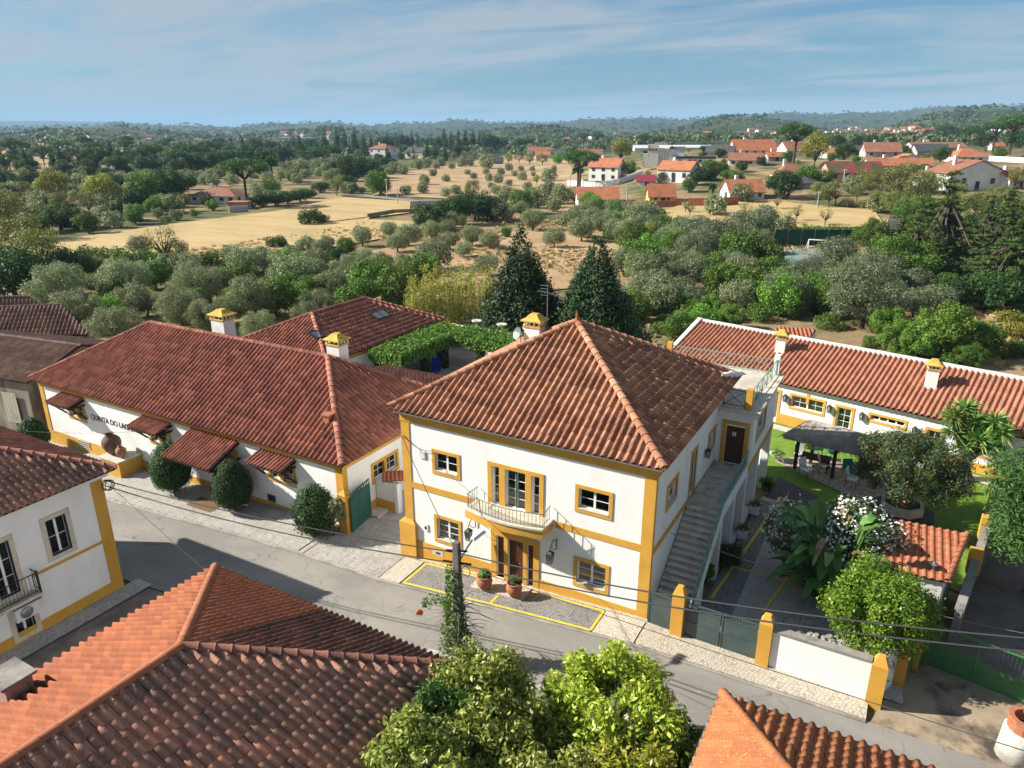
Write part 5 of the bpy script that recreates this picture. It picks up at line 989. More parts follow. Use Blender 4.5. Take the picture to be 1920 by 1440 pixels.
def trunk_mesh(blobs, h, r, seed, nl=7, lean=0.15, mat=None, name='trunk'):
    rs = random.Random(seed); mb = MB(); top = np.array([rs.uniform(-lean, lean), rs.uniform(-lean, lean), h]); mb.tube([(0, 0, -0.25), (0, 0, 0.05), top * 0.5 + [rs.uniform(-.08, .08), rs.uniform(-.08, .08), 0], top], [r * 1.5, r * 1.15, r * 0.9, r * 0.75], 8)
    idx = list(range(len(blobs))); rs.shuffle(idx)
    for i in idx[:nl]: c = np.asarray(blobs[i][0]); m = top * 0.55 + c * 0.45 + np.array([rs.uniform(-.15, .15), rs.uniform(-.15, .15), -0.1 * h * 0.3]); mb.tube([top * 0.93, m, c], [r * 0.55, r * 0.36, r * 0.12], 5)
    return mb.mesh(name, mat or bark, True)
class Kind:
    def __init__(s, crowns, trunks, wd, zc): s.c = crowns; s.t = trunks; s.wd = wd; s.zc = zc
KINDS = {}
def kind(name, mat, variants, wd, zc, bk=None):
    cs, ts = [], []
    for vq, tm_ in variants: cs.append(np_mesh('crown', vq[0], vq[1], mat)); ts.append(tm_)
    KINDS[name] = Kind(cs, ts, wd, zc)
_tr = random.Random(11)
def plant(kd, loc, scale, name, label, cat='tree', group=None, var=None, sq=1.0):
    k = KINDS[kd]; i = _tr.randrange(len(k.c)) if var is None else var; o = thing(name, label, cat, loc, group, world=False); s = float(scale); o.scale = (s * _tr.uniform(0.93, 1.07), s * _tr.uniform(0.93, 1.07), s * sq * _tr.uniform(0.93, 1.07)); o.rotation_euler = (0, 0, _tr.uniform(0, 6.28))
    link('crown', k.c[i], o)
    if k.t[i] is not None: link('trunk', k.t[i], o)
    return o
def plant_px(kd, cx, cy, w, name, label, cat='tree', group=None, sq=1.0, var=None, base=None):
    """crown centre and crown width in photo pixels; stands on the terrain below"""
    k = KINDS[kd]; by = cy + 0.93 * w * k.zc / k.wd * sq if base is None else base; p = G(cx, by); s = 1.18 * w * depth(p) / F / k.wd; return plant(kd, p - np.array([0, 0, 0.05]), s, name, label, cat, group, var, sq)
G_ol = leafmat('olive_leaf', (0.082, 0.110, 0.036), (0.165, 0.195, 0.088), (0.28, 0.30, 0.18), frac=0.22)
G_old = leafmat('olive_leaf_dark', (0.062, 0.085, 0.035), (0.13, 0.155, 0.08), (0.21, 0.23, 0.15), frac=0.18)
G_gr = leafmat('green_leaf', (0.042, 0.088, 0.012), (0.105, 0.17, 0.024))
G_br = leafmat('bright_leaf', (0.055, 0.13, 0.014), (0.12, 0.23, 0.028), (0.20, 0.30, 0.05), frac=0.15)
G_dk = leafmat('dark_leaf', (0.018, 0.042, 0.009), (0.048, 0.088, 0.018))
G_ye = leafmat('yellow_leaf', (0.12, 0.14, 0.018), (0.22, 0.22, 0.03), (0.30, 0.27, 0.05), frac=0.15)
G_yg = leafmat('yellowgreen_leaf', (0.085, 0.115, 0.025), (0.155, 0.175, 0.045), (0.20, 0.15, 0.06), frac=0.15)
G_pi = leafmat('pine_leaf', (0.022, 0.06, 0.010), (0.06, 0.12, 0.02))
G_co = leafmat('conifer_leaf', (0.009, 0.026, 0.008), (0.026, 0.056, 0.016), (0.045, 0.085, 0.024), transl=0.15, frac=0.15)
G_ce = leafmat('cedar_leaf', (0.030, 0.060, 0.014), (0.075, 0.115, 0.026), (0.11, 0.15, 0.035), transl=0.2, frac=0.2)
G_to = leafmat('topiary_leaf', (0.014, 0.045, 0.010), (0.035, 0.085, 0.018), (0.06, 0.12, 0.03), transl=0.15, frac=0.12)
G_lem = leafmat('lemon_leaf', (0.12, 0.18, 0.015), (0.25, 0.30, 0.03), (0.40, 0.40, 0.07), frac=0.25, rough=0.4)
G_lem2 = leafmat('laurel_leaf', (0.085, 0.12, 0.018), (0.19, 0.22, 0.035), (0.34, 0.34, 0.11), frac=0.25, rough=0.4)
G_fern = leafmat('feathery_leaf', (0.03, 0.075, 0.015), (0.065, 0.13, 0.028))
G_priv = leafmat('glossy_leaf', (0.06, 0.14, 0.012), (0.13, 0.25, 0.022), (0.20, 0.33, 0.04), frac=0.2, rough=0.35)
G_bam = leafmat('bamboo_leaf', (0.16, 0.19, 0.03), (0.28, 0.28, 0.05), (0.30, 0.22, 0.07), frac=0.25)
G_ivy = leafmat('ivy_leaf', (0.045, 0.12, 0.015), (0.10, 0.20, 0.025), (0.14, 0.26, 0.04), frac=0.15)
G_dry = leafmat('dry_leaf', (0.22, 0.15, 0.08), (0.30, 0.21, 0.12))
G_ole = leafmat('oleander_leaf', (0.035, 0.07, 0.022), (0.085, 0.13, 0.045), (0.12, 0.10, 0.05), frac=0.12)
# ------------------------------------------------------------------ clipped evergreens on the pavement
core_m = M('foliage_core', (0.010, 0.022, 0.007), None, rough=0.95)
def topiary(x, y, z, w, h, seed, label, lf=0.085, n=5200, rag=0.0):
    o = thing('clipped_cypress', label, 'topiary', (x, y, z), world=False); rs = np.random.RandomState(seed)
    th = np.arccos(1 - 2 * rs.rand(n)); ph = rs.rand(n) * 6.283; d = np.stack([np.sin(th) * np.cos(ph), np.sin(th) * np.sin(ph), np.cos(th)], 1)
    pr_ = 1 - 0.16 * d[:, 2] - 0.10 * (d[:, 2] > 0.6) * (d[:, 2] - 0.6); rr = (0.92 + 0.09 * rs.rand(n) + (rag + 0.05) * rs.rand(n) ** 5) * (1 + 0.03 * np.sin(3 * ph + seed) * np.sin(2.3 * th + seed) + 0.02 * np.sin(5 * ph + 2 * seed + 4 * th)); P = d * rr[:, None] * np.stack([w / 2 * pr_, w / 2 * pr_, np.full(n, h / 2)], 1) + [0, 0, h / 2 + 0.18]
    nn = d + rs.normal(size=(n, 3)) * 0.45; nn /= np.linalg.norm(nn, axis=1)[:, None]; t = np.array([0, 0, 1.0]) + rs.normal(size=(n, 3)) * 0.5; t -= nn * (t * nn).sum(1)[:, None]; t /= np.linalg.norm(t, axis=1)[:, None]; b = np.cross(nn, t); s = lf * (0.7 + 0.7 * rs.rand(n))[:, None]
    V = np.stack([P - t * s * .5, P + b * s * .25, P + t * s * .5, P - b * s * .25], 1).reshape(-1, 3)
    cr_ = link('crown', np_mesh('crown', V, np.arange(4 * n).reshape(-1, 4), G_to), o)
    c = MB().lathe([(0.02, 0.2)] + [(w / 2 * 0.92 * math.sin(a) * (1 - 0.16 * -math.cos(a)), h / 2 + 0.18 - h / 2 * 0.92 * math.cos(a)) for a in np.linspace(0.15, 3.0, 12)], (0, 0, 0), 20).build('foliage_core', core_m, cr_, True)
    MB().tube([(0, 0, -0.1), (0, 0, 0.6)], 0.07, 6).build('trunk', bark, o); return o
topiary(-32.7, 21.35, gz(-32.7), 2.15, 2.85, 1, 'tall clipped cypress left of the canopied door'); topiary(-28.0, 21.35, gz(-28.0), 1.95, 2.7, 2, 'tall clipped cypress right of the canopied door'); topiary(-45.6, 21.2, gz(-45.6), 1.75, 2.15, 3, 'bright clipped cypress beside the corner of the long house by the barn'); topiary(-22.55, 21.45, gz(-22.5), 1.9, 2.35, 4, 'shaggy rounded cypress beside the ochre gate pillar', 0.12, 5200, 0.14)
KINDS['shrub0'] = None
b_ = blob_crown(0.6, 0.7, 1.3, 10, 0.3, 31); kind('oleander_small', G_ol, [(leaf_cloud(b_, 900, 0.16, 5, 0.25), trunk_mesh(b_, 0.6, 0.05, 3))], 1.5, 1.3)
plant('oleander_small', (-21.75, 21.75, 0.02), 1.05, 'silvery_shrub', 'thin silvery shrub leaning on the gate pillar', 'shrub')
# ------------------------------------------------------------------ terracotta pots
for i, (x, y, lb) in enumerate(((-13.1, 21.15, 'terracotta pot with tufted plant at the left of the entrance slab'), (-11.75, 21.2, 'terracotta pot with rosette plant at the right of the entrance slab'))):
    t = thing('plant_pot', lb, 'pot', (x, y, float(gz(x)) + 0.12), world=False); MB().lathe([(0.0, 0), (0.17, 0), (0.19, 0.03), (0.30, 0.22), (0.33, 0.36), (0.29, 0.50), (0.27, 0.53), (0.31, 0.57), (0.31, 0.62), (0.26, 0.62), (0.24, 0.5)], (0, 0, 0), 22, False).build('pot', terra, t, True); MB().lathe([(0, 0.54), (0.25, 0.54)], (0, 0, 0), 12, False).build('soil', bark, t)
    vq = leaf_cloud([((0, 0, 0.72), (0.22, 0.22, 0.2))], 260, 0.15, 8 + i, 0.5, 0.2, upb=0.6); link('plant', np_mesh('plant', *vq, G_br if i == 0 else G_gr), t)
# ------------------------------------------------------------------ gates, pillars and wall on the street
def pillar(x, y, z0, z1, s, label, capm=ochre):
    t = thing('gate_pillar', label, 'pillar', (x, y, z0)); MB().box(x - s / 2, x + s / 2, y - s / 2, y + s / 2, z0 - 0.3, z1 - 0.3).build('shaft', ochre, t); k = s / 2
    MB().add([(x - k, y - k, z1 - 0.299), (x + k, y - k, z1 - 0.299), (x + k, y + k, z1 - 0.299), (x - k, y + k, z1 - 0.299)] + [(x - k * .45, y - k * .45, z1), (x + k * .45, y - k * .45, z1), (x + k * .45, y + k * .45, z1), (x - k * .45, y + k * .45, z1)], [(3, 2, 1, 0), (0, 1, 5, 4), (1, 2, 6, 5), (2, 3, 7, 6), (3, 0, 4, 7), (4, 5, 6, 7)]).build('cap', capm, t); return t
pillar(-5.38, 21.95, 0.65, 2.72, 0.44, 'ochre pillar between the small and the double grey-green gates'); pillar(-2.36, 21.95, 0.6, 2.62, 0.44, 'ochre pillar joining the double gate to the white street wall'); pillar(1.14, 21.95, 0.5, 2.36, 0.46, 'ochre pillar at the corner end of the white street wall'); pillar(1.75, 23.35, 0.5, 2.30, 0.44, 'ochre pillar behind the corner pillar, before the shrub'); pillar(2.15, 24.65, 0.5, 2.40, 0.46, 'ochre pillar where the bright green gate hangs', capy)
sw = thing('street_wall', 'white rendered street wall between two ochre pillars', 'wall', (-0.6, 21.95, 0.5)); MB().box(-2.13, 0.90, 21.84, 22.06, 0.2, 2.08).build('wall', white, sw); MB().box(-2.13, 0.90, 21.80, 22.10, 2.081, 2.16).build('coping', concr, sw)
sw = thing('corner_wall', 'short white wall with worn coping between the corner pillars', 'wall', (1.5, 22.7, 0.5)); MB().obox((1.25, 22.19, 0.2), (0.38, 0.93, 0), (-0.2, 0.08, 0), (0, 0, 1.85)).build('wall', white, sw); MB().obox((1.28, 22.19, 2.051), (0.38, 0.93, 0), (-0.26, 0.1, 0), (0, 0, 0.08)).build('coping', concr, sw)
sw = thing('corner_wall', 'short green panel wall between the two rear ochre pillars', 'wall', (1.95, 24.0, 0.5)); MB().obox((1.9, 23.58, 0.2), (0.3, 0.83, 0), (-0.12, 0.05, 0), (0, 0, 1.9)).build('wall', green_g, sw)
def sheet_gate(label, x0, x1, y, z0, z1, leaves):
    t = thing('metal_gate', label, 'gate', ((x0 + x1) / 2, y, z0)); w = (x1 - x0) / leaves
    for k in range(leaves):
        a, b = x0 + k * w + 0.02, x0 + (k + 1) * w - 0.02; lf = MB(); lf.box(a, a + 0.05, y - 0.025, y + 0.025, z0, z1); lf.box(b - 0.05, b, y - 0.025, y + 0.025, z0, z1)
        for zz_ in (z0, (z0 + z1) / 2 - 0.1, z1 - 0.24, z1 - 0.04): lf.box(a + 0.051, b - 0.051, y - 0.022, y + 0.022, zz_, zz_ + 0.04)
        l_ = lf.build('gate_leaf', green_r if False else greyg, t); MB().box(a + 0.052, b - 0.052, y - 0.006, y + 0.006, z0 + 0.04, z1 - 0.24).build('sheet', greyg, l_); m = MB()
        for i in range(int((b - a) / 0.09)): m.bar((a + 0.05 + i * 0.09, y, z1 - 0.2), (a + 0.05 + i * 0.09, y, z1 - 0.04), 0.012)
        m.build('mesh_top', green_r, l_)
    return t
sheet_gate('double sheet-metal courtyard gate, grey-green, between ochre pillars', -5.13, -2.6, 21.95, 0.72, 2.12, 2); sheet_gate('narrow grey-green metal gate at the foot of the outside stair', -6.52, -5.62, 21.95, 0.75, 2.1, 1)
ggt = thing('green_gate', 'wide bright green gate with barred top closing the side yard', 'gate', (3.8, 24.7, 0.5)); ga_, gb_ = np.array([2.42, 24.9, 0.5]), np.array([5.5, 24.35, 0.5]); n_ = 12
mb = MB(); vs = []
for i in range(n_ + 1): t = i / n_; p = ga_ + (gb_ - ga_) * t; h = 1.15 - 0.42 * math.sin(math.pi * t) if t < 0.5 else 0.73 + 0.0 * t; vs += [p, p + np.array([0, 0, 0.75 + 0.5 * (1 - t) ** 2])]
mb.add(vs, [(2 * i, 2 * i + 2, 2 * i + 3, 2 * i + 1) for i in range(n_)]); mb.build('panel', green_g, ggt)
fr_ = MB(); up_ = np.array([0, 0, 1.0]); fr_.bar(ga_ + up_ * 1.6, gb_ + up_ * 1.6, 0.05); fr_.bar(ga_, gb_, 0.05)
for t in (0, 0.5, 1): fr_.bar(ga_ + (gb_ - ga_) * t, ga_ + (gb_ - ga_) * t + up_ * 1.6, 0.055)
fr_.build('frame', green_g, ggt)
for i in range(26): t = (i + 0.5) / 26; p = ga_ + (gb_ - ga_) * t; MB().bar(p + up_ * (0.75 + 0.5 * (1 - t) ** 2), p + up_ * 1.6, 0.014).build('bar', greyg, ggt)
# boundary wall of the garden with capped piers
bwl = thing('boundary_wall', 'weathered grey garden boundary wall with ochre capped piers', 'wall', (4.4, 32, 0.3)); wa, wb_ = np.array([3.30, 26.6]), np.array([5.75, 41.5]); d_ = (wb_ - wa) / np.hypot(*(wb_ - wa)); nrm = np.array([d_[1], -d_[0]])
MB().obox((*wa, -0.2), (*(wb_ - wa), 0), (*(nrm * 0.22), 0), (0, 0, 2.0)).build('wall', concr, bwl); MB().obox((*(wa - nrm * 0.04), 1.801), (*(wb_ - wa), 0), (*(nrm * 0.30), 0), (0, 0, 0.08)).build('coping', concr, bwl)
for t in (0.28, 0.5, 0.66, 0.86): p = wa + (wb_ - wa) * t; MB().box(p[0] - 0.16, p[0] + 0.3, p[1] - 0.2, p[1] + 0.2, 1.2, 2.25).build('pier_cap', ochre, bwl)
# shed roof
shd = thing('garden_shed', 'small garden shed with bright orange tiled lean-to roof against the boundary wall', 'shed', (2.0, 28.8, 0.4)); SA, SB = np.array([0.55, 27.25, 2.42]), np.array([2.95, 27.35, 2.42]); TR = np.array([3.55, 30.35, 3.0]); TL = SA + (TR - SB)
Rs = Roof(shd, 200); Rs.face([SA, SB, TR, TL], T_new, 0.27, 0.36, sag=0.7); Rs.cap(SB + [0, 0, 0.03], TR + [0, 0, 0.03], T_new, 0.12, 0.36, 0.04); Rs.done(); MB().prism([(0.7, 27.4), (2.85, 27.5), (3.4, 30.2), (1.2, 30.1)], 0.0, [2.35, 2.35, 2.85, 2.85]).build('walls', white2, shd); vp = MB().lathe([(0.06, 0), (0.06, 0.3), (0.16, 0.31), (0.02, 0.4)], (2.45, 27.75, 2.5), 10).build('vent_cowl', greym, shd)
# round chimney-like stump at the right edge
st_ = thing('wall_stump', 'whitewashed wall end topped with a broken red brick opening at the forecourt', 'wall', (4.55, 21.9, 0.4)); MB().lathe([(0.55, 0), (0.50, 0.9), (0.48, 1.15)], (5.0, 21.75, 0.3), 14).build('rendered_base', M('worn_whitewash', (0.68, 0.67, 0.63), (0.40, 0.37, 0.33), 2.5, 0.9, (0.25, 0.22, 0.18), 2, bmp=0.4), st_, True); MB().lathe([(0.44, 0), (0.46, 0.42), (0.32, 0.42), (0.30, 0.1)], (5.03, 21.78, 1.46), 14, False).build('brick_rim', terra, st_)
# ------------------------------------------------------------------ gazebo
gz0 = 0.33; gE, gR = 2.25, 3.2
pA, pB, pC = Zp(1469, 815, gE), Zp(1652, 857, gE), Zp(1706, 838, gE); pD = pA + (pC - pB); rL, rR = Zp(1523, 786, gR), Zp(1634, 817, gR)
thm = M('thatch', (0.42, 0.38, 0.34), (0.28, 0.255, 0.23), 2.0, 0.95, (0.5, 0.45, 0.40), 1.2, bmp=0.8, bscale=30, bdist=0.05)
gaz = thing('thatched_gazebo', 'open garden shelter with grey thatched hip roof on dark posts', 'gazebo', (pA + pC) / 2 * [1, 1, 0] + [0, 0, gz0])
low = np.array([0, 0, -0.22]); V_ = [pA, pB, pC, pD, rL, rR, pA + low, pB + low, pC + low, pD + low]; MB().add(V_, [(0, 1, 5, 4), (1, 2, 5), (2, 3, 4, 5), (3, 0, 4), (0, 6, 7, 1), (1, 7, 8, 2), (2, 8, 9, 3), (3, 9, 6, 0), (9, 8, 7, 6)]).build('thatch_roof', thm, gaz)
rs = np.random.RandomState(3); VV = []; nst = 6500
for (q0, q1, q2, q3) in ((pA, pB, rR, rL), (pB, pC, rR, rR), (pC, pD, rL, rR), (pD, pA, rL, rL)):
    s_ = rs.rand(nst // 4); t_ = rs.rand(nst // 4) ** 0.8 * 1.0; lo_ = q0 + (q1 - q0) * s_[:, None]; hi_ = q3 + (q2 - q3) * s_[:, None]; P = lo_ + (hi_ - lo_) * (t_ * 0.97 - 0.02)[:, None]; dn = (lo_ - hi_); dn /= np.linalg.norm(dn, axis=1)[:, None]; nn = np.cross(q1 - q0, q3 - q0); nn /= np.linalg.norm(nn); nn = nn if nn[2] > 0 else -nn
    sd_ = np.cross(nn, dn) * 0.012; ln = (0.22 + 0.2 * rs.rand(nst // 4))[:, None]; a = P + nn * 0.005; b = P + dn * ln + nn * (0.02 + 0.05 * rs.rand(nst // 4))[:, None] + rs.normal(size=P.shape) * 0.02; VV.append(np.stack([a - sd_, a + sd_, b + sd_, b - sd_], 1).reshape(-1, 3))
VV = np.concatenate(VV); o = link('straw', np_mesh('straw', VV, np.arange(len(VV)).reshape(-1, 4), thm), gaz); o['kind'] = 'stuff'
MB().tube([rR + np.array([0, 0, 0.02]), (pB * 0.55 + rR * 0.45) + np.array([0, 0, 0.05])], 0.06, 6).build('hip_pole', M('pale_wood', (0.35, 0.31, 0.26), (0.25, 0.22, 0.18), 8, 0.9), gaz)
u_ = (pB - pA) / np.linalg.norm(pB - pA); v_ = (pC - pB) / np.linalg.norm(pC - pB)
for a_, b_2 in ((0.25, 0.25), (0.50, 0.25), (0.93, 0.25), (0.25, 0.85), (0.62, 0.85), (0.93, 0.85)):
    p = pA + (pB - pA) * (a_ if a_ != 0.25 else 0.10) + (pC - pB) * (b_2 * 0.9); MB().box(p[0] - 0.09, p[0] + 0.09, p[1] - 0.09, p[1] + 0.09, gz0 - 0.1, gE + 0.05).build('post', wood2, gaz)
def gchair(x, y, rz_, m2, label, grp, cm_=None):
    t = thing('garden_chair', label, 'chair', (x, y, gz0 + 0.02), grp, world=False); t.rotation_euler = (0, 0, rz_); t.scale = (1.15, 1.15, 1.15); fr = MB()
    for sx in (-0.22, 0.22): MB().tube([(sx, -0.22, 0), (sx, -0.2, 0.44)], 0.014, 5).build('leg', iron, t); MB().tube([(sx, 0.25, 0), (sx, 0.2, 0.44), (sx, 0.28, 0.9)], 0.014, 5).build('leg', iron, t); MB().tube([(sx, -0.2, 0.62), (sx, 0.24, 0.64)], 0.016, 5).build('armrest', iron, t)
    MB().box(-0.23, 0.23, -0.22, 0.22, 0.43, 0.49).build('seat', cm_ or paintw, t); MB().obox((-0.22, 0.2, 0.5), (0.44, 0, 0), (0, 0.08, 0.42), (0, 0.04, -0.01)).build('backrest', m2, t)
teal = M('teal_fabric', (0.02, 0.30, 0.24), (0.03, 0.36, 0.28), 4, 0.8)
for i, (x, y, r_, tl) in enumerate(((1500, 856, 20, 0), (1512, 882, 60, 0), (1545, 872, 110, 0), (1533, 843, 190, 1), (1561, 850, 240, 1), (1592, 885, 30, 1), (1598, 900, 80, 0))):
    p = Zp(x, y, gz0 + 0.45); gchair(p[0], p[1], R(r_), teal if tl else paintw, 'garden chair with teal cushion under the thatched shelter' if tl else 'white cushioned garden chair under the thatched shelter', 'teal garden chairs' if tl else 'white garden chairs', teal if tl else None)
p = Zp(1530, 858, gz0 + 0.7); tb = thing('garden_table', 'dark garden table under the thatched shelter', 'table', (p[0], p[1], gz0), world=False); MB().box(-0.75, 0.75, -0.45, 0.45, 0.70, 0.75).build('table_top', wood2, tb)
for sx in (-0.65, 0.65):
    for sy in (-0.36, 0.36): MB().box(sx - 0.04, sx + 0.04, sy - 0.04, sy + 0.04, 0, 0.70).build('leg', wood2, tb)
for (x, y, lb) in ((1457, 852, 'white bowl planter on the terrace corner before the shelter'), (1500, 825, 'white bowl planter with flowers behind the shelter post')):
    p = Zp(x, y + 8, gz0); t = thing('bowl_planter', lb, 'planter', (p[0], p[1], gz0 + 0.03), world=False); MB().lathe([(0.18, 0), (0.25, 0.05), (0.42, 0.28), (0.44, 0.3), (0.36, 0.26)], (0, 0, 0), 18, False).build('bowl', paintw, t, True); link('plant', np_mesh('plant', *leaf_cloud([((0, 0, 0.32), (0.34, 0.34, 0.16))], 260, 0.12, 5), G_br), t)
# ------------------------------------------------------------------ garden plants
# oleander in octagonal planter on a stone table
oc = Zp(1692, 945, 1.15); ox, oy = float(oc[0]), float(oc[1])
pln = thing('octagonal_planter', 'eight-sided stone planter on a dark slab with pale legs in the garden', 'planter', (ox, oy, 0.2)); o8 = lambda r, a0=0.39: [(ox + r * math.cos(a0 + k * math.pi / 4), oy + r * math.sin(a0 + k * math.pi / 4)) for k in range(8)]
bas = MB()
for k in range(8): a, b, c, d = o8(0.98)[k], o8(0.98)[(k + 1) % 8], o8(0.80)[(k + 1) % 8], o8(0.80)[k]; bas.prism([a, b, c, d], 0.86, 1.26)
bas.build('basin', stone, pln); MB().prism(o8(0.81), 0.87, 1.16).build('soil', bark, pln); MB().prism(o8(1.5), 0.74, 0.855).build('slab', M('dark_slab', (0.06, 0.06, 0.062), (0.04, 0.04, 0.042), 3, 0.7), pln)
for k in range(0, 8, 2): p = o8(1.15)[k]; MB().box(p[0] - 0.09, p[0] + 0.09, p[1] - 0.09, p[1] + 0.09, 0.1, 0.739).build('leg', white, pln)
B_ = blob_crown(2.35, 1.55, 1.95, 46, 0.62, 21, low=-0.5, inner=0.78); B_ = [(np.array(c) * [1, 1, 1], r) for c, r in B_]
ol = thing('oleander', 'large rounded oleander with scattered pink flowers growing in octagonal planter', 'shrub', (ox, oy, 1.16), world=False)
link('foliage', np_mesh('foliage', *leaf_cloud(B_, 30000, 0.17, 22, 0.26, 0.2, cull=0.5), G_ole), ol); pk = M('pink_petals', (0.55, 0.05, 0.12), (0.65, 0.10, 0.18), 5, 0.7); vq = leaf_cloud(B_, 150, 0.085, 23, 0.9, 0.95, upb=0.6); fo = link('flowers', np_mesh('flowers', *vq, pk), ol); fo['kind'] = 'stuff'
link('stems', trunk_mesh(B_, 0.35, 0.09, 5, 14), ol)
# yucca
yc = Zp(1803, 893, 0.3); yu = thing('yucca', 'branching yucca with sword-leaf rosettes on a swollen trunk by the garden house', 'palm', (yc[0], yc[1], 0.25), world=False)
G_yu = leafmat('yucca_leaf', (0.05, 0.12, 0.02), (0.12, 0.22, 0.04), (0.25, 0.26, 0.08), frac=0.15, transl=0.2)
def rosette(c, n, ln, seed, w=0.07):
    rs = np.random.RandomState(seed); th = np.arccos(1 - 1.55 * rs.rand(n)); ph = rs.rand(n) * 6.283; d = np.stack([np.sin(th) * np.cos(ph), np.sin(th) * np.sin(ph), np.cos(th)], 1); l = ln * (0.75 + 0.4 * rs.rand(n))[:, None]; sd = np.cross(d, rs.normal(size=(n, 3))); sd /= np.linalg.norm(sd, axis=1)[:, None]; c = np.asarray(c); m = c + d * l * 0.5; t = c + d * l - np.array([0, 0, 1.0]) * l * 0.12
    return np.stack([c + d * 0.05 - sd * w * 0.3, m - sd * w * .5, t, m + sd * w * .5], 1).reshape(-1, 3), np.arange(4 * n).reshape(-1, 4)
tips = [(-1.0, -0.2, 3.35), (-0.5, 0.5, 3.7), (0.05, 0.1, 3.2), (0.9, 0.2, 3.4), (1.25, -0.1, 2.9), (0.35, -0.5, 2.45), (-0.2, -0.5, 1.95), (-0.75, -0.3, 2.55), (0.55, 0.3, 2.85), (1.0, -0.4, 2.2)]
for i, c in enumerate(tips): link('rosette', np_mesh('rosette', *rosette(c, 120, 0.95, 40 + i, 0.085), G_yu), yu)
mb = MB().tube([(0.1, 0, -0.1), (0.05, 0, 0.3), (0, 0, 0.9)], [0.55, 0.38, 0.24], 10)
for c in tips: mb.tube([(0, 0, 0.8), (c[0] * 0.45, c[1] * 0.4, 0.8 + (c[2] - 0.8) * 0.5), c], [0.16, 0.11, 0.08], 6)
mb.build('trunk', barkg, yu, True)
# giant bird-of-paradise clump
bn = Zp(1545, 1120, 0.5); bp = thing('bird_of_paradise', 'giant paddle-leaved clump with torn and withered fronds in the courtyard bed', 'shrub', (bn[0], bn[1], 0.45), world=False); G_bn = leafmat('paddle_leaf', (0.03, 0.085, 0.02), (0.07, 0.15, 0.03), (0.13, 0.22, 0.06), frac=0.25, transl=0.25, rough=0.35); rg = random.Random(6); bp.scale = (1.3, 1.3, 1.3)
for i in range(120):
    a = rg.uniform(0, 6.28); el = rg.uniform(0.25, 1.3); ln = rg.uniform(0.75, 1.45); h0 = rg.uniform(0.3, 2.5); dd_ = np.array([math.cos(a) * math.cos(el), math.sin(a) * math.cos(el), math.sin(el)]); st0 = np.array([math.cos(a) * 0.25, math.sin(a) * 0.25, 0.0]); b0 = st0 + np.array([math.cos(a) * 0.55, math.sin(a) * 0.55, h0]); w = rg.uniform(0.14, 0.23); dry = i % 7 == 0; ln = ln * 0.6 if dry else ln; w = w * 0.7 if dry else w; n = 9; vs = []; fs = []
    sd = np.cross(dd_, (0, 0, 1)); sd /= np.linalg.norm(sd)
    for j in range(n + 1):
        t = j / n; c = b0 + dd_ * ln * t + np.array([0, 0, -0.55 * ln * t * t * (1.0 if not dry else 1.8)]); ww = w * math.sin(math.pi * min(0.97, 0.06 + t * 0.94)) ** 0.6; up_2 = np.array([0, 0, ww * 0.35]); tear = rg.uniform(0.7, 1.0); vs += [c - sd * ww * tear + up_2, c, c + sd * ww * rg.uniform(0.7, 1.0) + up_2]
    for j in range(n): fs += [(3 * j, 3 * j + 3, 3 * j + 4, 3 * j + 1), (3 * j + 1, 3 * j + 4, 3 * j + 5, 3 * j + 2)]
    lf = MB().add(vs, fs).build('frond', G_dry if dry else G_bn, bp, True); MB().tube([st0, (st0 + b0) / 2 + dd_ * 0.1, b0], [0.05, 0.04, 0.03], 5).build('stalk', G_dry if dry else G_bn, lf)
# white oleander behind it
wc = Zp(1590, 1040, 1.6); B2 = blob_crown(1.35, 1.2, 1.5, 26, 0.5, 33, low=-0.9); wo = thing('white_oleander', 'white-flowered oleander behind the paddle-leaved clump', 'shrub', (wc[0] + 0.2, wc[1], 0.4), world=False); link('foliage', np_mesh('foliage', *leaf_cloud(B2, 5000, 0.16, 34, 0.26, 0.3), G_ole), wo); pw = M('white_petals', (0.80, 0.78, 0.74), None, rough=0.7); fo = link('flowers', np_mesh('flowers', *leaf_cloud([b for b in B2 if b[0][2] > 1.3], 1300, 0.09, 35, 0.9, 0.97, upb=0.6), pw), wo); fo['kind'] = 'stuff'; link('stems', trunk_mesh(B2, 0.5, 0.06, 8, 10), wo); wo.scale = (1.25, 1.25, 1.3)
w2 = Zp(1490, 985, 1.8); B2 = blob_crown(0.9, 1.0, 1.15, 22, 0.38, 37, low=-0.9); wo2 = thing('white_oleander', 'smaller white-flowered bush at the courtyard edge of the paddle-leaved clump', 'shrub', (w2[0] - 0.1, w2[1] - 1.2, 0.4), world=False); link('foliage', np_mesh('foliage', *leaf_cloud(B2, 1800, 0.15, 38, 0.26, 0.3), G_ole), wo2); fo = link('flowers', np_mesh('flowers', *leaf_cloud([b for b in B2 if b[0][2] > 1.2], 420, 0.09, 39, 0.9, 0.97, upb=0.6), pw), wo2); fo['kind'] = 'stuff'; link('stems', trunk_mesh(B2, 0.5, 0.04, 9, 8), wo2); wo2.scale = (1.25, 1.25, 1.45)
# bright round shrub behind the street wall
sc_ = Zp(1665, 1130, 2.3); B3 = blob_crown(1.75, 1.35, 1.75, 60, 0.50, 41, low=-0.75, inner=0.80); ps = thing('privet_shrub', 'dense bright green rounded shrub spilling over the white street wall', 'shrub', (0.95, 24.1, 0.5), world=False); link('foliage', np_mesh('foliage', *leaf_cloud(B3, 30000, 0.10, 42, 0.55, 0.35, cull=0.5), G_priv), ps); link('stems', trunk_mesh(B3, 0.6, 0.09, 10, 14), ps); ps.scale = (1.02, 1.0, 1.15)
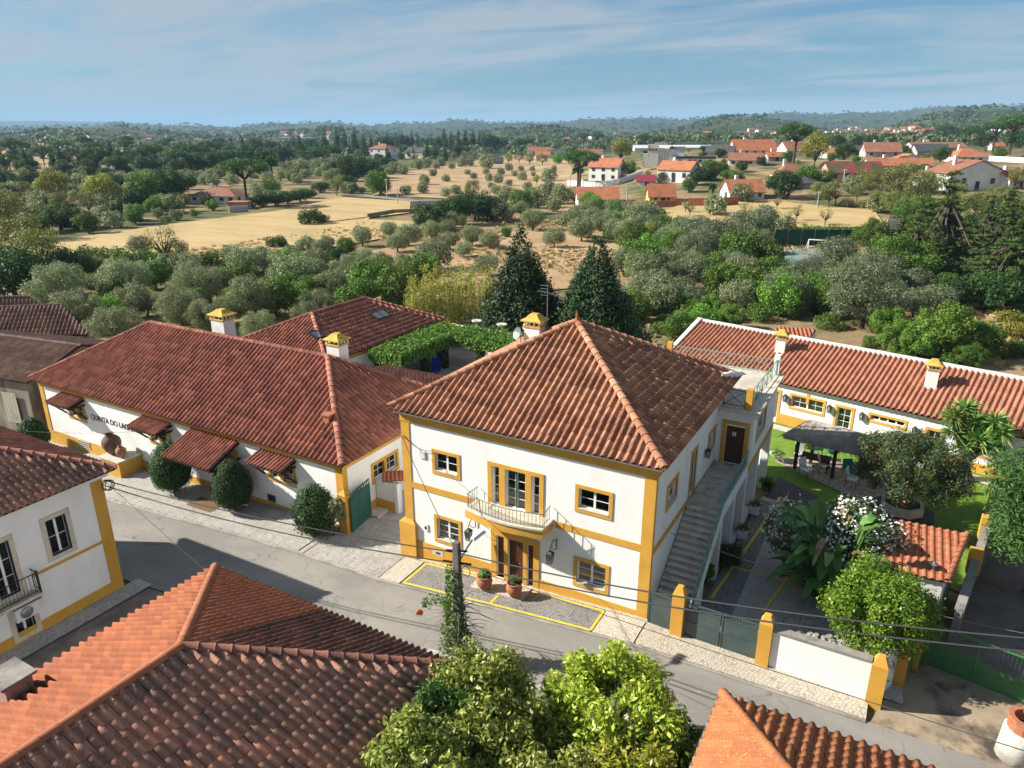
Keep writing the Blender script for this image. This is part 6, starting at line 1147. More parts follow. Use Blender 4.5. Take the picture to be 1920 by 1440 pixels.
# bed edging stones
gm_ = MB(); rg = random.Random(9)
for i in range(160):
    a = rg.uniform(0, 6.28); r_ = rg.uniform(0.2, 1.6); p = np.array([-0.7 + r_ * math.cos(a), 24.7 + 1.3 * r_ * math.sin(a)]); s = rg.uniform(0.06, 0.16); z = float(hz(*p)) + 0.02
    gm_.add([(p[0] + s * math.cos(k * 1.05 + a), p[1] + s * math.sin(k * 1.05 + a), z) for k in range(6)] + [(p[0] + s * 0.6 * math.cos(k * 1.05 + a), p[1] + s * 0.6 * math.sin(k * 1.05 + a), z + s * 0.7) for k in range(6)], [(k, (k + 1) % 6, (k + 1) % 6 + 6, k + 6) for k in range(6)] + [(6, 7, 8, 9, 10, 11)])
tag(gm_.build('bed_stones', M('grey_pebble', (0.35, 0.34, 0.32), (0.20, 0.19, 0.18), 4, 0.9)), 'loose grey stones in the courtyard bed', 'stones', kind='stuff')
# dark ferny shrub and pots along the stair
def bush(x, y, z, rx, rz_, seed, mat, n, lf, name, label, cat='shrub', asp=0.4):
    B = blob_crown(rx, rz_, rz_ * 1.05, 16, rx * 0.42, seed, low=-0.7); o = thing(name, label, cat, (x, y, z), world=False); link('foliage', np_mesh('foliage', *leaf_cloud(B, n, lf, seed + 1, asp, 0.3), mat), o); link('stems', trunk_mesh(B, rz_ * 0.5, 0.04, seed, 6), o); return o
p = Zp(1365, 1062, 0.5); bush(p[0], p[1], 0.5, 0.62, 0.5, 51, G_dk, 2200, 0.12, 'fern_shrub', 'dark feathery shrub beside the outside stair')
p = Zp(1317, 1095, 0.6); bush(p[0], p[1], 0.6, 0.4, 0.55, 52, G_gr, 500, 0.25, 'broadleaf_plant', 'broad-leaved green plant at the foot of the stair', asp=0.6)
for (x, y, lb) in ((1393, 1000, 'white trough with dry grass tuft beside the third porch step'), (1416, 955, 'white trough with grass tuft near the porch end')):
    p = Zp(x, y, 0.4); t = thing('planter_box', lb, 'planter', (p[0], p[1], 0.35), world=False); MB().box(-0.22, 0.22, -0.32, 0.32, -0.1, 0.28).build('box', white, t); link('plant', np_mesh('plant', *rosette((0, 0, 0.25), 90, 0.42, 61), G_yg), t)
p = Zp(1437, 915, 0.4); t = thing('black_pot', 'black tub with a spiky green plant at the corner of the courtyard', 'pot', (p[0], p[1], 0.3), world=False); MB().lathe([(0.24, 0), (0.30, 0.4), (0.31, 0.42), (0.25, 0.38)], (0, 0, 0), 16, False).build('tub', iron, t, True); link('plant', np_mesh('plant', *rosette((0, 0, 0.38), 70, 0.55, 62, 0.14), G_gr), t)
# big dark tree at the right edge
rt_c = Zp(1925, 985, 3.0); B4 = blob_crown(2.2, 3.2, 3.7, 60, 0.75, 71, low=-0.8, inner=0.78); rt = thing('yard_tree', 'tall feathery dark green tree overhanging the boundary wall', 'tree', (6.35, 32.2, 0.3), world=False); link('crown', np_mesh('crown', *leaf_cloud(B4, 26000, 0.17, 72, 0.34, 0.25, cull=0.5), leafmat('feathery_dark', (0.022, 0.075, 0.018), (0.06, 0.14, 0.03), (0.09, 0.19, 0.04), frac=0.15)), rt); link('trunk', trunk_mesh(B4, 2.0, 0.2, 12, 16), rt)
# ------------------------------------------------------------------ utility pole, lamp and cables
PX, PY = -11.55, 16.95
pole = thing('utility_pole', 'grey concrete utility pole wrapped in climbing vine by the road', 'pole', (PX, PY, 0.3)); MB().add([(PX - 0.17, PY - 0.13, 0.2), (PX + 0.17, PY - 0.13, 0.2), (PX + 0.17, PY + 0.13, 0.2), (PX - 0.17, PY + 0.13, 0.2), (PX - 0.10, PY - 0.09, 5.35), (PX + 0.10, PY - 0.09, 5.35), (PX + 0.10, PY + 0.09, 5.35), (PX - 0.10, PY + 0.09, 5.35)], [(0, 1, 5, 4), (1, 2, 6, 5), (2, 3, 7, 6), (3, 0, 4, 7), (4, 5, 6, 7)]).build('shaft', M('pole_concrete', (0.16, 0.15, 0.14), (0.10, 0.095, 0.09), 3, 0.9, bmp=0.3), pole)
ar = MB(); ar.tube([(PX, PY + 0.05, 4.5), (PX + 0.15, PY + 0.35, 4.95), (PX + 0.2, PY + 0.7, 5.15)], 0.03, 6); ar.build('lamp_arm', iron, pole)
hd = MB().add([(-0.1, 0, 0), (0.1, 0, 0), (0.15, 0.55, 0.02), (-0.15, 0.55, 0.02), (-0.06, 0.02, 0.1), (0.06, 0.02, 0.1), (0.09, 0.5, 0.12), (-0.09, 0.5, 0.12)], [(3, 2, 1, 0), (4, 5, 6, 7), (0, 1, 5, 4), (1, 2, 6, 5), (2, 3, 7, 6), (3, 0, 4, 7)]).build('lamp_head', M('lamp_shell', (0.55, 0.62, 0.66), None, rough=0.4), pole); hd.location = (PX + 0.2, PY + 0.65, 5.12); hd.rotation_euler = (R(12), 0, R(-12))
for z_, s_ in ((5.0, 0.35), (4.55, 0.5)): MB().bar((PX - s_, PY - 0.1, z_), (PX + s_, PY + 0.1, z_ + 0.05), 0.05).build('crossarm', iron, pole)
lp = MB(); [lp.tube([(PX + 0.35 + 0.16 * math.cos(a + k), PY, 4.35 + 0.18 * math.sin(a + k)) for a in np.linspace(0, 6.28, 12)], 0.012, 4, False) for k in (0, 0.4, 0.8)]; lp.build('cable_coil', iron, pole)
rs = np.random.RandomState(8); nv = 1500; zz2 = rs.rand(nv) ** 1.2; a = rs.rand(nv) * 6.28; rad = 0.16 + 0.42 * (1 - zz2) ** 1.3 * rs.rand(nv) + 0.10 * rs.rand(nv); Pv = np.stack([PX - 0.12 + rad * np.cos(a), PY + rad * np.sin(a) - 0.05, 1.0 + 3.4 * zz2], 1)
nn = rs.normal(size=(nv, 3)); nn /= np.linalg.norm(nn, axis=1)[:, None]; tt = np.cross(nn, rs.normal(size=(nv, 3))); tt /= np.linalg.norm(tt, axis=1)[:, None]; bb = np.cross(nn, tt); V = np.stack([Pv - tt * .07, Pv + bb * .035, Pv + tt * .07, Pv - bb * .035], 1).reshape(-1, 3)
vine = thing('climbing_vine', 'leafy vine with dry twigs and one orange flower cluster climbing the utility pole', 'vine', (PX - 0.25, PY, 0.4)); link('foliage', np_mesh('foliage', V, np.arange(4 * nv).reshape(-1, 4), G_gr), vine); tw = MB(); rg = random.Random(14)
for i in range(150):
    a = rg.uniform(0, 6.28); z = rg.uniform(0.7, 2.9); p = np.array([PX + 0.15 * math.cos(a), PY + 0.15 * math.sin(a), z]); d = np.array([math.cos(a) * 1.1, math.sin(a) * 0.8, rg.uniform(-0.5, 0.35)]); l = rg.uniform(0.4, 1.1); tw.tube([p, p + d * l * 0.5 + [0, 0, 0.05], p + d * l + [rg.uniform(-.2, .2), 0, -0.15 * l]], [0.018, 0.012, 0.006], 4, False)
tw.build('dry_twigs', barkg, vine); sp_ = MB().tube([(PX - 0.2, PY, 2.9), (PX - 0.8, PY - 0.1, 2.95), (PX - 1.35, PY - 0.2, 2.5)], [0.02, 0.012, 0.006], 5).build('shoot', bark, vine); link('shoot_leaves', np_mesh('shoot_leaves', *leaf_cloud([((PX - 0.7, PY - 0.1, 2.95), (0.55, 0.2, 0.14)), ((PX - 1.2, PY - 0.15, 2.65), (0.2, 0.15, 0.2))], 160, 0.13, 3), G_gr), vine); link('flower', np_mesh('flower', *leaf_cloud([((PX - 1.5, PY - 0.2, 2.2), (0.12, 0.1, 0.1))], 40, 0.12, 4, 0.8), M('orange_petals', (0.75, 0.16, 0.04), None, rough=0.7)), vine)
cabm = M('cable', (0.03, 0.03, 0.032), None, rough=0.6); cabg = M('cable_grey', (0.22, 0.22, 0.22), None, rough=0.6)
def cable(a, b, sag, r, label, mat=cabm, n=24):
    a = np.asarray(a, float); b = np.asarray(b, float); pts = [a + (b - a) * t - np.array([0, 0, 4 * sag * t * (1 - t)]) for t in np.linspace(0, 1, n)]; return tag(MB().tube(pts, r, 5, False).build('overhead_cable', mat), label, 'cable')
T1 = np.array([PX, PY, 4.95]); T2 = np.array([PX, PY, 4.55]); nhc = np.array([nhx + 0.1, nhy + 0.05, 4.85])
cable(nhc, T1, 0.25, 0.022, 'thick black cable from the corner house eave to the pole top'); cable(nhc - [0, 0, 0.25], T2, 0.35, 0.022, 'lower black cable from the corner house to the pole')
e1 = Zp(1960, 1205, 5.0); e1 = CAM + ray(1960, 1200) * 15.0; e2_ = CAM + ray(1960, 1225) * 15.0
cable(T1, e1, 0.35, 0.024, 'thick twisted cable from the pole top towards the forecourt'); cable(T2, e2_, 0.35, 0.024, 'lower twisted cable from the pole towards the forecourt')
wht = np.array([X0 + 0.05, Y0 - 0.08, 5.9]); cable(T1, wht, 0.12, 0.014, 'thin black service line from the pole to the main house corner'); cable(wht, (A0 + 12, B0 - 0.35, 3.3), 0.25, 0.008, 'thin line from the main house corner along the long house eave')
cable(T2, CAM + ray(1960, 1420) * 12, 0.1, 0.010, 'thin line from the pole down across the road to the right'); cable((X1 + 0.05, 24.3, 3.3), CAM + ray(1960, 1195) * 26, 0.4, 0.014, 'pale service line from the side of the main house over the shrub', cabg); cable(CAM + ray(-30, 800) * 45, (-32.0, B0 - 0.4, 3.3), 0.4, 0.010, 'thin line from the barns to the long house eave')
cable(nhc, np.array([-14, 12.5, 3.0]), 0.1, 0.010, 'thin line from the corner house across the side lane')
cl_ = thing('cable_loop', 'loops of black cable hanging at the corner house eave', 'cable', nhc); [MB().tube([nhc + np.array([0.06 * k, 0.06 + 0.03 * k, -0.25]) + np.array([0.02, 0.20 * math.cos(a), 0.22 * math.sin(a)]) for a in np.linspace(0, 6.28, 14)], 0.018, 5, False).build('loop', cabm, cl_) for k in range(3)]
cable((X0 + 0.1, Y0 - 0.06, 5.95), (-16.0, Y0 - 0.1, 5.6), 0.25, 0.012, 'slack cable loop on the upper facade of the main house')
# roadside wall below the trees
rw = thing('roadside_wall', 'low broken whitewashed wall along the near road edge', 'wall', (-7, 16.8, 0.3)); a_, b_ = np.array([-12.6, 16.35, 0.0]), np.array([-2.9, 16.75, 0.3]); MB().obox(a_, b_ - a_, (0.01, 0.28, 0), (0, 0, 0.95)).build('wall', M('flaky_wall', (0.52, 0.49, 0.43), (0.33, 0.30, 0.26), 2.2, 0.9, (0.17, 0.15, 0.13), 1.6, bmp=0.5, bscale=8), rw)
# ------------------------------------------------------------------ foreground trees
def fgtree(x, y, z, rx, rz_, cz, seed, mat, n, lf, label, ry=None, nb=70, asp=0.42, rb=0.5):
    B = blob_crown(rx, rz_, cz, nb, rb * 0.8, seed, ry, low=-0.55, inner=0.88); o = thing('laurel_tree', label, 'tree', (x, y, z), world=False); link('crown', np_mesh('crown', *leaf_cloud(B, int(n * 0.55), lf * 1.5, seed + 1, asp, 0.05, out=0.45, cull=0.35), mat), o); link('trunk', trunk_mesh(B, cz * 0.45, 0.14, seed, 26, mat=barkg), o); return o
def fgp(px, py, z): q = Zp(px, py, z); return float(q[0]), float(q[1])
for (px_, py_, zc_, rx_, rz2, sd_, mt_, n_, lf_, nb_, lb_, as_) in ((1150, 1335, 2.9, 1.75, 1.45, 81, G_lem, 34000, 0.115, 90, 'yellow-green citrus tree, brightest of the trees below the road', 0.42), (905, 1340, 3.0, 1.75, 1.5, 83, G_lem2, 34000, 0.105, 90, 'grey-green laurel tree with bare twigs between the roof and the citrus', 0.42), (1010, 1470, 2.7, 1.6, 1.2, 87, G_lem2, 24000, 0.105, 60, 'low spreading laurel in front of the citrus tree', 0.42), (1235, 1430, 2.2, 1.2, 1.0, 91, G_gr, 10000, 0.11, 36, 'dark green shrub beside the lichen covered roof', 0.42), (1160, 1480, 2.6, 1.3, 1.1, 93, G_lem, 14000, 0.11, 44, 'leafy citrus bush at the foot of the bright citrus tree', 0.42)):
    x_, y_ = fgp(px_, py_, zc_); fgtree(x_, y_, float(gz(x_)), rx_, rz2, zc_ - float(gz(x_)), sd_, mt_, n_, lf_, lb_, nb=nb_, asp=as_)
fgtree(-8.75, 12.3, 0.4, 1.15, 1.2, 2.95, 85, G_fern, 13000, 0.12, 'feathery dark green tree at the eave of the old tiled roof', nb=34, asp=0.25); fgtree(-8.4, 10.3, 0.4, 1.25, 1.4, 3.0, 89, G_lem2, 16000, 0.11, 'young laurel close to the old tiled eave', nb=44)
# ================================================================== TREE KINDS FOR THE LANDSCAPE
def v_tree(rx, rz_, cz, nb, rb, n, lf, seed, th, tr, asp=0.45, low=-0.55, inner=0.72, nl=8, shell=0.35, **kw):
    B = blob_crown(rx, rz_, cz, nb, rb, seed, low=low, inner=inner); return leaf_cloud(B, n, lf, seed + 1, asp, shell, **kw), trunk_mesh(B, th, tr, seed, nl)
kind('olive', G_ol, [v_tree(2.0, 1.5, 1.95, 30, 0.78, 6500, 0.22, s, 0.8, 0.17, 0.4, low=-0.8) for s in (101, 103, 105, 107)], 4.5, 1.95)
kind('olive_dark', G_old, [v_tree(2.0, 1.45, 1.9, 28, 0.8, 6500, 0.22, s, 0.8, 0.16, 0.4, low=-0.8) for s in (111, 113)], 4.5, 1.9)
kind('olive_far', G_ol, [v_tree(2.0, 1.5, 1.85, 20, 0.9, 1600, 0.42, s, 0.7, 0.17, 0.5, nl=4, low=-0.9) for s in (121, 123)], 4.6, 1.85)
kind('broad', G_gr, [v_tree(2.2, 1.8, 2.05, 34, 0.75, 5200, 0.24, s, 0.8, 0.15, 0.55, low=-0.95) for s in (131, 133)], 5.0, 2.05)
kind('bright', G_br, [v_tree(2.0, 1.7, 1.95, 32, 0.7, 4800, 0.22, s, 0.7, 0.13, 0.5, low=-0.95) for s in (141, 143)], 4.6, 1.95)
kind('darkoak', G_dk, [v_tree(3.0, 2.2, 2.4, 38, 0.95, 5800, 0.30, s, 0.8, 0.25, 0.5, low=-0.95) for s in (151, 153)], 6.6, 2.4)
kind('yellow', G_ye, [v_tree(2.2, 2.0, 2.8, 26, 0.75, 3600, 0.26, 161, 1.0, 0.15, 0.5)], 5.0, 2.7)
kind('yellowgreen', G_yg, [v_tree(2.2, 1.9, 2.8, 24, 0.7, 2600, 0.22, s, 1.1, 0.13, 0.45, nl=16) for s in (171, 173)], 5.0, 2.7)
kind('sparse', G_yg, [v_tree(2.0, 1.8, 3.0, 20, 0.6, 700, 0.22, s, 1.3, 0.14, 0.45, nl=20) for s in (181, 183)], 4.5, 2.9)
kind('bush', G_gr, [v_tree(1.6, 0.8, 0.55, 22, 0.55, 2200, 0.20, s, 0.2, 0.06, 0.5, low=-0.4) for s in (191, 193)], 3.6, 0.55)
kind('bush_yg', G_yg, [v_tree(1.6, 0.75, 0.5, 20, 0.55, 1900, 0.20, 195, 0.2, 0.06, 0.5, low=-0.4)], 3.6, 0.5)
kind('bush_dk', G_dk, [v_tree(1.6, 0.9, 0.6, 22, 0.55, 2200, 0.20, 197, 0.2, 0.06, 0.5, low=-0.4)], 3.6, 0.6)
def v_pine(seed):
    rs = np.random.RandomState(seed); B = []
    for i in range(44):
        a = rs.rand() * 6.283; r = 4.0 * math.sqrt(rs.rand()); B.append((np.array([r * math.cos(a), r * math.sin(a), 8.2 - 0.085 * r * r + rs.rand() * 0.5]), np.array([1.15, 1.15, 0.75]) * (0.8 + 0.4 * rs.rand())))
    return leaf_cloud(B, 6500, 0.34, seed, 0.4, 0.4), trunk_mesh(B, 5.4, 0.3, seed, 14)
kind('stonepine', G_pi, [v_pine(201), v_pine(203)], 9.6, 7.6)
def v_cone(H, Rb, seed, n, lf, tiers, flat_, asp, ragged=0.25, pw=1.25):
    rs = np.random.RandomState(seed); B = []
    for i in range(tiers):
        z = 0.5 + (H - 0.9) * (i / (tiers - 1)) ** 0.92; r = Rb * (1 - (z / H) ** pw) + 0.12; k = max(3, int(r * 4.2))
        for j in range(k):
            a = 6.283 * (j + rs.rand()) / k; rr = r * (0.60 + ragged * rs.rand()); s = 0.24 * r + 0.24; B.append((np.array([rr * math.cos(a), rr * math.sin(a), z + rs.uniform(-.3, .3)]), np.array([s, s, s * flat_])))
    return leaf_cloud(B, n, lf, seed + 1, asp, 0.3, cull=0.45, upb=0.5), trunk_mesh(B, H * 0.6, 0.28, seed, 10, 0.05)
kind('cypress', G_co, [v_cone(11.5, 5.4, 211, 62000, 0.34, 26, 1.3, 0.34, 0.3, 0.92), v_cone(11.5, 5.6, 213, 62000, 0.34, 26, 1.3, 0.34, 0.3, 0.92)], 8.4, 5.2)
def v_cedar(H, Rb, seed, n, lf):
    rs = np.random.RandomState(seed); B = []
    for i in range(13):
        z = 0.9 + (H - 1.3) * i / 12; r = Rb * (1 - (z / H) ** 1.5) + 0.25; k = max(3, int(3 + r * 0.9)); a0 = rs.rand() * 6.28
        for j in range(k):
            a = a0 + 6.283 * (j + 0.5 * rs.rand()) / k; rr = r * (0.7 + 0.45 * rs.rand()); zj = z + rs.uniform(-.25, .25)
            for q in np.linspace(0.3, 1.0, max(2, int(rr * 1.1))): w = (0.30 + 0.32 * math.sin(math.pi * min(q, 0.9))) * (0.6 + 0.12 * r); B.append((np.array([rr * q * math.cos(a), rr * q * math.sin(a), zj + 0.25 * q - 0.35 * q * q]), np.array([w, w, 0.20])))
    return leaf_cloud(B, n, lf, seed + 1, 0.4, 0.2, cull=0, upb=1.6, out=0.4), trunk_mesh(B, H * 0.75, 0.3, seed, 26, 0.05)
kind('cedar', G_ce, [v_cedar(11, 5.0, 221, 30000, 0.27), v_cedar(10.5, 4.8, 223, 30000, 0.27)], 9.6, 4.8)
kind('olive_big', G_old, [v_tree(2.0, 1.5, 1.95, 60, 0.55, 20000, 0.12, s, 0.8, 0.17, 0.34, low=-0.85, inner=0.82, nl=14) for s in (401, 403)], 4.5, 1.95)
kind('olive_near', G_ol, [v_tree(2.0, 1.5, 1.95, 50, 0.55, 15000, 0.135, s, 0.8, 0.17, 0.36, low=-0.85, inner=0.8, nl=12) for s in (405, 407, 409)], 4.5, 1.95)
kind('fig_big', G_br, [v_tree(2.1, 1.6, 1.9, 50, 0.55, 12000, 0.16, s, 0.7, 0.13, 0.6, low=-0.9, inner=0.82, nl=12) for s in (411, 413)], 4.6, 1.9)
kind('dark_big', G_gr, [v_tree(3.0, 2.3, 2.5, 70, 0.75, 18000, 0.20, 415, 0.9, 0.25, 0.5, low=-0.95, inner=0.82, nl=14)], 6.4, 2.4)
kind('slimconifer', G_dk, [v_cone(9, 1.9, 231, 3200, 0.42, 14, 1.1, 0.4)], 3.8, 4.6)
# ------------------------------------------------------------------ hand-placed trees: (zoom x, zoom y, width in zoom pixels)
def zone(x0, y0, k): return lambda q: (x0 + q[0] / k, y0 + q[1] / k, q[2] / k)
def row(kd, pts, zf, name, label, group, cat='tree', sq=1.0):
    for q in pts: x, y, w = zf(q); plant_px(kd, x, y, w, name, label, cat, group, sq)
zA = zone(0, 200, 3); zB = zone(640, 200, 3); zC = zone(1280, 200, 3)
row('olive_near', [(350, 1030, 290), (440, 1150, 270), (720, 990, 260), (665, 1230, 240), (830, 1110, 150), (1030, 1140, 240), (1130, 1010, 250), (1170, 1190, 190), (1460, 1240, 190), (1430, 1090, 260), (1790, 1110, 190), (1720, 1180, 160), (1280, 1150, 170)], zA, 'olive_tree', 'grey-green olive tree in the orchard right behind the long house and barns', 'olive trees behind the long house')
row('olive', [(1660, 940, 240), (1380, 890, 190), (1040, 910, 170), (1470, 850, 120), (1310, 840, 110), (1580, 870, 140), (1640, 830, 100), (1725, 790, 115), (1780, 870, 140), (1840, 770, 90), (1850, 1000, 150), (1890, 920, 100), (790, 790, 120), (560, 1000, 130), (1210, 980, 170), (1560, 1000, 140)], zA, 'olive_tree', 'olive tree near the lower edge of the mown field', 'olive trees at the field edge')
row('olive', [(120, 735, 120), (275, 700, 100), (380, 730, 130), (320, 770, 120), (510, 700, 105), (600, 690, 90), (610, 760, 105), (735, 730, 130), (690, 810, 95), (840, 755, 110), (350, 870, 100), (220, 900, 150), (820, 900, 130), (60, 900, 120), (30, 980, 150), (905, 600, 120), (1075, 640, 135), (1195, 745, 115), (1350, 705, 135), (1330, 605, 105), (1435, 630, 90), (1515, 650, 125), (1585, 720, 115), (1680, 625, 165), (1895, 690, 90), (1590, 880, 160), (1010, 585, 90), (620, 640, 90), (530, 840, 190), (140, 860, 110)], zB, 'olive_tree', 'rounded olive tree on the dry slope beyond the two conifers', 'olive trees on the dry slope')
row('olive', [(1690, 940, 210), (1870, 880, 150), (1740, 1020, 190), (1890, 1040, 170), (1680, 1060, 190), (1790, 1100, 190), (1850, 960, 160)], zB, 'olive_tree', 'silvery olive tree close behind the right-hand conifer', 'olive trees by the right conifer')
row('olive_big', [(1010, 1070, 420), (570, 1060, 240), (730, 940, 190), (270, 920, 210), (90, 800, 230)], zC, 'olive_tree', 'large fine-leaved olive tree standing tall in the garden grove', 'large olives of the garden grove')
row('olive_dark', [(60, 1090, 170), (600, 960, 190), (850, 840, 200), (180, 730, 200), (330, 690, 190), (450, 650, 170), (30, 720, 170), (1040, 930, 240)], zC, 'olive_tree', 'dark silvery olive tree in the garden grove behind the garden house', 'olive trees in the garden grove')
row('olive_far', [(515, 375, 45), (590, 405, 45), (475, 415, 65), (460, 465, 65), (585, 485, 55), (645, 470, 60), (360, 470, 60), (70, 460, 70), (15, 460, 65), (118, 470, 42), (745, 390, 42), (708, 370, 36), (810, 365, 42), (820, 318, 85), (725, 315, 52), (680, 317, 58), (620, 335, 42), (835, 400, 52), (880, 410, 55), (900, 370, 48), (945, 345, 46), (975, 380, 36), (1012, 350, 36), (1018, 395, 52), (1075, 350, 32), (1080, 380, 32), (1190, 355, 42), (1160, 390, 85), (1045, 450, 52), (940, 430, 42), (845, 445, 42), (535, 335, 42), (350, 360, 62), (430, 330, 60), (300, 345, 70), (235, 360, 50), (275, 365, 50), (900, 510, 85), (1230, 500, 120), (1180, 460, 80), (1110, 520, 130), (1190, 560, 80), (870, 470, 60), (930, 480, 70), (1080, 490, 80), (1140, 470, 70), (400, 325, 50), (480, 320, 60), (560, 315, 55)], zB, 'olive_tree', 'small round olive tree dotted over the bare brown hillside below the white houses', 'olive trees on the bare hillside')
row('olive_far', [(645, 640, 100), (890, 600, 65), (560, 550, 105), (520, 640, 90), (240, 545, 115), (150, 540, 75), (590, 600, 80), (680, 600, 80), (400, 480, 90), (480, 470, 80), (540, 440, 90), (620, 420, 80), (700, 430, 90), (450, 430, 80), (330, 560, 80), (760, 460, 80), (730, 500, 100), (990, 610, 70), (500, 520, 80), (840, 420, 80), (930, 400, 70), (1010, 390, 70), (1080, 400, 70), (1160, 400, 60), (780, 400, 70), (200, 500, 80), (100, 500, 80), (60, 560, 90), (1240, 380, 60), (1610, 350, 80), (1680, 340, 80), (1740, 340, 80), (1800, 330, 80), (1860, 330, 80), (1900, 310, 80), (1640, 390, 70), (1580, 390, 60), (1720, 380, 60), (1790, 370, 60)], zA, 'olive_tree', 'distant olive tree in the groves beyond the mown field', 'olive trees beyond the field')
row('olive_far', [(190, 560, 130), (470, 620, 120), (335, 490, 115), (1090, 545, 125), (1610, 640, 110), (560, 690, 120), (950, 450, 110), (480, 250, 70)], zC, 'olive_tree', 'olive tree on the terraces below the village', 'olive trees below the village')
# conspicuous others
row('broad', [(880, 960, 160), (1550, 1080, 250), (1620, 1030, 180), (560, 1000, 120)], zA, 'green_tree', 'leafy green tree among the olives behind the long house', 'green trees among the near olives')
row('bright', [(1690, 1070, 150), (1740, 1020, 120)], zA, 'green_tree', 'fresh green tree beside the hipped back wing', 'fresh green trees by the back wing')
row('darkoak', [(90, 960, 330), (40, 900, 240), (230, 1000, 220), (420, 900, 230), (330, 1010, 190)], zA, 'dark_tree', 'dark evergreen tree in the thicket behind the barns', 'dark trees behind the barns')
row('yellowgreen', [(150, 770, 260), (250, 850, 280), (70, 620, 250), (1010, 830, 140)], zA, 'yellowing_tree', 'yellowing tree at the near left end of the mown field', 'yellowing trees by the field'); row('sparse', [(940, 790, 190)], zA, 'thin_tree', 'thin half-bare tree standing before the mown field', None)
row('bush', [(600, 870, 200), (720, 880, 220), (820, 870, 180), (500, 840, 150), (920, 880, 180), (660, 920, 200), (1180, 870, 160)], zA, 'scrub_bush', 'low green scrub bush along the lower field edge', 'scrub along the field edge', 'bush')
row('bush_dk', [(1555, 770, 120), (1600, 780, 60)], zA, 'field_bush', 'dark low bush standing alone near the lower edge of the mown field', 'small field bushes', 'bush'); row('bush_dk', [(1745, 635, 150)], zA, 'field_bush', 'wide dark bush alone in the middle of the mown field', None, 'bush'); row('bush', [(1815, 635, 90)], zA, 'field_bush', 'green bush fringe touching the wide field bush', None, 'bush')
row('broad', [(820, 490, 190), (960, 560, 90), (500, 660, 130)], zA, 'green_tree', 'green domed tree beside the farmhouse across the field', 'green trees by the farmhouse'); row('darkoak', [(950, 470, 210), (340, 640, 160), (1160, 535, 70), (1060, 430, 100)], zA, 'dark_tree', 'dark rounded tree near the farmhouse across the field', 'dark trees by the farmhouse'); row('yellow', [(590, 490, 180), (320, 465, 160), (1035, 545, 80), (880, 450, 130)], zA, 'yellow_tree', 'yellow-green tree in the groves left of the farmhouse', 'yellow trees near the farmhouse'); row('bright', [(1195, 555, 70), (1525, 450, 90), (1090, 600, 50), (240, 470, 100), (800, 560, 60)], zA, 'bright_bush', 'bright green small tree around the farmhouse', 'bright trees by the farmhouse')
row('stonepine', [(1390, 385, 240)], zA, 'stone_pine', 'broad umbrella pine behind the red-roofed farmhouse', None); row('stonepine', [(525, 235, 90), (560, 300, 150), (670, 320, 110), (745, 300, 70), (1000, 285, 120), (1170, 240, 100), (1110, 290, 80), (880, 260, 90), (1300, 250, 80), (620, 330, 80)], zA, 'stone_pine', 'distant umbrella pine in the wood beyond the groves', 'distant umbrella pines', )
row('darkoak', [(1550, 525, 110), (1480, 530, 110), (1620, 515, 110), (1690, 505, 110), (1420, 540, 90), (1800, 460, 90), (1740, 490, 90)], zA, 'hedge_tree', 'dark hedge tree along the far edge of the mown field', 'hedge beside the farmhouse', sq=0.75)
row('darkoak', [(1100, 330, 120), (1200, 330, 130), (1300, 310, 120), (1420, 280, 130), (1500, 290, 120), (1600, 280, 110), (1700, 260, 110), (1800, 270, 120), (1870, 280, 110), (820, 340, 130), (930, 350, 100), (1000, 360, 110), (700, 370, 90), (600, 390, 100), (200, 430, 120), (120, 440, 110), (40, 420, 130), (500, 380, 90), (420, 400, 90), (1530, 240, 90), (1440, 220, 80), (1650, 230, 90), (1750, 230, 90)], zA, 'wood_tree', 'dark tree in the wood beyond the left groves', 'dark trees of the left wood')
row('slimconifer', [(1310, 250, 40), (1370, 230, 40), (1690, 220, 45), (1660, 240, 40), (1830, 205, 50), (1900, 200, 45), (1440, 250, 40)], zA, 'conifer', 'dark slender conifer rising from the far wood', 'slender conifers of the far wood')
row('slimconifer', [(20, 210, 50), (80, 220, 50), (130, 230, 45), (400, 200, 35), (430, 210, 30), (580, 200, 40), (620, 210, 40), (660, 205, 45), (700, 205, 45), (740, 205, 45), (780, 210, 40), (170, 240, 45)], zB, 'conifer', 'dark conifer in the belt behind the white three-storey house', 'conifers behind the three-storey house')
row('darkoak', [(60, 360, 170), (160, 355, 140), (230, 210, 90), (290, 210, 90), (350, 215, 90), (480, 215, 90), (540, 230, 90), (840, 220, 110), (900, 215, 90), (1000, 225, 80), (1050, 220, 70), (690, 250, 70), (640, 255, 90)], zB, 'dark_tree', 'dark rounded tree around the scattered houses on the hill', 'dark trees among the hill houses'); row('darkoak', [(500, 630, 200), (640, 600, 180), (750, 570, 200), (850, 590, 160)], zB, 'fig_tree', 'big dark green tree beside the ruined stone shed', 'dark trees by the ruined shed')
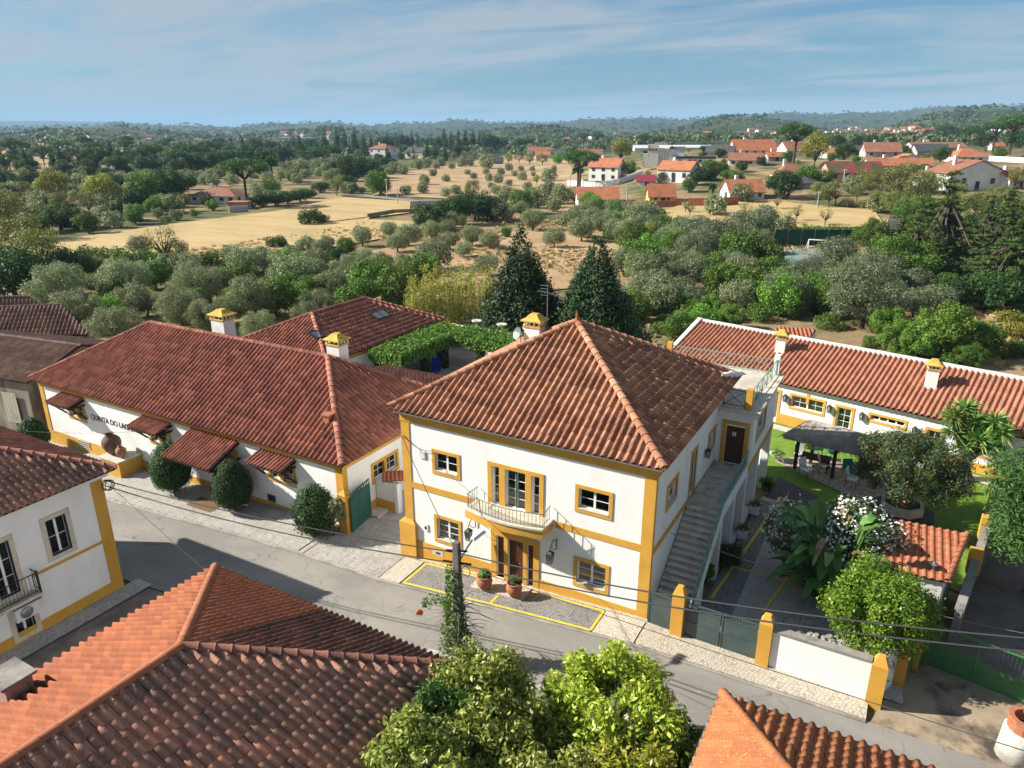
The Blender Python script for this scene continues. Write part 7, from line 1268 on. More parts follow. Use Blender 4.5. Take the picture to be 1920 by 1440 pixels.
row('broad', [(1010, 545, 140), (215, 440, 150), (560, 230, 80), (450, 940, 210), (30, 790, 100), (1540, 610, 110), (1815, 690, 90), (925, 710, 65), (330, 1040, 260), (180, 1000, 260), (90, 1080, 230)], zB, 'green_tree', 'green leafy tree on or below the dry slope', 'green trees of the dry slope'); row('yellowgreen', [(740, 460, 95), (685, 650, 75), (940, 295, 60), (1000, 290, 60), (1060, 300, 60), (1130, 300, 60)], zB, 'yellowing_tree', 'brownish yellowing small tree on the bare hillside', 'yellowing trees of the hillside'); row('yellow', [(1725, 710, 95), (1100, 418, 48), (1570, 262, 110)], zB, 'yellow_tree', 'yellow-green rounded tree on the slope below the village', 'yellow trees of the slope'); row('stonepine', [(1340, 330, 185)], zB, 'stone_pine', 'tall umbrella pine beside the white gabled house', None); row('stonepine', [(1360, 180, 70), (1440, 175, 70), (1700, 190, 80), (1780, 200, 70)], zB, 'stone_pine', 'distant umbrella pine behind the concrete mill', 'pines behind the mill'); row('bright', [(1385, 530, 90), (1430, 560, 120), (1310, 510, 60), (1620, 350, 90), (1560, 350, 60), (1220, 295, 70)], zB, 'bright_bush', 'bright green bush by the orange-roofed sheds', 'bright bushes by the sheds')
row('broad', [(320, 830, 280), (480, 950, 200), (250, 1000, 220), (380, 1080, 170), (620, 1130, 150), (900, 850, 120)], zC, 'orchard_tree', 'green fruit tree in the grove behind the garden house', 'fruit trees of the grove'); row('fig_big', [(50, 1230, 150), (270, 1190, 140), (1140, 1240, 200), (160, 1140, 140), (10, 1130, 120)], zC, 'orange_tree', 'bright green rounded orange tree behind the garden house roof', 'orange trees by the garden house'); row('fig_big', [(1440, 1290, 290), (1210, 1310, 200), (1330, 1330, 200)], zC, 'fig_tree', 'wide bright fig tree beyond the right chimney of the garden house', 'fig trees beyond the garden house'); row('dark_big', [(1660, 1330, 200), (1600, 1400, 150)], zC, 'green_tree', 'dense green tree beyond the roof end of the garden house', 'green trees by the roof end'); row('yellow', [(1790, 1250, 190), (1890, 1310, 150), (1130, 1200, 150)], zC, 'yellow_tree', 'yellow-green fruit tree beside the orchard path', 'yellow trees by the orchard path')
row('dark_big', [(1200, 900, 310), (1290, 620, 190), (1050, 740, 180)], zC, 'dark_tree', 'large dark tree left of the cedars', 'dark trees beside the cedars'); row('broad', [(1130, 830, 210)], zC, 'green_tree', 'green tree with yellow crown top before the cedars', None)
row('cedar', [(1420, 740, 440)], zC, 'cedar_tree', 'great layered cedar behind the garden grove', None); row('cedar', [(1800, 930, 400)], zC, 'cedar_tree', 'dark layered cedar at the orchard path', None); row('cedar', [(1930, 760, 260)], zC, 'cedar_tree', 'cedar standing behind the dark one by the path', None)
row('yellowgreen', [(760, 500, 120), (1200, 440, 190), (1300, 470, 170), (1390, 455, 150), (1640, 560, 130), (1720, 570, 130), (1060, 450, 120), (1250, 400, 130), (1850, 620, 170), (820, 510, 80)], zC, 'almond_tree', 'yellowish almond tree on the dry bank below the white villa', 'almond trees below the villa'); row('sparse', [(860, 490, 100), (640, 600, 70), (590, 620, 60), (350, 590, 80), (40, 570, 80), (800, 620, 80), (380, 620, 60), (15, 560, 60), (530, 540, 60)], zC, 'thin_tree', 'half-bare small tree on the dry bank above the sports court', 'half-bare trees above the court')
row('darkoak', [(560, 450, 180), (910, 260, 110), (120, 380, 100), (210, 360, 90), (60, 410, 90), (330, 340, 70), (440, 310, 60), (1700, 200, 120), (1850, 180, 110), (1620, 170, 110), (1500, 160, 100), (1390, 170, 90), (1280, 180, 80), (1150, 190, 80), (1050, 200, 80), (980, 200, 70), (860, 200, 80), (1470, 270, 90), (1900, 200, 90)], zC, 'dark_tree', 'dark evergreen tree between the village houses', 'dark trees of the village'); row('stonepine', [(620, 190, 190), (1830, 130, 190), (1920, 120, 180), (1740, 150, 150), (1460, 140, 90), (1600, 160, 100)], zC, 'stone_pine', 'umbrella pine on the ridge behind the village', 'pines behind the village'); row('yellow', [(740, 265, 160)], zC, 'yellow_tree', 'bright yellow-green tree in the middle of the village', None); row('broad', [(590, 285, 70), (690, 400, 120), (1240, 250, 60), (1370, 360, 60), (1450, 275, 90), (160, 370, 110), (30, 450, 80), (1780, 270, 70), (250, 400, 80), (300, 410, 90), (520, 430, 90)], zC, 'green_tree', 'green garden tree among the village houses', 'garden trees of the village')
row('bush', [(600, 720, 130), (680, 720, 130), (760, 715, 130), (840, 715, 130), (910, 720, 120), (560, 880, 90), (500, 860, 110)], zC, 'hedge_bush', 'green hedge bush behind the sports court goal', 'hedge behind the goal', 'bush'); row('bush', [(1060, 1330, 120), (1740, 1380, 160), (1880, 1370, 170), (1250, 1390, 120), (1500, 1420, 140), (1680, 1250, 120), (1850, 1200, 130)], zC, 'garden_bush', 'low green bush along the roof of the garden house', 'bushes by the garden house', 'bush')

# ------------------------------------------------------------------ trees filling the groves between the placed ones
NOGO = [[(335, 352), (475, 352), (475, 425), (335, 425)], [(-60, 500), (130, 448), (330, 420), (520, 396), (640, 371), (770, 378), (790, 416), (760, 440), (640, 462), (520, 474), (390, 494), (200, 486)], [(1430, 464), (1600, 464), (1590, 545), (1440, 540)], [(1740, 290), (1895, 290), (1895, 378), (1740, 378)], [(1215, 400), (1290, 385), (1450, 382), (1640, 398), (1660, 425), (1500, 428), (1330, 418)], [(700, 366), (720, 335), (850, 314), (960, 298), (1060, 310), (1100, 345), (1010, 368), (860, 374)]]
def inpoly(x, y, P):
    c = False
    for i in range(len(P)):
        (x0, y0), (x1, y1) = P[i], P[i - 1]
        if (y0 > y) != (y1 > y) and x < (x1 - x0) * (y - y0) / (y1 - y0) + x0: c = not c
    return c
KD = dict(olive=('olive_tree', 'grey-green olive tree'), olive_dark=('olive_tree', 'dark silvery olive tree'), olive_far=('olive_tree', 'small rounded olive tree'), broad=('green_tree', 'leafy mid-green tree'), bright=('green_tree', 'bright green round tree'), darkoak=('evergreen_oak', 'dark evergreen tree'), bush=('bush', 'low green bush'), bush_yg=('bush', 'low yellowish bush'), bush_dk=('bush', 'low dark bush'), yellowgreen=('almond_tree', 'yellowing thin-leaved tree'), stonepine=('stone_pine', 'umbrella pine'), slimconifer=('conifer', 'slender dark conifer'), cedar=('cedar_tree', 'layered cedar'))
def fill(poly, n, kinds, name, label, group, seed, smin=0.75, smax=1.2, cat='tree', gap=3.0, join=None):
    rg = random.Random(seed); jn = []; x0 = min(p[0] for p in poly); x1 = max(p[0] for p in poly); y0 = min(p[1] for p in poly); y1 = max(p[1] for p in poly); done = []; tries = 0
    while len(done) < n and tries < n * 12:
        tries += 1; x, y = rg.uniform(x0, x1), rg.uniform(y0, y1)
        if not inpoly(x, y, poly) or any(inpoly(x, y, q) for q in NOGO): continue
        p = G(x, y)
        if any(abs(p[0] - q[0]) < gap and abs(p[1] - q[1]) < gap for q in done): continue
        done.append(p); kd = rg.choice(kinds)
        if kd == join: jn.append((p, rg.uniform(smin, smax), rg.uniform(0, 6.28))); continue
        plant(kd, p - np.array([0, 0, 0.05]), rg.uniform(smin, smax), KD[kd][0], KD[kd][1] + ' ' + label, 'bush' if 'bush' in kd else 'tree', KD[kd][1] + 's ' + group)
    if jn: _joined(jn, join, 'olive_grove', 'mass of small silvery olive trees between farmhouse and left wood', 'olive grove')
def _joined(jn, kd, name, label, cat):
    me = KINDS[kd].c[0]; n = len(me.vertices); co = np.empty(n * 3, np.float32); me.vertices.foreach_get('co', co); co = co.reshape(-1, 3); V = []
    for p, sc_2, a in jn: c, s_ = math.cos(a), math.sin(a); V.append(co @ np.array([[c, s_, 0], [-s_, c, 0], [0, 0, 1]]) * sc_2 + p)
    V = np.concatenate(V); tag(link(name, np_mesh(name, V, np.arange(len(V)).reshape(-1, 4), me.materials[0])), label, cat, kind='stuff')
fill([(0, 330), (640, 318), (640, 366), (330, 415), (0, 445)], 130, ['olive_far', 'olive_far', 'olive_far', 'broad', 'darkoak', 'bush', 'yellowgreen'], 'grove_tree', 'in the groves between farmhouse and left wood', 'in the left groves', 301, gap=4, join='olive_far')
fill([(0, 285), (640, 278), (680, 318), (0, 330)], 130, ['darkoak', 'stonepine', 'broad', 'slimconifer', 'darkoak'], 'wood_tree', 'inside the dark wood beyond the left groves', 'in the far left wood', 303, 0.8, 1.25, gap=6)
fill([(0, 510), (380, 508), (640, 480), (640, 540), (0, 530)], 46, ['bush', 'bush_yg', 'bush_dk', 'olive', 'broad', 'darkoak'], 'scrub_tree', 'in the belt between mown field and near orchard', 'below the field', 305, 0.45, 0.8, gap=2.2)
fill([(180, 560), (640, 500), (900, 500), (900, 540), (760, 560), (470, 610), (200, 640)], 20, ['olive', 'bright', 'bush', 'olive', 'broad'], 'orchard_tree', 'deep in the orchard behind the back wing', 'behind the back wing', 307, 0.7, 1.0, gap=2.5)
fill([(1150, 440), (1430, 430), (1440, 505), (1700, 500), (1760, 600), (1500, 620), (1220, 590), (1180, 520)], 90, ['olive_dark', 'olive', 'broad', 'olive_dark', 'bush', 'bright'], 'grove_tree', 'in the thick grove between right conifer and cedars', 'in the thick grove', 309, 0.75, 1.15, gap=2.6)
fill([(1660, 430), (1920, 420), (1920, 600), (1780, 580), (1700, 520)], 34, ['cedar', 'broad', 'darkoak', 'yellowgreen'], 'grove_tree', 'in the dark stand around the big cedars', 'around the cedars', 311, 0.6, 0.95, gap=3.5)
fill([(1180, 560), (1290, 590), (1340, 610), (1280, 640), (1180, 625)], 14, ['bright', 'broad', 'bush'], 'orange_tree', 'between the right conifer and the garden house', 'behind the terrace', 313, 0.55, 0.8, gap=2)
fill([(1060, 395), (1280, 395), (1300, 440), (1180, 470), (1060, 440)], 22, ['olive', 'olive', 'olive_far', 'bush'], 'slope_tree', 'on the pale slope under the orange roofed sheds', 'under the sheds', 315, 0.8, 1.1, gap=4)
fill([(640, 268), (1000, 262), (1060, 285), (900, 300), (640, 318)], 90, ['darkoak', 'broad', 'broad', 'slimconifer', 'darkoak', 'yellowgreen'], 'hill_tree', 'in the dark belt around the scattered hill houses', 'around the hill houses', 317, 0.9, 1.3, gap=6)
fill([(1060, 268), (1920, 255), (1920, 300), (1700, 330), (1500, 340), (1180, 345), (1060, 310)], 140, ['darkoak', 'broad', 'bush_yg', 'broad', 'bush', 'yellowgreen'], 'village_tree', 'in the gaps between the village houses', 'in the village gaps', 319, 0.4, 0.75, gap=5)
fill([(1500, 345), (1920, 350), (1920, 420), (1680, 420), (1560, 385)], 40, ['yellowgreen', 'yellowgreen', 'bush_yg', 'broad', 'bush'], 'bank_tree', 'on the bank under the white villa', 'on the villa bank', 321, 0.7, 1.1, gap=3)
fill([(640, 300), (760, 300), (700, 366), (640, 366)], 26, ['olive_far', 'darkoak', 'olive_far'], 'hill_tree', 'on the left shoulder of the bare hillside', 'on the hill shoulder', 323, 0.8, 1.2, gap=5)
# the two big conifers and the bamboo
for x, top, bpy_, w, lb in ((977, 434, 640, 160, 'tall dark cone-shaped conifer beside the bamboo'), (1113, 452, 655, 165, 'tall dark cone-shaped conifer behind the main house roof')):
    p = Zp(x, bpy_ + 18, 0.1); d_ = depth(p); r_ = ray(x, top); t_ = math.hypot(p[0], p[1]) / math.hypot(r_[0], r_[1]); H_ = CAMH + r_[2] * t_; plant('cypress', (p[0], p[1], 0.0), H_ / 11.0, 'cypress_tree', lb, 'tree', None, 0 if x < 1000 else 1)
bmb = thing('bamboo', 'tall yellow-green bamboo thicket behind the patio', 'bamboo', (*Zp(845, 640, 0.1)[:2], 0.1)); rg = random.Random(3); Bm = []; cm_ = MB()
for i in range(120):
    x = rg.uniform(770, 925); p = Zp(x, rg.uniform(628, 652), 0.1); h = rg.uniform(3.8, 6.6) * (0.85 if x < 800 else 1.05); lean = np.array([rg.uniform(-.5, .5), rg.uniform(-.5, .5), 0]); tp = p + np.array([0, 0, h]) + lean; cm_.tube([p, (p + tp) / 2, tp], [0.03, 0.025, 0.01], 4, False)
    for t in np.linspace(0.25, 1, 6): Bm.append((p + (tp - p) * t, np.array([0.42, 0.42, 0.5])))
cm_.build('canes', M('cane', (0.28, 0.26, 0.07), (0.22, 0.17, 0.06), 3, 0.7), bmb); link('foliage', np_mesh('foliage', *leaf_cloud(Bm, 24000, 0.22, 4, 0.28, 0.1, cull=0, upb=0.1, droop=0.8), G_bam), bmb)
# pergola roofed with ivy
pg = thing('ivy_pergola', 'L-shaped pergola with a flat thick roof of clipped ivy over the patio', 'pergola', (-29, 42, pz)); boxes = [(-32.0, -29.2, 37.0, 45.6, 2.85, 3.65), (-29.2, -20.5, 42.9, 45.9, 2.85, 3.65)]; VQ = []
for bi, (x0, x1, y0, y1, z0, z1) in enumerate(boxes):
    rs = np.random.RandomState(60 + bi); n = 9000; f = rs.rand(n); P = np.stack([x0 + (x1 - x0) * rs.rand(n), y0 + (y1 - y0) * rs.rand(n), z0 + (z1 - z0) * rs.rand(n)], 1); nn = np.zeros((n, 3)); top = f < 0.5; P[top, 2] = z1 + rs.normal(size=top.sum()) * 0.07; nn[top, 2] = 1
    s1 = (f >= 0.5) & (f < 0.72); P[s1, 1] = y0; nn[s1, 1] = -1; s2 = (f >= 0.72) & (f < 0.94); P[s2, 0] = x1; nn[s2, 0] = 1; s3 = f >= 0.94; P[s3, 0] = x0; nn[s3, 0] = -1; P += nn * rs.normal(size=(n, 1)) * 0.09; nn = nn + rs.normal(size=(n, 3)) * 0.5 + [0, 0, 0.2]; nn /= np.linalg.norm(nn, axis=1)[:, None]
    t = np.array([0, 0, -1.0]) + rs.normal(size=(n, 3)) * 0.7; t -= nn * (t * nn).sum(1)[:, None]; t /= np.linalg.norm(t, axis=1)[:, None]; b = np.cross(nn, t); s = 0.19 * (0.7 + 0.6 * rs.rand(n))[:, None]; VQ.append((np.stack([P - t * s * .5, P + b * s * .36, P + t * s * .5, P - b * s * .36], 1).reshape(-1, 3), np.arange(4 * n).reshape(-1, 4)))
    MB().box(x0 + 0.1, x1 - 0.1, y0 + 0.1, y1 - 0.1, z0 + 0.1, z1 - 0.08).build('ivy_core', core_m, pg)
link('ivy', np_mesh('ivy', *merge(*VQ), G_ivy), pg)
for x, y in ((-29.6, 37.4), (-29.6, 40.2), (-29.6, 42.6), (-26.8, 43.2), (-24.0, 43.2), (-21.2, 43.2), (-31.6, 37.4), (-26.8, 45.5), (-24.0, 45.5)): MB().box(x - 0.22, x + 0.22, y - 0.22, y + 0.22, pz, 2.95).build('pillar', core_m if y < 44 else ochre, pg); link('pillar_ivy', np_mesh('pillar_ivy', *leaf_cloud([((x, y, pz + 0.3 + 0.4 * k), (0.34, 0.34, 0.3)) for k in range(5)], 420, 0.18, int(x * -10), 0.7, 0.8, cull=0), G_gr), pg)
bush(-3.6, 53.0, 0.2, 2.0, 1.6, 66, G_ivy, 3500, 0.22, 'ivy_mound', 'ivy mound covering the wall of the small outbuilding')
# ------------------------------------------------------------------ fields and ground patches
straw = M('straw_field', (0.47, 0.345, 0.165), (0.39, 0.28, 0.13), 0.25, 0.95, (0.33, 0.26, 0.11), 0.12, 0.5, 0.66, 0.4, 3, stretch=(0.35, 1.0, 1.0)); brown = M('brown_slope', (0.36, 0.245, 0.135), (0.30, 0.195, 0.10), 0.15, 0.95, (0.43, 0.31, 0.18), 0.06, 0.45, 0.65, bmp=0.4, bscale=2)
def pxsheet(name, pts, off, mat, dens=6):
    P = []
    for i in range(len(pts)):
        a, b = np.array(pts[i], float), np.array(pts[(i + 1) % len(pts)], float)
        for k in range(dens): P.append(G(*(a + (b - a) * k / dens)))
    c = np.mean(P, 0); n = len(P); vs = [(c[0], c[1], float(hz(c[0], c[1])) + off)]; rings = 8
    for r_ in range(1, rings + 1):
        for p in P: q = c + (p - c) * r_ / rings; vs.append((q[0], q[1], float(hz(q[0], q[1])) + off))
    fs = [(0, 1 + k, 1 + (k + 1) % n) for k in range(n)] + [(1 + (r_ - 1) * n + k, 1 + r_ * n + k, 1 + r_ * n + (k + 1) % n, 1 + (r_ - 1) * n + (k + 1) % n) for r_ in range(1, rings) for k in range(n)]
    return struct(name, MB().add(vs, fs), mat, True)
pxsheet('mown_field', [(-60, 500), (130, 448), (330, 420), (520, 396), (640, 371), (770, 378), (768, 400), (700, 405), (690, 412), (780, 416), (760, 440), (640, 462), (520, 474), (390, 494), (200, 486), (60, 505)], 0.12, straw)
pxsheet('bare_hillside', [(700, 366), (720, 330), (850, 308), (960, 290), (1060, 300), (1100, 345), (1010, 368), (860, 374)], 0.12, brown)
pxsheet('dry_slope', [(560, 545), (700, 470), (860, 440), (1060, 430), (1260, 425), (1260, 445), (1180, 500), (1080, 540), (860, 560), (700, 570)], 0.06, brown)
pxsheet('dry_bank', [(1215, 405), (1290, 380), (1450, 378), (1640, 395), (1660, 425), (1500, 430), (1330, 418), (1230, 428)], 0.12, straw)
pxsheet('far_terrace', [(30, 300), (60, 290), (160, 287), (170, 305), (100, 318), (50, 320)], 0.12, brown)
pxsheet('orchard_path', [(1760, 600), (1920, 600), (1960, 640), (1800, 620)], 0.06, dirt, 3)
# lane beside the field
la, lb2 = [G(x, y) for x, y in ((560, 372), (640, 366), (700, 370), (770, 377), (860, 388))], []
mb = MB(); vs = []
for p in la: d = np.array([0.25, 0.97]); vs += [(p[0] - d[0] * 1.8, p[1] - d[1] * 1.8, p[2] + 0.16), (p[0] + d[0] * 1.8, p[1] + d[1] * 1.8, p[2] + 0.16)]
mb.add(vs, [(2 * i, 2 * i + 2, 2 * i + 3, 2 * i + 1) for i in range(len(la) - 1)]); struct('country_lane', mb, asph)
# grass tufts on the ground behind the houses
rs = np.random.RandomState(77); nt_ = 26000; X_ = rs.uniform(-100, 25, nt_); Y_ = rs.uniform(48, 140, nt_); keep = (np.sin(X_ * 0.13 + np.sin(Y_ * 0.09) * 2) + np.sin(Y_ * 0.17 + X_ * 0.05) + rs.randn(nt_) * 0.6) > 0.55; X_, Y_ = X_[keep], Y_[keep]; nt_ = len(X_); Zt = hz(X_, Y_) - 0.1; a = rs.rand(nt_) * 6.28; h = 0.18 + 0.35 * rs.rand(nt_); w = 0.25 + 0.35 * rs.rand(nt_); dx_, dy_ = np.cos(a) * w, np.sin(a) * w; lx_, ly_ = rs.randn(nt_) * 0.12, rs.randn(nt_) * 0.12
V = np.stack([np.stack([X_ - dx_, Y_ - dy_, Zt], 1), np.stack([X_ + dx_, Y_ + dy_, Zt], 1), np.stack([X_ + dx_ * 0.7 + lx_, Y_ + dy_ * 0.7 + ly_, Zt + h], 1), np.stack([X_ - dx_ * 0.7 + lx_, Y_ - dy_ * 0.7 + ly_, Zt + h * 0.8], 1)], 1).reshape(-1, 3)
tag(link('dry_grass', np_mesh('dry_grass', V, np.arange(4 * nt_).reshape(-1, 4), leafmat('dry_grass_blade', (0.30, 0.22, 0.10), (0.40, 0.31, 0.16), (0.13, 0.15, 0.05), frac=0.2))), 'dry grass tufts between the olive trees', 'grass', kind='stuff')
# ------------------------------------------------------------------ distant woodland: one mass
rs = np.random.RandomState(88); VV = []; cnt = 0
def woodland(n, r0, r1, leaves, size0, mat, seed, az0=-76, az1=18, label=''):
    rs = np.random.RandomState(seed); az = np.radians(rs.uniform(az0, az1, n)); r = r0 * (r1 / r0) ** rs.rand(n); x, y = r * np.sin(az), r * np.cos(az); m = (np.sin(x * 0.011 + 1.3 * np.sin(y * 0.007)) + np.sin(y * 0.013 + x * 0.004) + 0.9 * rs.randn(n)) > -0.35; x, y, r = x[m], y[m], r[m]; n = len(x); z = hz(x, y); s = (2.0 + 2.2 * rs.rand(n)) * (1 + r / 4000)
    d = rs.normal(size=(n, leaves, 3)); d /= np.linalg.norm(d, axis=2)[..., None]; d[..., 2] = np.abs(d[..., 2]) * 1.0 - 0.25; P = np.stack([x, y, z + s * 0.75], 1)[:, None] + d * (s[:, None] * (0.75 + 0.35 * rs.rand(n, leaves)))[..., None] * [1.15, 1.15, 0.9]
    nn = d + rs.normal(size=d.shape) * 0.4; nn /= np.linalg.norm(nn, axis=2)[..., None]; t = np.cross(nn, rs.normal(size=d.shape)); t /= np.linalg.norm(t, axis=2)[..., None]; b = np.cross(nn, t); h = (s * size0)[:, None, None] * (0.7 + 0.6 * rs.rand(n, leaves, 1)); V = np.stack([P - t * h, P + b * h * .6, P + t * h, P - b * h * .6], 2).reshape(-1, 3)
    return tag(link('distant_woodland', np_mesh('distant_woodland', V, np.arange(len(V)).reshape(-1, 4), mat)), label, 'woodland', kind='stuff')
woodland(3600, 470, 1400, 40, 0.32, leafmat('far_wood', (0.030, 0.052, 0.018), (0.075, 0.095, 0.035), (0.11, 0.125, 0.065), frac=0.3), 91, label='scattered woodland on the plain beyond the groves and village'); woodland(4200, 1250, 4800, 22, 0.42, leafmat('far_wood_dark', (0.022, 0.042, 0.016), (0.055, 0.075, 0.03), (0.09, 0.10, 0.05), frac=0.25), 93, label='dark woods covering the far hills')
woodland(260, 55, 420, 200, 0.10, MAT['olive_leaf'], 95, -100, -70, 'groves and scrub past the end of the mown field'); woodland(160, 60, 420, 200, 0.10, MAT['green_leaf'], 97, 11, 40, 'groves on the slope past the cedars')
# ================================================================== HOUSES OF THE LANDSCAPE
R_or = M('roof_orange', (0.46, 0.17, 0.08), (0.36, 0.13, 0.065), 1.2, 0.85, (0.25, 0.11, 0.07), 0.5, 0.5, 0.7, 0.5, 6); R_br = M('roof_brown', (0.28, 0.12, 0.075), (0.20, 0.085, 0.055), 1.2, 0.85, (0.30, 0.17, 0.10), 0.6, 0.5, 0.7, 0.5, 6); R_gy = M('roof_grey', (0.09, 0.09, 0.095), (0.06, 0.06, 0.065), 1, 0.8); R_mg = M('roof_magenta', (0.26, 0.03, 0.06), (0.20, 0.03, 0.05), 1, 0.7); R_ms = M('roof_moss', (0.11, 0.11, 0.035), (0.07, 0.075, 0.03), 0.5, 0.9, (0.26, 0.05, 0.07), 0.32, 0.5, 0.56, stretch=(1, 1, 1)); R_wt = M('sheet_white', (0.60, 0.61, 0.62), (0.5, 0.5, 0.51), 1, 0.6)
W_wh = M('house_white', (0.76, 0.76, 0.75), (0.66, 0.66, 0.65), 0.6, 0.85); W_gy = M('house_grey', (0.46, 0.45, 0.43), (0.34, 0.33, 0.31), 0.5, 0.9, (0.22, 0.21, 0.2), 0.4, stretch=(1, 1, 0.4)); W_ye = M('house_yellow', (0.66, 0.52, 0.16), (0.58, 0.45, 0.14), 0.8, 0.85); W_pi = M('house_pink', (0.66, 0.34, 0.30), (0.58, 0.30, 0.26), 0.8, 0.85); W_cr = M('house_cream', (0.62, 0.52, 0.36), None, rough=0.85); W_st = M('house_stone', (0.30, 0.27, 0.23), (0.2, 0.18, 0.15), 1, 0.9)
winm = M('far_window', (0.035, 0.04, 0.045), None, rough=0.25, spec=0.6)
def far_house(px, py, wpx, hpx, rpx, label, roof=R_or, wall=W_wh, kind_='gable', yaw=0.0, dr=0.8, wins=4, floors=1, chim=True, half=None):
    """centre and base line of the near wall in photo pixels, width, wall height and roof height in pixels"""
    p = G(px, py); d = depth(p); s = d / F; w, h, rh = wpx * s, hpx * s, max(rpx * s, 0.15); dp = w * dr; t = thing('village_house', label, 'house', (0, 0, 0), world=False); ang = YAW + R(yaw); t.rotation_euler = (0, 0, ang); f2 = np.array([-math.sin(YAW), math.cos(YAW)]); c = p[:2] + f2 * dp * 0.5; t.location = (c[0], c[1], p[2] - 0.3); h += 0.3; X, Y = w / 2, dp / 2; o = 0.35
    if kind_ == 'gable':       # ridge along x
        m = MB().add([(-X, -Y, 0), (X, -Y, 0), (X, Y, 0), (-X, Y, 0), (-X, -Y, h), (X, -Y, h), (X, Y, h), (-X, Y, h), (-X, 0, h + rh), (X, 0, h + rh)], [(0, 1, 5, 4), (2, 3, 7, 6), (1, 2, 6, 9, 5), (3, 0, 4, 8, 7)]); rf_ = []
        for sg_ in (-1, 1): rf_.append(MB().add([(-X - o, sg_ * (Y + o), h - o * rh / Y), (X + o, sg_ * (Y + o), h - o * rh / Y), (X + o, 0, h + rh), (-X - o, 0, h + rh)] + [(-X - o, sg_ * (Y + o), h - o * rh / Y + 0.16), (X + o, sg_ * (Y + o), h - o * rh / Y + 0.16), (X + o, 0, h + rh + 0.16), (-X - o, 0, h + rh + 0.16)], [(0, 1, 2, 3), (7, 6, 5, 4), (0, 4, 5, 1), (1, 5, 6, 2), (3, 2, 6, 7), (0, 3, 7, 4)]))
    elif kind_ == 'front':     # gable end towards the camera
        m = MB().add([(-X, -Y, 0), (X, -Y, 0), (X, Y, 0), (-X, Y, 0), (-X, -Y, h), (X, -Y, h), (X, Y, h), (-X, Y, h), (0, -Y, h + rh), (0, Y, h + rh)], [(0, 1, 5, 8, 4), (2, 3, 7, 9, 6), (1, 2, 6, 5), (3, 0, 4, 7)]); rf_ = []
        for sg_ in (-1, 1): rf_.append(MB().add([(sg_ * (X + o), -Y - o, h - o * rh / X), (sg_ * (X + o), Y + o, h - o * rh / X), (0, Y + o, h + rh), (0, -Y - o, h + rh)] + [(sg_ * (X + o), -Y - o, h - o * rh / X + 0.16), (sg_ * (X + o), Y + o, h - o * rh / X + 0.16), (0, Y + o, h + rh + 0.16), (0, -Y - o, h + rh + 0.16)], [(0, 1, 2, 3), (7, 6, 5, 4), (0, 4, 5, 1), (1, 5, 6, 2), (3, 2, 6, 7), (0, 3, 7, 4)]))
    elif kind_ == 'hip':
        m = MB().box(-X, X, -Y, Y, 0, h); k = min(X, Y); a = X + o; b = Y + o; r0 = max(X - Y, 0.01); rf_ = [MB().add([(-a, -b, h + 0.01), (a, -b, h + 0.01), (a, b, h + 0.01), (-a, b, h + 0.01), (-r0, 0, h + rh), (r0, 0, h + rh)], [(0, 1, 5, 4), (1, 2, 5), (2, 3, 4, 5), (3, 0, 4), (3, 2, 1, 0)])]
    else: m = MB().box(-X, X, -Y, Y, 0, h); rf_ = [MB().box(-X - 0.2, X + 0.2, -Y - 0.2, Y + 0.2, h + 0.005, h + rh)]
    wall_o = m.build('wall', wall, t)
    if half: MB().box(0.02, X + 0.02, -Y - 0.03, -Y - 0.004, 0, h - 0.05).build('painted_front', half, t)
    for q_ in rf_: ro = q_.build('roof', roof, t)
    if chim: MB().box(-X * 0.45, -X * 0.45 + 0.7, 0.2, 0.9, h, h + rh + 1.0).build('chimney', W_wh, ro)
    ww, wh_ = min(1.1, w * 0.1), min(1.2, h / floors * 0.42)
    for fl in range(floors):
        for i in range(wins):
            x = -X + w * (i + 0.5) / wins; z = h * (fl + 0.42) / floors; a = MB().box(x - ww / 2 - 0.1, x + ww / 2 + 0.1, -Y - 0.05, -Y - 0.035, z - 0.1, z + wh_ + 0.1).build('window', W_cr if wall is not W_cr else W_wh, t); MB().box(x - ww / 2, x + ww / 2, -Y - 0.09, -Y - 0.052, z, z + wh_).build('pane', winm, a)
        for i in range(max(1, wins // 2)):
            y = -Y + dp * (i + 0.5) / max(1, wins // 2); z = h * (fl + 0.42) / floors; a = MB().box(X + 0.035, X + 0.05, y - ww / 2 - 0.1, y + ww / 2 + 0.1, z - 0.1, z + wh_ + 0.1).build('window', W_cr if wall is not W_cr else W_wh, t); MB().box(X + 0.052, X + 0.09, y - ww / 2, y + ww / 2, z, z + wh_).build('pane', winm, a)
    if wins: MB().box(-X * 0.08, -X * 0.08 + 1.0, -Y - 0.08, -Y - 0.03, 0.2, min(2.2, h * 0.85)).build('door', wood2, t)
    return t
FH = far_house
FH(1140, 338, 58, 24, 14, 'white two-storey gabled house with orange roof beside the tall umbrella pine', yaw=-28, wins=3, floors=2, dr=0.7); FH(1277, 341, 64, 22, 14, 'white gabled house with orange roof below the concrete mill', kind_='gable', yaw=-35, wins=3, floors=1, dr=0.8); FH(1213, 348, 32, 8, 10, 'small house with magenta roof', R_mg, W_wh, wins=1, yaw=-10); FH(1122, 385, 76, 11, 20, 'long low shed with faded orange roof and white wall', R_or, W_wh, wins=3, chim=False, dr=0.75); FH(1241, 380, 48, 12, 20, 'small yellow walled shed with orange roof', R_or, W_ye, wins=2, chim=False, dr=0.75); FH(1398, 374, 66, 14, 20, 'white cottage with orange roof behind the red brick wall', yaw=4, wins=4)
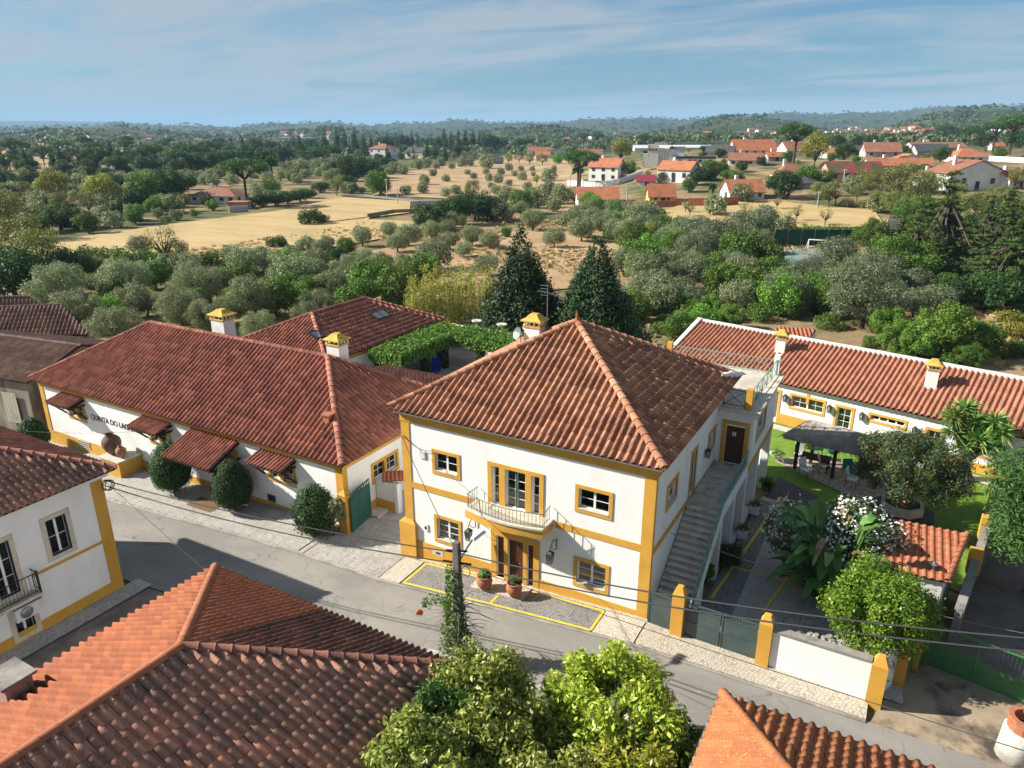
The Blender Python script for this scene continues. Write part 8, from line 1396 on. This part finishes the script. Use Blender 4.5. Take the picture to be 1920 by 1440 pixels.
FH(1488, 334, 58, 6, 20, 'hip roofed house with weathered orange tiles at the left of the pink terrace', R_br, W_wh, 'hip', wins=2); FH(1604, 340, 104, 16, 18, 'terrace half pink and half yellow under a mossy purple stained roof', R_ms, W_pi, wins=5, half=W_ye, chim=False, dr=0.45, yaw=3); FH(1524, 353, 66, 9, 9, 'low grey roofed outbuilding in front of the pink terrace', R_gy, W_gy, wins=0, chim=False, dr=0.6)
FH(1690, 324, 120, 13, 12, 'long white row house with orange roof behind the almond trees', wins=6, dr=0.35); FH(1708, 306, 40, 8, 8, 'white pediment house end behind the long row', R_or, W_wh, 'front', wins=1, chim=False); FH(1661, 294, 62, 9, 16, 'orange roofed house with a stone side wall above the row house', R_br, W_gy, wins=3, yaw=-12); FH(1616, 291, 26, 10, 6, 'black timber barn on the village edge', R_gy, R_gy, wins=0, chim=False); FH(1762, 284, 100, 7, 9, 'wide orange and brown roofed house at the top of the village', R_br, W_wh, wins=5, dr=0.4); FH(1750, 292, 62, 8, 12, 'long dark grey shed roof below the top houses', R_gy, W_gy, wins=0, chim=False, dr=0.5); FH(1822, 303, 62, 8, 16, 'pyramid orange roof behind the white villa', R_or, W_wh, 'hip', wins=2); FH(1508, 292, 70, 9, 16, 'brown roofed house left of the yellow village tree', R_br, W_wh, wins=3, yaw=5); FH(1871, 281, 22, 7, 7, 'tiny orange roofed house under the ridge pines', R_or, W_wh, wins=1); FH(1905, 352, 60, 14, 16, 'white house with orange roof cut by the frame right of the villa', R_or, W_wh, wins=2, yaw=20)
# white villa
vl = FH(1826, 356, 118, 30, 22, 'big modern white villa with two steep white gables', R_br, W_wh, 'front', yaw=8, wins=2, dr=0.6, chim=True)
FH(1755, 350, 50, 16, 12, 'lower orange roofed wing beside the white villa', R_or, W_wh, wins=2, dr=0.8)
FH(1415, 294, 78, 12, 18, 'large orange roofed white house at the village centre', R_or, W_wh, wins=5, floors=1, dr=0.5); FH(1405, 310, 62, 9, 12, 'white house with dark red roof in front of the large orange roof', R_br, W_wh, wins=4, yaw=-15); FH(1355, 296, 50, 9, 12, 'cream barn with dark slate roof', R_gy, W_cr, wins=1, yaw=-20, chim=False); FH(1303, 307, 76, 9, 4, 'long flat roofed white workshop', R_gy, W_wh, 'flat', wins=4, chim=False, dr=0.4)
FH(1455, 302, 30, 8, 8, 'small orange roof right of the dark red roofed house', R_or, W_gy, wins=1); FH(1570, 296, 40, 8, 8, 'low orange roof beside the yellow village tree', R_or, W_wh, wins=2)
# concrete mill
W_ml = M('mill_concrete', (0.66, 0.63, 0.57), (0.54, 0.51, 0.46), 0.4, 0.9, (0.36, 0.34, 0.31), 0.5, 0.55, 0.7, stretch=(1, 1, 0.25))
p = G(1245, 314); sm_ = depth(p) / F; ml = thing('concrete_mill', 'tall pale concrete mill with silos rising over the village', 'mill', (p[0], p[1], p[2]), world=False); ml.rotation_euler = (0, 0, YAW + R(-12))
for (x0, x1, y0, y1, z0, z1, mt_, nm) in ((-32, -12, 0, 30, 0, 40, W_ml, 'tower'), (-12.2, 8, 2, 30, 0, 34, W_ml, 'silo_block'), (8.2, 36, 4, 34, 0, 32, W_wh, 'main_block'), (-42, -32.2, 8, 26, 0, 24, W_gy, 'annex'), (36.2, 60, 6, 34, 0, 20, W_gy, 'rear_block')): MB().box(x0 * sm_, x1 * sm_, y0 * sm_, y1 * sm_, z0 * sm_, z1 * sm_).build(nm, mt_, ml)
MB().box(-20 * sm_, 4 * sm_, 6 * sm_, 20 * sm_, 40.1 * sm_, 44 * sm_).build('roof_house', W_gy, ml); MB().add([(8 * sm_, 3 * sm_, 32.1 * sm_), (37 * sm_, 3 * sm_, 32.1 * sm_), (37 * sm_, 35 * sm_, 32.1 * sm_), (8 * sm_, 35 * sm_, 32.1 * sm_), (8 * sm_, 19 * sm_, 37 * sm_), (37 * sm_, 19 * sm_, 37 * sm_)], [(0, 1, 5, 4), (2, 3, 4, 5), (0, 4, 3), (1, 2, 5)]).build('roof', R_gy, ml)
for i in range(3): MB().box((-30 + i * 6) * sm_, (-27 + i * 6) * sm_, -0.15, -0.02, 30 * sm_, 34 * sm_).build('window', winm, ml)
for i in range(4): MB().box((-10 + i * 5) * sm_, (-9.4 + i * 5) * sm_, 1.6 * sm_, 1.99 * sm_, 2 * sm_, 33 * sm_).build('silo_rib', W_st, ml)
FH(1225, 282, 70, 4, 5, 'pale greenhouse roofs behind the mill', R_wt, R_wt, wins=0, chim=False, dr=0.4); FH(1300, 281, 70, 4, 4, 'long pale greenhouse right of the mill', R_wt, R_wt, wins=0, chim=False, dr=0.4)
FH(1108, 298, 44, 8, 9, 'brown roofed house behind the umbrella pine', R_br, W_wh, wins=2); FH(717, 298, 46, 18, 9, 'white three-storey house with balconies and red hip roof', R_br, W_wh, 'hip', wins=3, floors=2, yaw=-20); FH(782, 297, 38, 11, 8, 'cream house with black roof beside the conifers', R_gy, W_cr, wins=2, yaw=-25); FH(851, 286, 32, 9, 4, 'white steel hall among the dark trees', R_wt, W_wh, 'front', wins=0, chim=False); FH(1012, 292, 44, 8, 7, 'brown roofed house at the head of the bare hillside', R_br, W_wh, wins=2); FH(1018, 297, 28, 5, 7, 'small orange roofed house before the brown roof', R_or, W_wh, wins=1); FH(1044, 296, 32, 7, 7, 'dark roofed white house beside the small orange roof', R_gy, W_wh, wins=2); FH(934, 308, 18, 5, 8, 'little stone hut on the bare hillside', R_gy, W_st, wins=0, chim=False)
FH(13, 298, 28, 9, 6, 'white house with red roof at the far left groves', R_or, W_wh, 'gable', wins=2, yaw=-30); FH(14, 276, 24, 4, 4, 'tiny red roofed white house on the left skyline', R_or, W_wh, wins=1, chim=False); FH(64, 278, 28, 4, 5, 'long low house with pinkish red roof on the left skyline', R_or, W_wh, wins=2, chim=False); FH(242, 364, 34, 10, 10, 'small gabled house with pale orange roof in the left groves', R_or, W_gy, wins=1, yaw=-40)
FH(404, 380, 92, 12, 13, 'farmhouse with red hip roof across the mown field', R_br, W_wh, 'hip', wins=5, dr=0.6, yaw=-10); FH(362, 378, 28, 7, 6, 'tiled porch wing at the left end of the farmhouse', R_br, W_wh, wins=1, chim=False); FH(445, 392, 34, 9, 4, 'grey flat outbuilding beside the farmhouse', R_or, W_gy, 'flat', wins=0, chim=False)
FH(818, 398, 86, 7, 11, 'ruined stone shed with broken grey and orange roof', R_gy, W_st, wins=0, chim=False, dr=0.5, yaw=12); FH(548, 266, 60, 6, 2, 'long white factory on the far plain', R_wt, R_wt, 'flat', wins=0, chim=False); FH(552, 264, 6, 11, 1, 'white factory tower on the far plain', R_wt, R_wt, 'flat', wins=0, chim=False, dr=1)
def long_wall(pts, hpx, mat, name, label):
    t = thing(name, label, 'wall', G(*pts[0]), None)
    for a, b in zip(pts[:-1], pts[1:]):
        p, q = G(*a), G(*b); h = hpx * depth(p) / F; d = (q - p)[:2]; d = d / np.hypot(*d); n = np.array([-d[1], d[0], 0]) * 0.3; MB().obox(p - [0, 0, 0.4], q - p, n, (0, 0, h + 0.4)).build('wall_run', mat, t)
brk = M('red_brick', (0.42, 0.14, 0.07), (0.32, 0.10, 0.055), 1.5, 0.9)
long_wall([(1177, 388), (1225, 389), (1278, 386)], 11, brk, 'brick_wall', 'dark red brick wall below the yellow shed'); long_wall([(1290, 387), (1340, 387), (1384, 384)], 15, brk, 'brick_wall', 'bright orange brick wall below the white cottage'); long_wall([(1064, 348), (1115, 352), (1160, 345), (1205, 328)], 9, W_wh, 'garden_wall', 'white wall around the gabled house by the pine'); long_wall([(690, 408), (735, 400), (790, 398)], 7, W_st, 'rubble_wall', 'tumbled stone wall beside the ruined shed'); long_wall([(430, 398), (466, 396)], 10, W_gy, 'farm_wall', 'grey block wall beside the farmhouse'); long_wall([(1840, 300), (1920, 305)], 8, W_wh, 'garden_wall', 'long white wall behind the villa')
# concrete block wall beside the court
p = G(1673, 452); bwk = thing('block_wall', 'bare grey concrete block wall standing among the trees', 'wall', p, None, world=False); bwk.rotation_euler = (0, 0, YAW + R(-10)); s_ = depth(p) / F; MB().box(-14 * s_, 14 * s_, 0, 0.3, -0.5, 40 * s_).build('wall', M('blockwork', (0.40, 0.39, 0.37), (0.30, 0.29, 0.28), 3, 0.9, stretch=(1, 1, 6)), bwk)
for k in range(9): MB().box(-14 * s_ - 0.02, 14 * s_ + 0.02, -0.03, -0.005, k * 4.4 * s_, k * 4.4 * s_ + 3.6 * s_).build('block_course', MAT['blockwork'], bwk)
# sports court
pxsheet('sports_court', [(1430, 470), (1545, 466), (1590, 476), (1600, 492), (1452, 500)], 0.14, M('court', (0.20, 0.27, 0.25), (0.16, 0.22, 0.21), 0.3, 0.8), 3)
ga, gb = G(1514, 469), G(1545, 471); gl = thing('football_goal', 'white football goal on the green court', 'goal', (ga + gb) / 2); gh = 20 * depth(ga) / F; m = MB(); m.bar(ga, ga + [0, 0, gh], 0.14); m.bar(gb, gb + [0, 0, gh], 0.14); m.bar(ga + [0, 0, gh], gb + [0, 0, gh], 0.14); m.build('frame', paintw, gl); bk_ = np.array([-0.5, 1.0, 0]); m = MB()
for a in (ga, gb): m.bar(a + [0, 0, gh], a + bk_, 0.06)
m.bar(ga + bk_, gb + bk_, 0.06); m.build('net_frame', paintw, gl)
fa, fb = G(1450, 462), G(1600, 462); fn = thing('court_fence', 'green mesh fence behind the football goal', 'fence', fa); mt_ = M('fence_mesh', (0.015, 0.07, 0.045), None, rough=0.8)
for k in range(7):
    p = fa + (fb - fa) * k / 6; MB().bar(p, p + np.array([0, 0, 3.0]), 0.08).build('post', greym, fn)
    if k < 6: q = fa + (fb - fa) * (k + 1) / 6; MB().obox(p + [0, 0, 0.1], (q - p) * 0.98, (0.02, 0.03, 0), (0, 0, 2.6)).build('mesh_panel', mt_, fn)
# poles in the landscape
for i, (x, y, h) in enumerate(((726, 372, 36), (746, 382, 28), (962, 366, 22), (1069, 360, 30), (1174, 392, 46), (1222, 318, 28), (1290, 352, 20), (1371, 436, 36), (1580, 348, 30), (1532, 390, 30), (625, 365, 26), (1910, 345, 34), (1660, 290, 26), (1442, 288, 24), (338, 252, 7), (503, 252, 7), (1536, 238, 8))):
    p = G(x, y); H_ = h * depth(p) / F; t = thing('telegraph_pole', 'thin telegraph pole among the fields and houses', 'pole', p, 'telegraph poles of the landscape', world=False); MB().tube([(0, 0, -0.3), (0, 0, H_)], [0.14 + H_ * 0.008, 0.09 + H_ * 0.005], 6).build('shaft', W_gy, t); MB().bar((-0.7, 0, H_ * 0.93), (0.7, 0, H_ * 0.93), 0.12).build('crossarm', W_gy, t)
# palms
def palm(px, py, hpx, label):
    p = G(px, py); H_ = hpx * depth(p) / F; t = thing('palm_tree', label, 'palm', p, None, world=False); MB().tube([(0, 0, -0.2), (0.1, 0, H_ * 0.5), (0, 0, H_ * 0.8)], [0.5, 0.35, 0.4], 8).build('trunk', bark, t, True); link('crown', np_mesh('crown', *rosette((0, 0, H_ * 0.8), 150, H_ * 0.34, 5, 0.5), G_pi), t)
palm(511, 340, 44, 'tall slim palm beside the umbrella pine of the farmhouse'); palm(1083, 352, 40, 'palm in front of the white gabled house and tall pine'); palm(1335, 372, 26, 'small palm among the bushes left of the white cottage'); palm(1892, 290, 34, 'palm under the ridge pines of the village')
# far village specks
rs = random.Random(55); hm = []
for wm_, rm_ in ((W_wh, R_or), (W_wh, R_br), (W_cr, R_or)):
    m = MB().box(-5, 5, -4, 4, 0, 6.2); me = m.mesh('distant_house', wm_); me.materials.append(rm_); m2 = MB().add([(-5.3, -4.3, 6.21), (5.3, -4.3, 6.21), (5.3, 4.3, 6.21), (-5.3, 4.3, 6.21), (-5.3, 0, 7.7), (5.3, 0, 7.7)], [(0, 1, 5, 4), (2, 3, 4, 5), (0, 4, 3), (1, 2, 5), (3, 2, 1, 0)]); hm.append((me, m2.mesh('roof', rm_)))
spots = [(rs.uniform(1380, 1900), rs.uniform(243, 259)) for _ in range(70)] + [(rs.gauss(1640, 60), rs.uniform(244, 256)) for _ in range(40)] + [(rs.uniform(380, 620), rs.uniform(252, 262)) for _ in range(18)] + [(rs.uniform(0, 380), rs.uniform(256, 272)) for _ in range(10)] + [(rs.uniform(1000, 1380), rs.uniform(252, 264)) for _ in range(14)]
for x, y in spots:
    p = G(x, y); r_ = np.hypot(p[0], p[1])
    if r_ > 6000: continue
    a, b = rs.choice(hm); left_ = x < 700; t = thing('distant_house', 'tiny white house with red roof in the far village on the left plain' if left_ else 'tiny white house with red roof in the far village under the hills', 'house', p - np.array([0, 0, 1.0]), 'far houses of the left plain' if left_ else 'houses of the far village', world=False); s_ = rs.uniform(0.55, 1.0) * (0.5 + min(r_, 2500) / 2500); t.scale = (s_, s_, s_); t.rotation_euler = (0, 0, YAW + rs.uniform(-.7, .7)); link('wall', a, t); link('roof', b, t)
# ------------------------------------------------------------------ haze
hb = MB().box(-15500, 15500, -15500, 15500, -60, 330); hm_ = bpy.data.materials.new('haze'); hm_.use_nodes = True; ht = hm_.node_tree; ht.nodes.clear(); ho = ht.nodes.new('ShaderNodeOutputMaterial'); hv = ht.nodes.new('ShaderNodeVolumePrincipled'); hv.inputs['Color'].default_value = (0.40, 0.67, 0.97, 1); hv.inputs['Density'].default_value = 0.00012; hv.inputs['Anisotropy'].default_value = 0.0; ht.links.new(hv.outputs[0], ho.inputs['Volume'])
tag(hb.build('haze', hm_), 'thin blue haze over the plain', 'haze', kind='stuff')
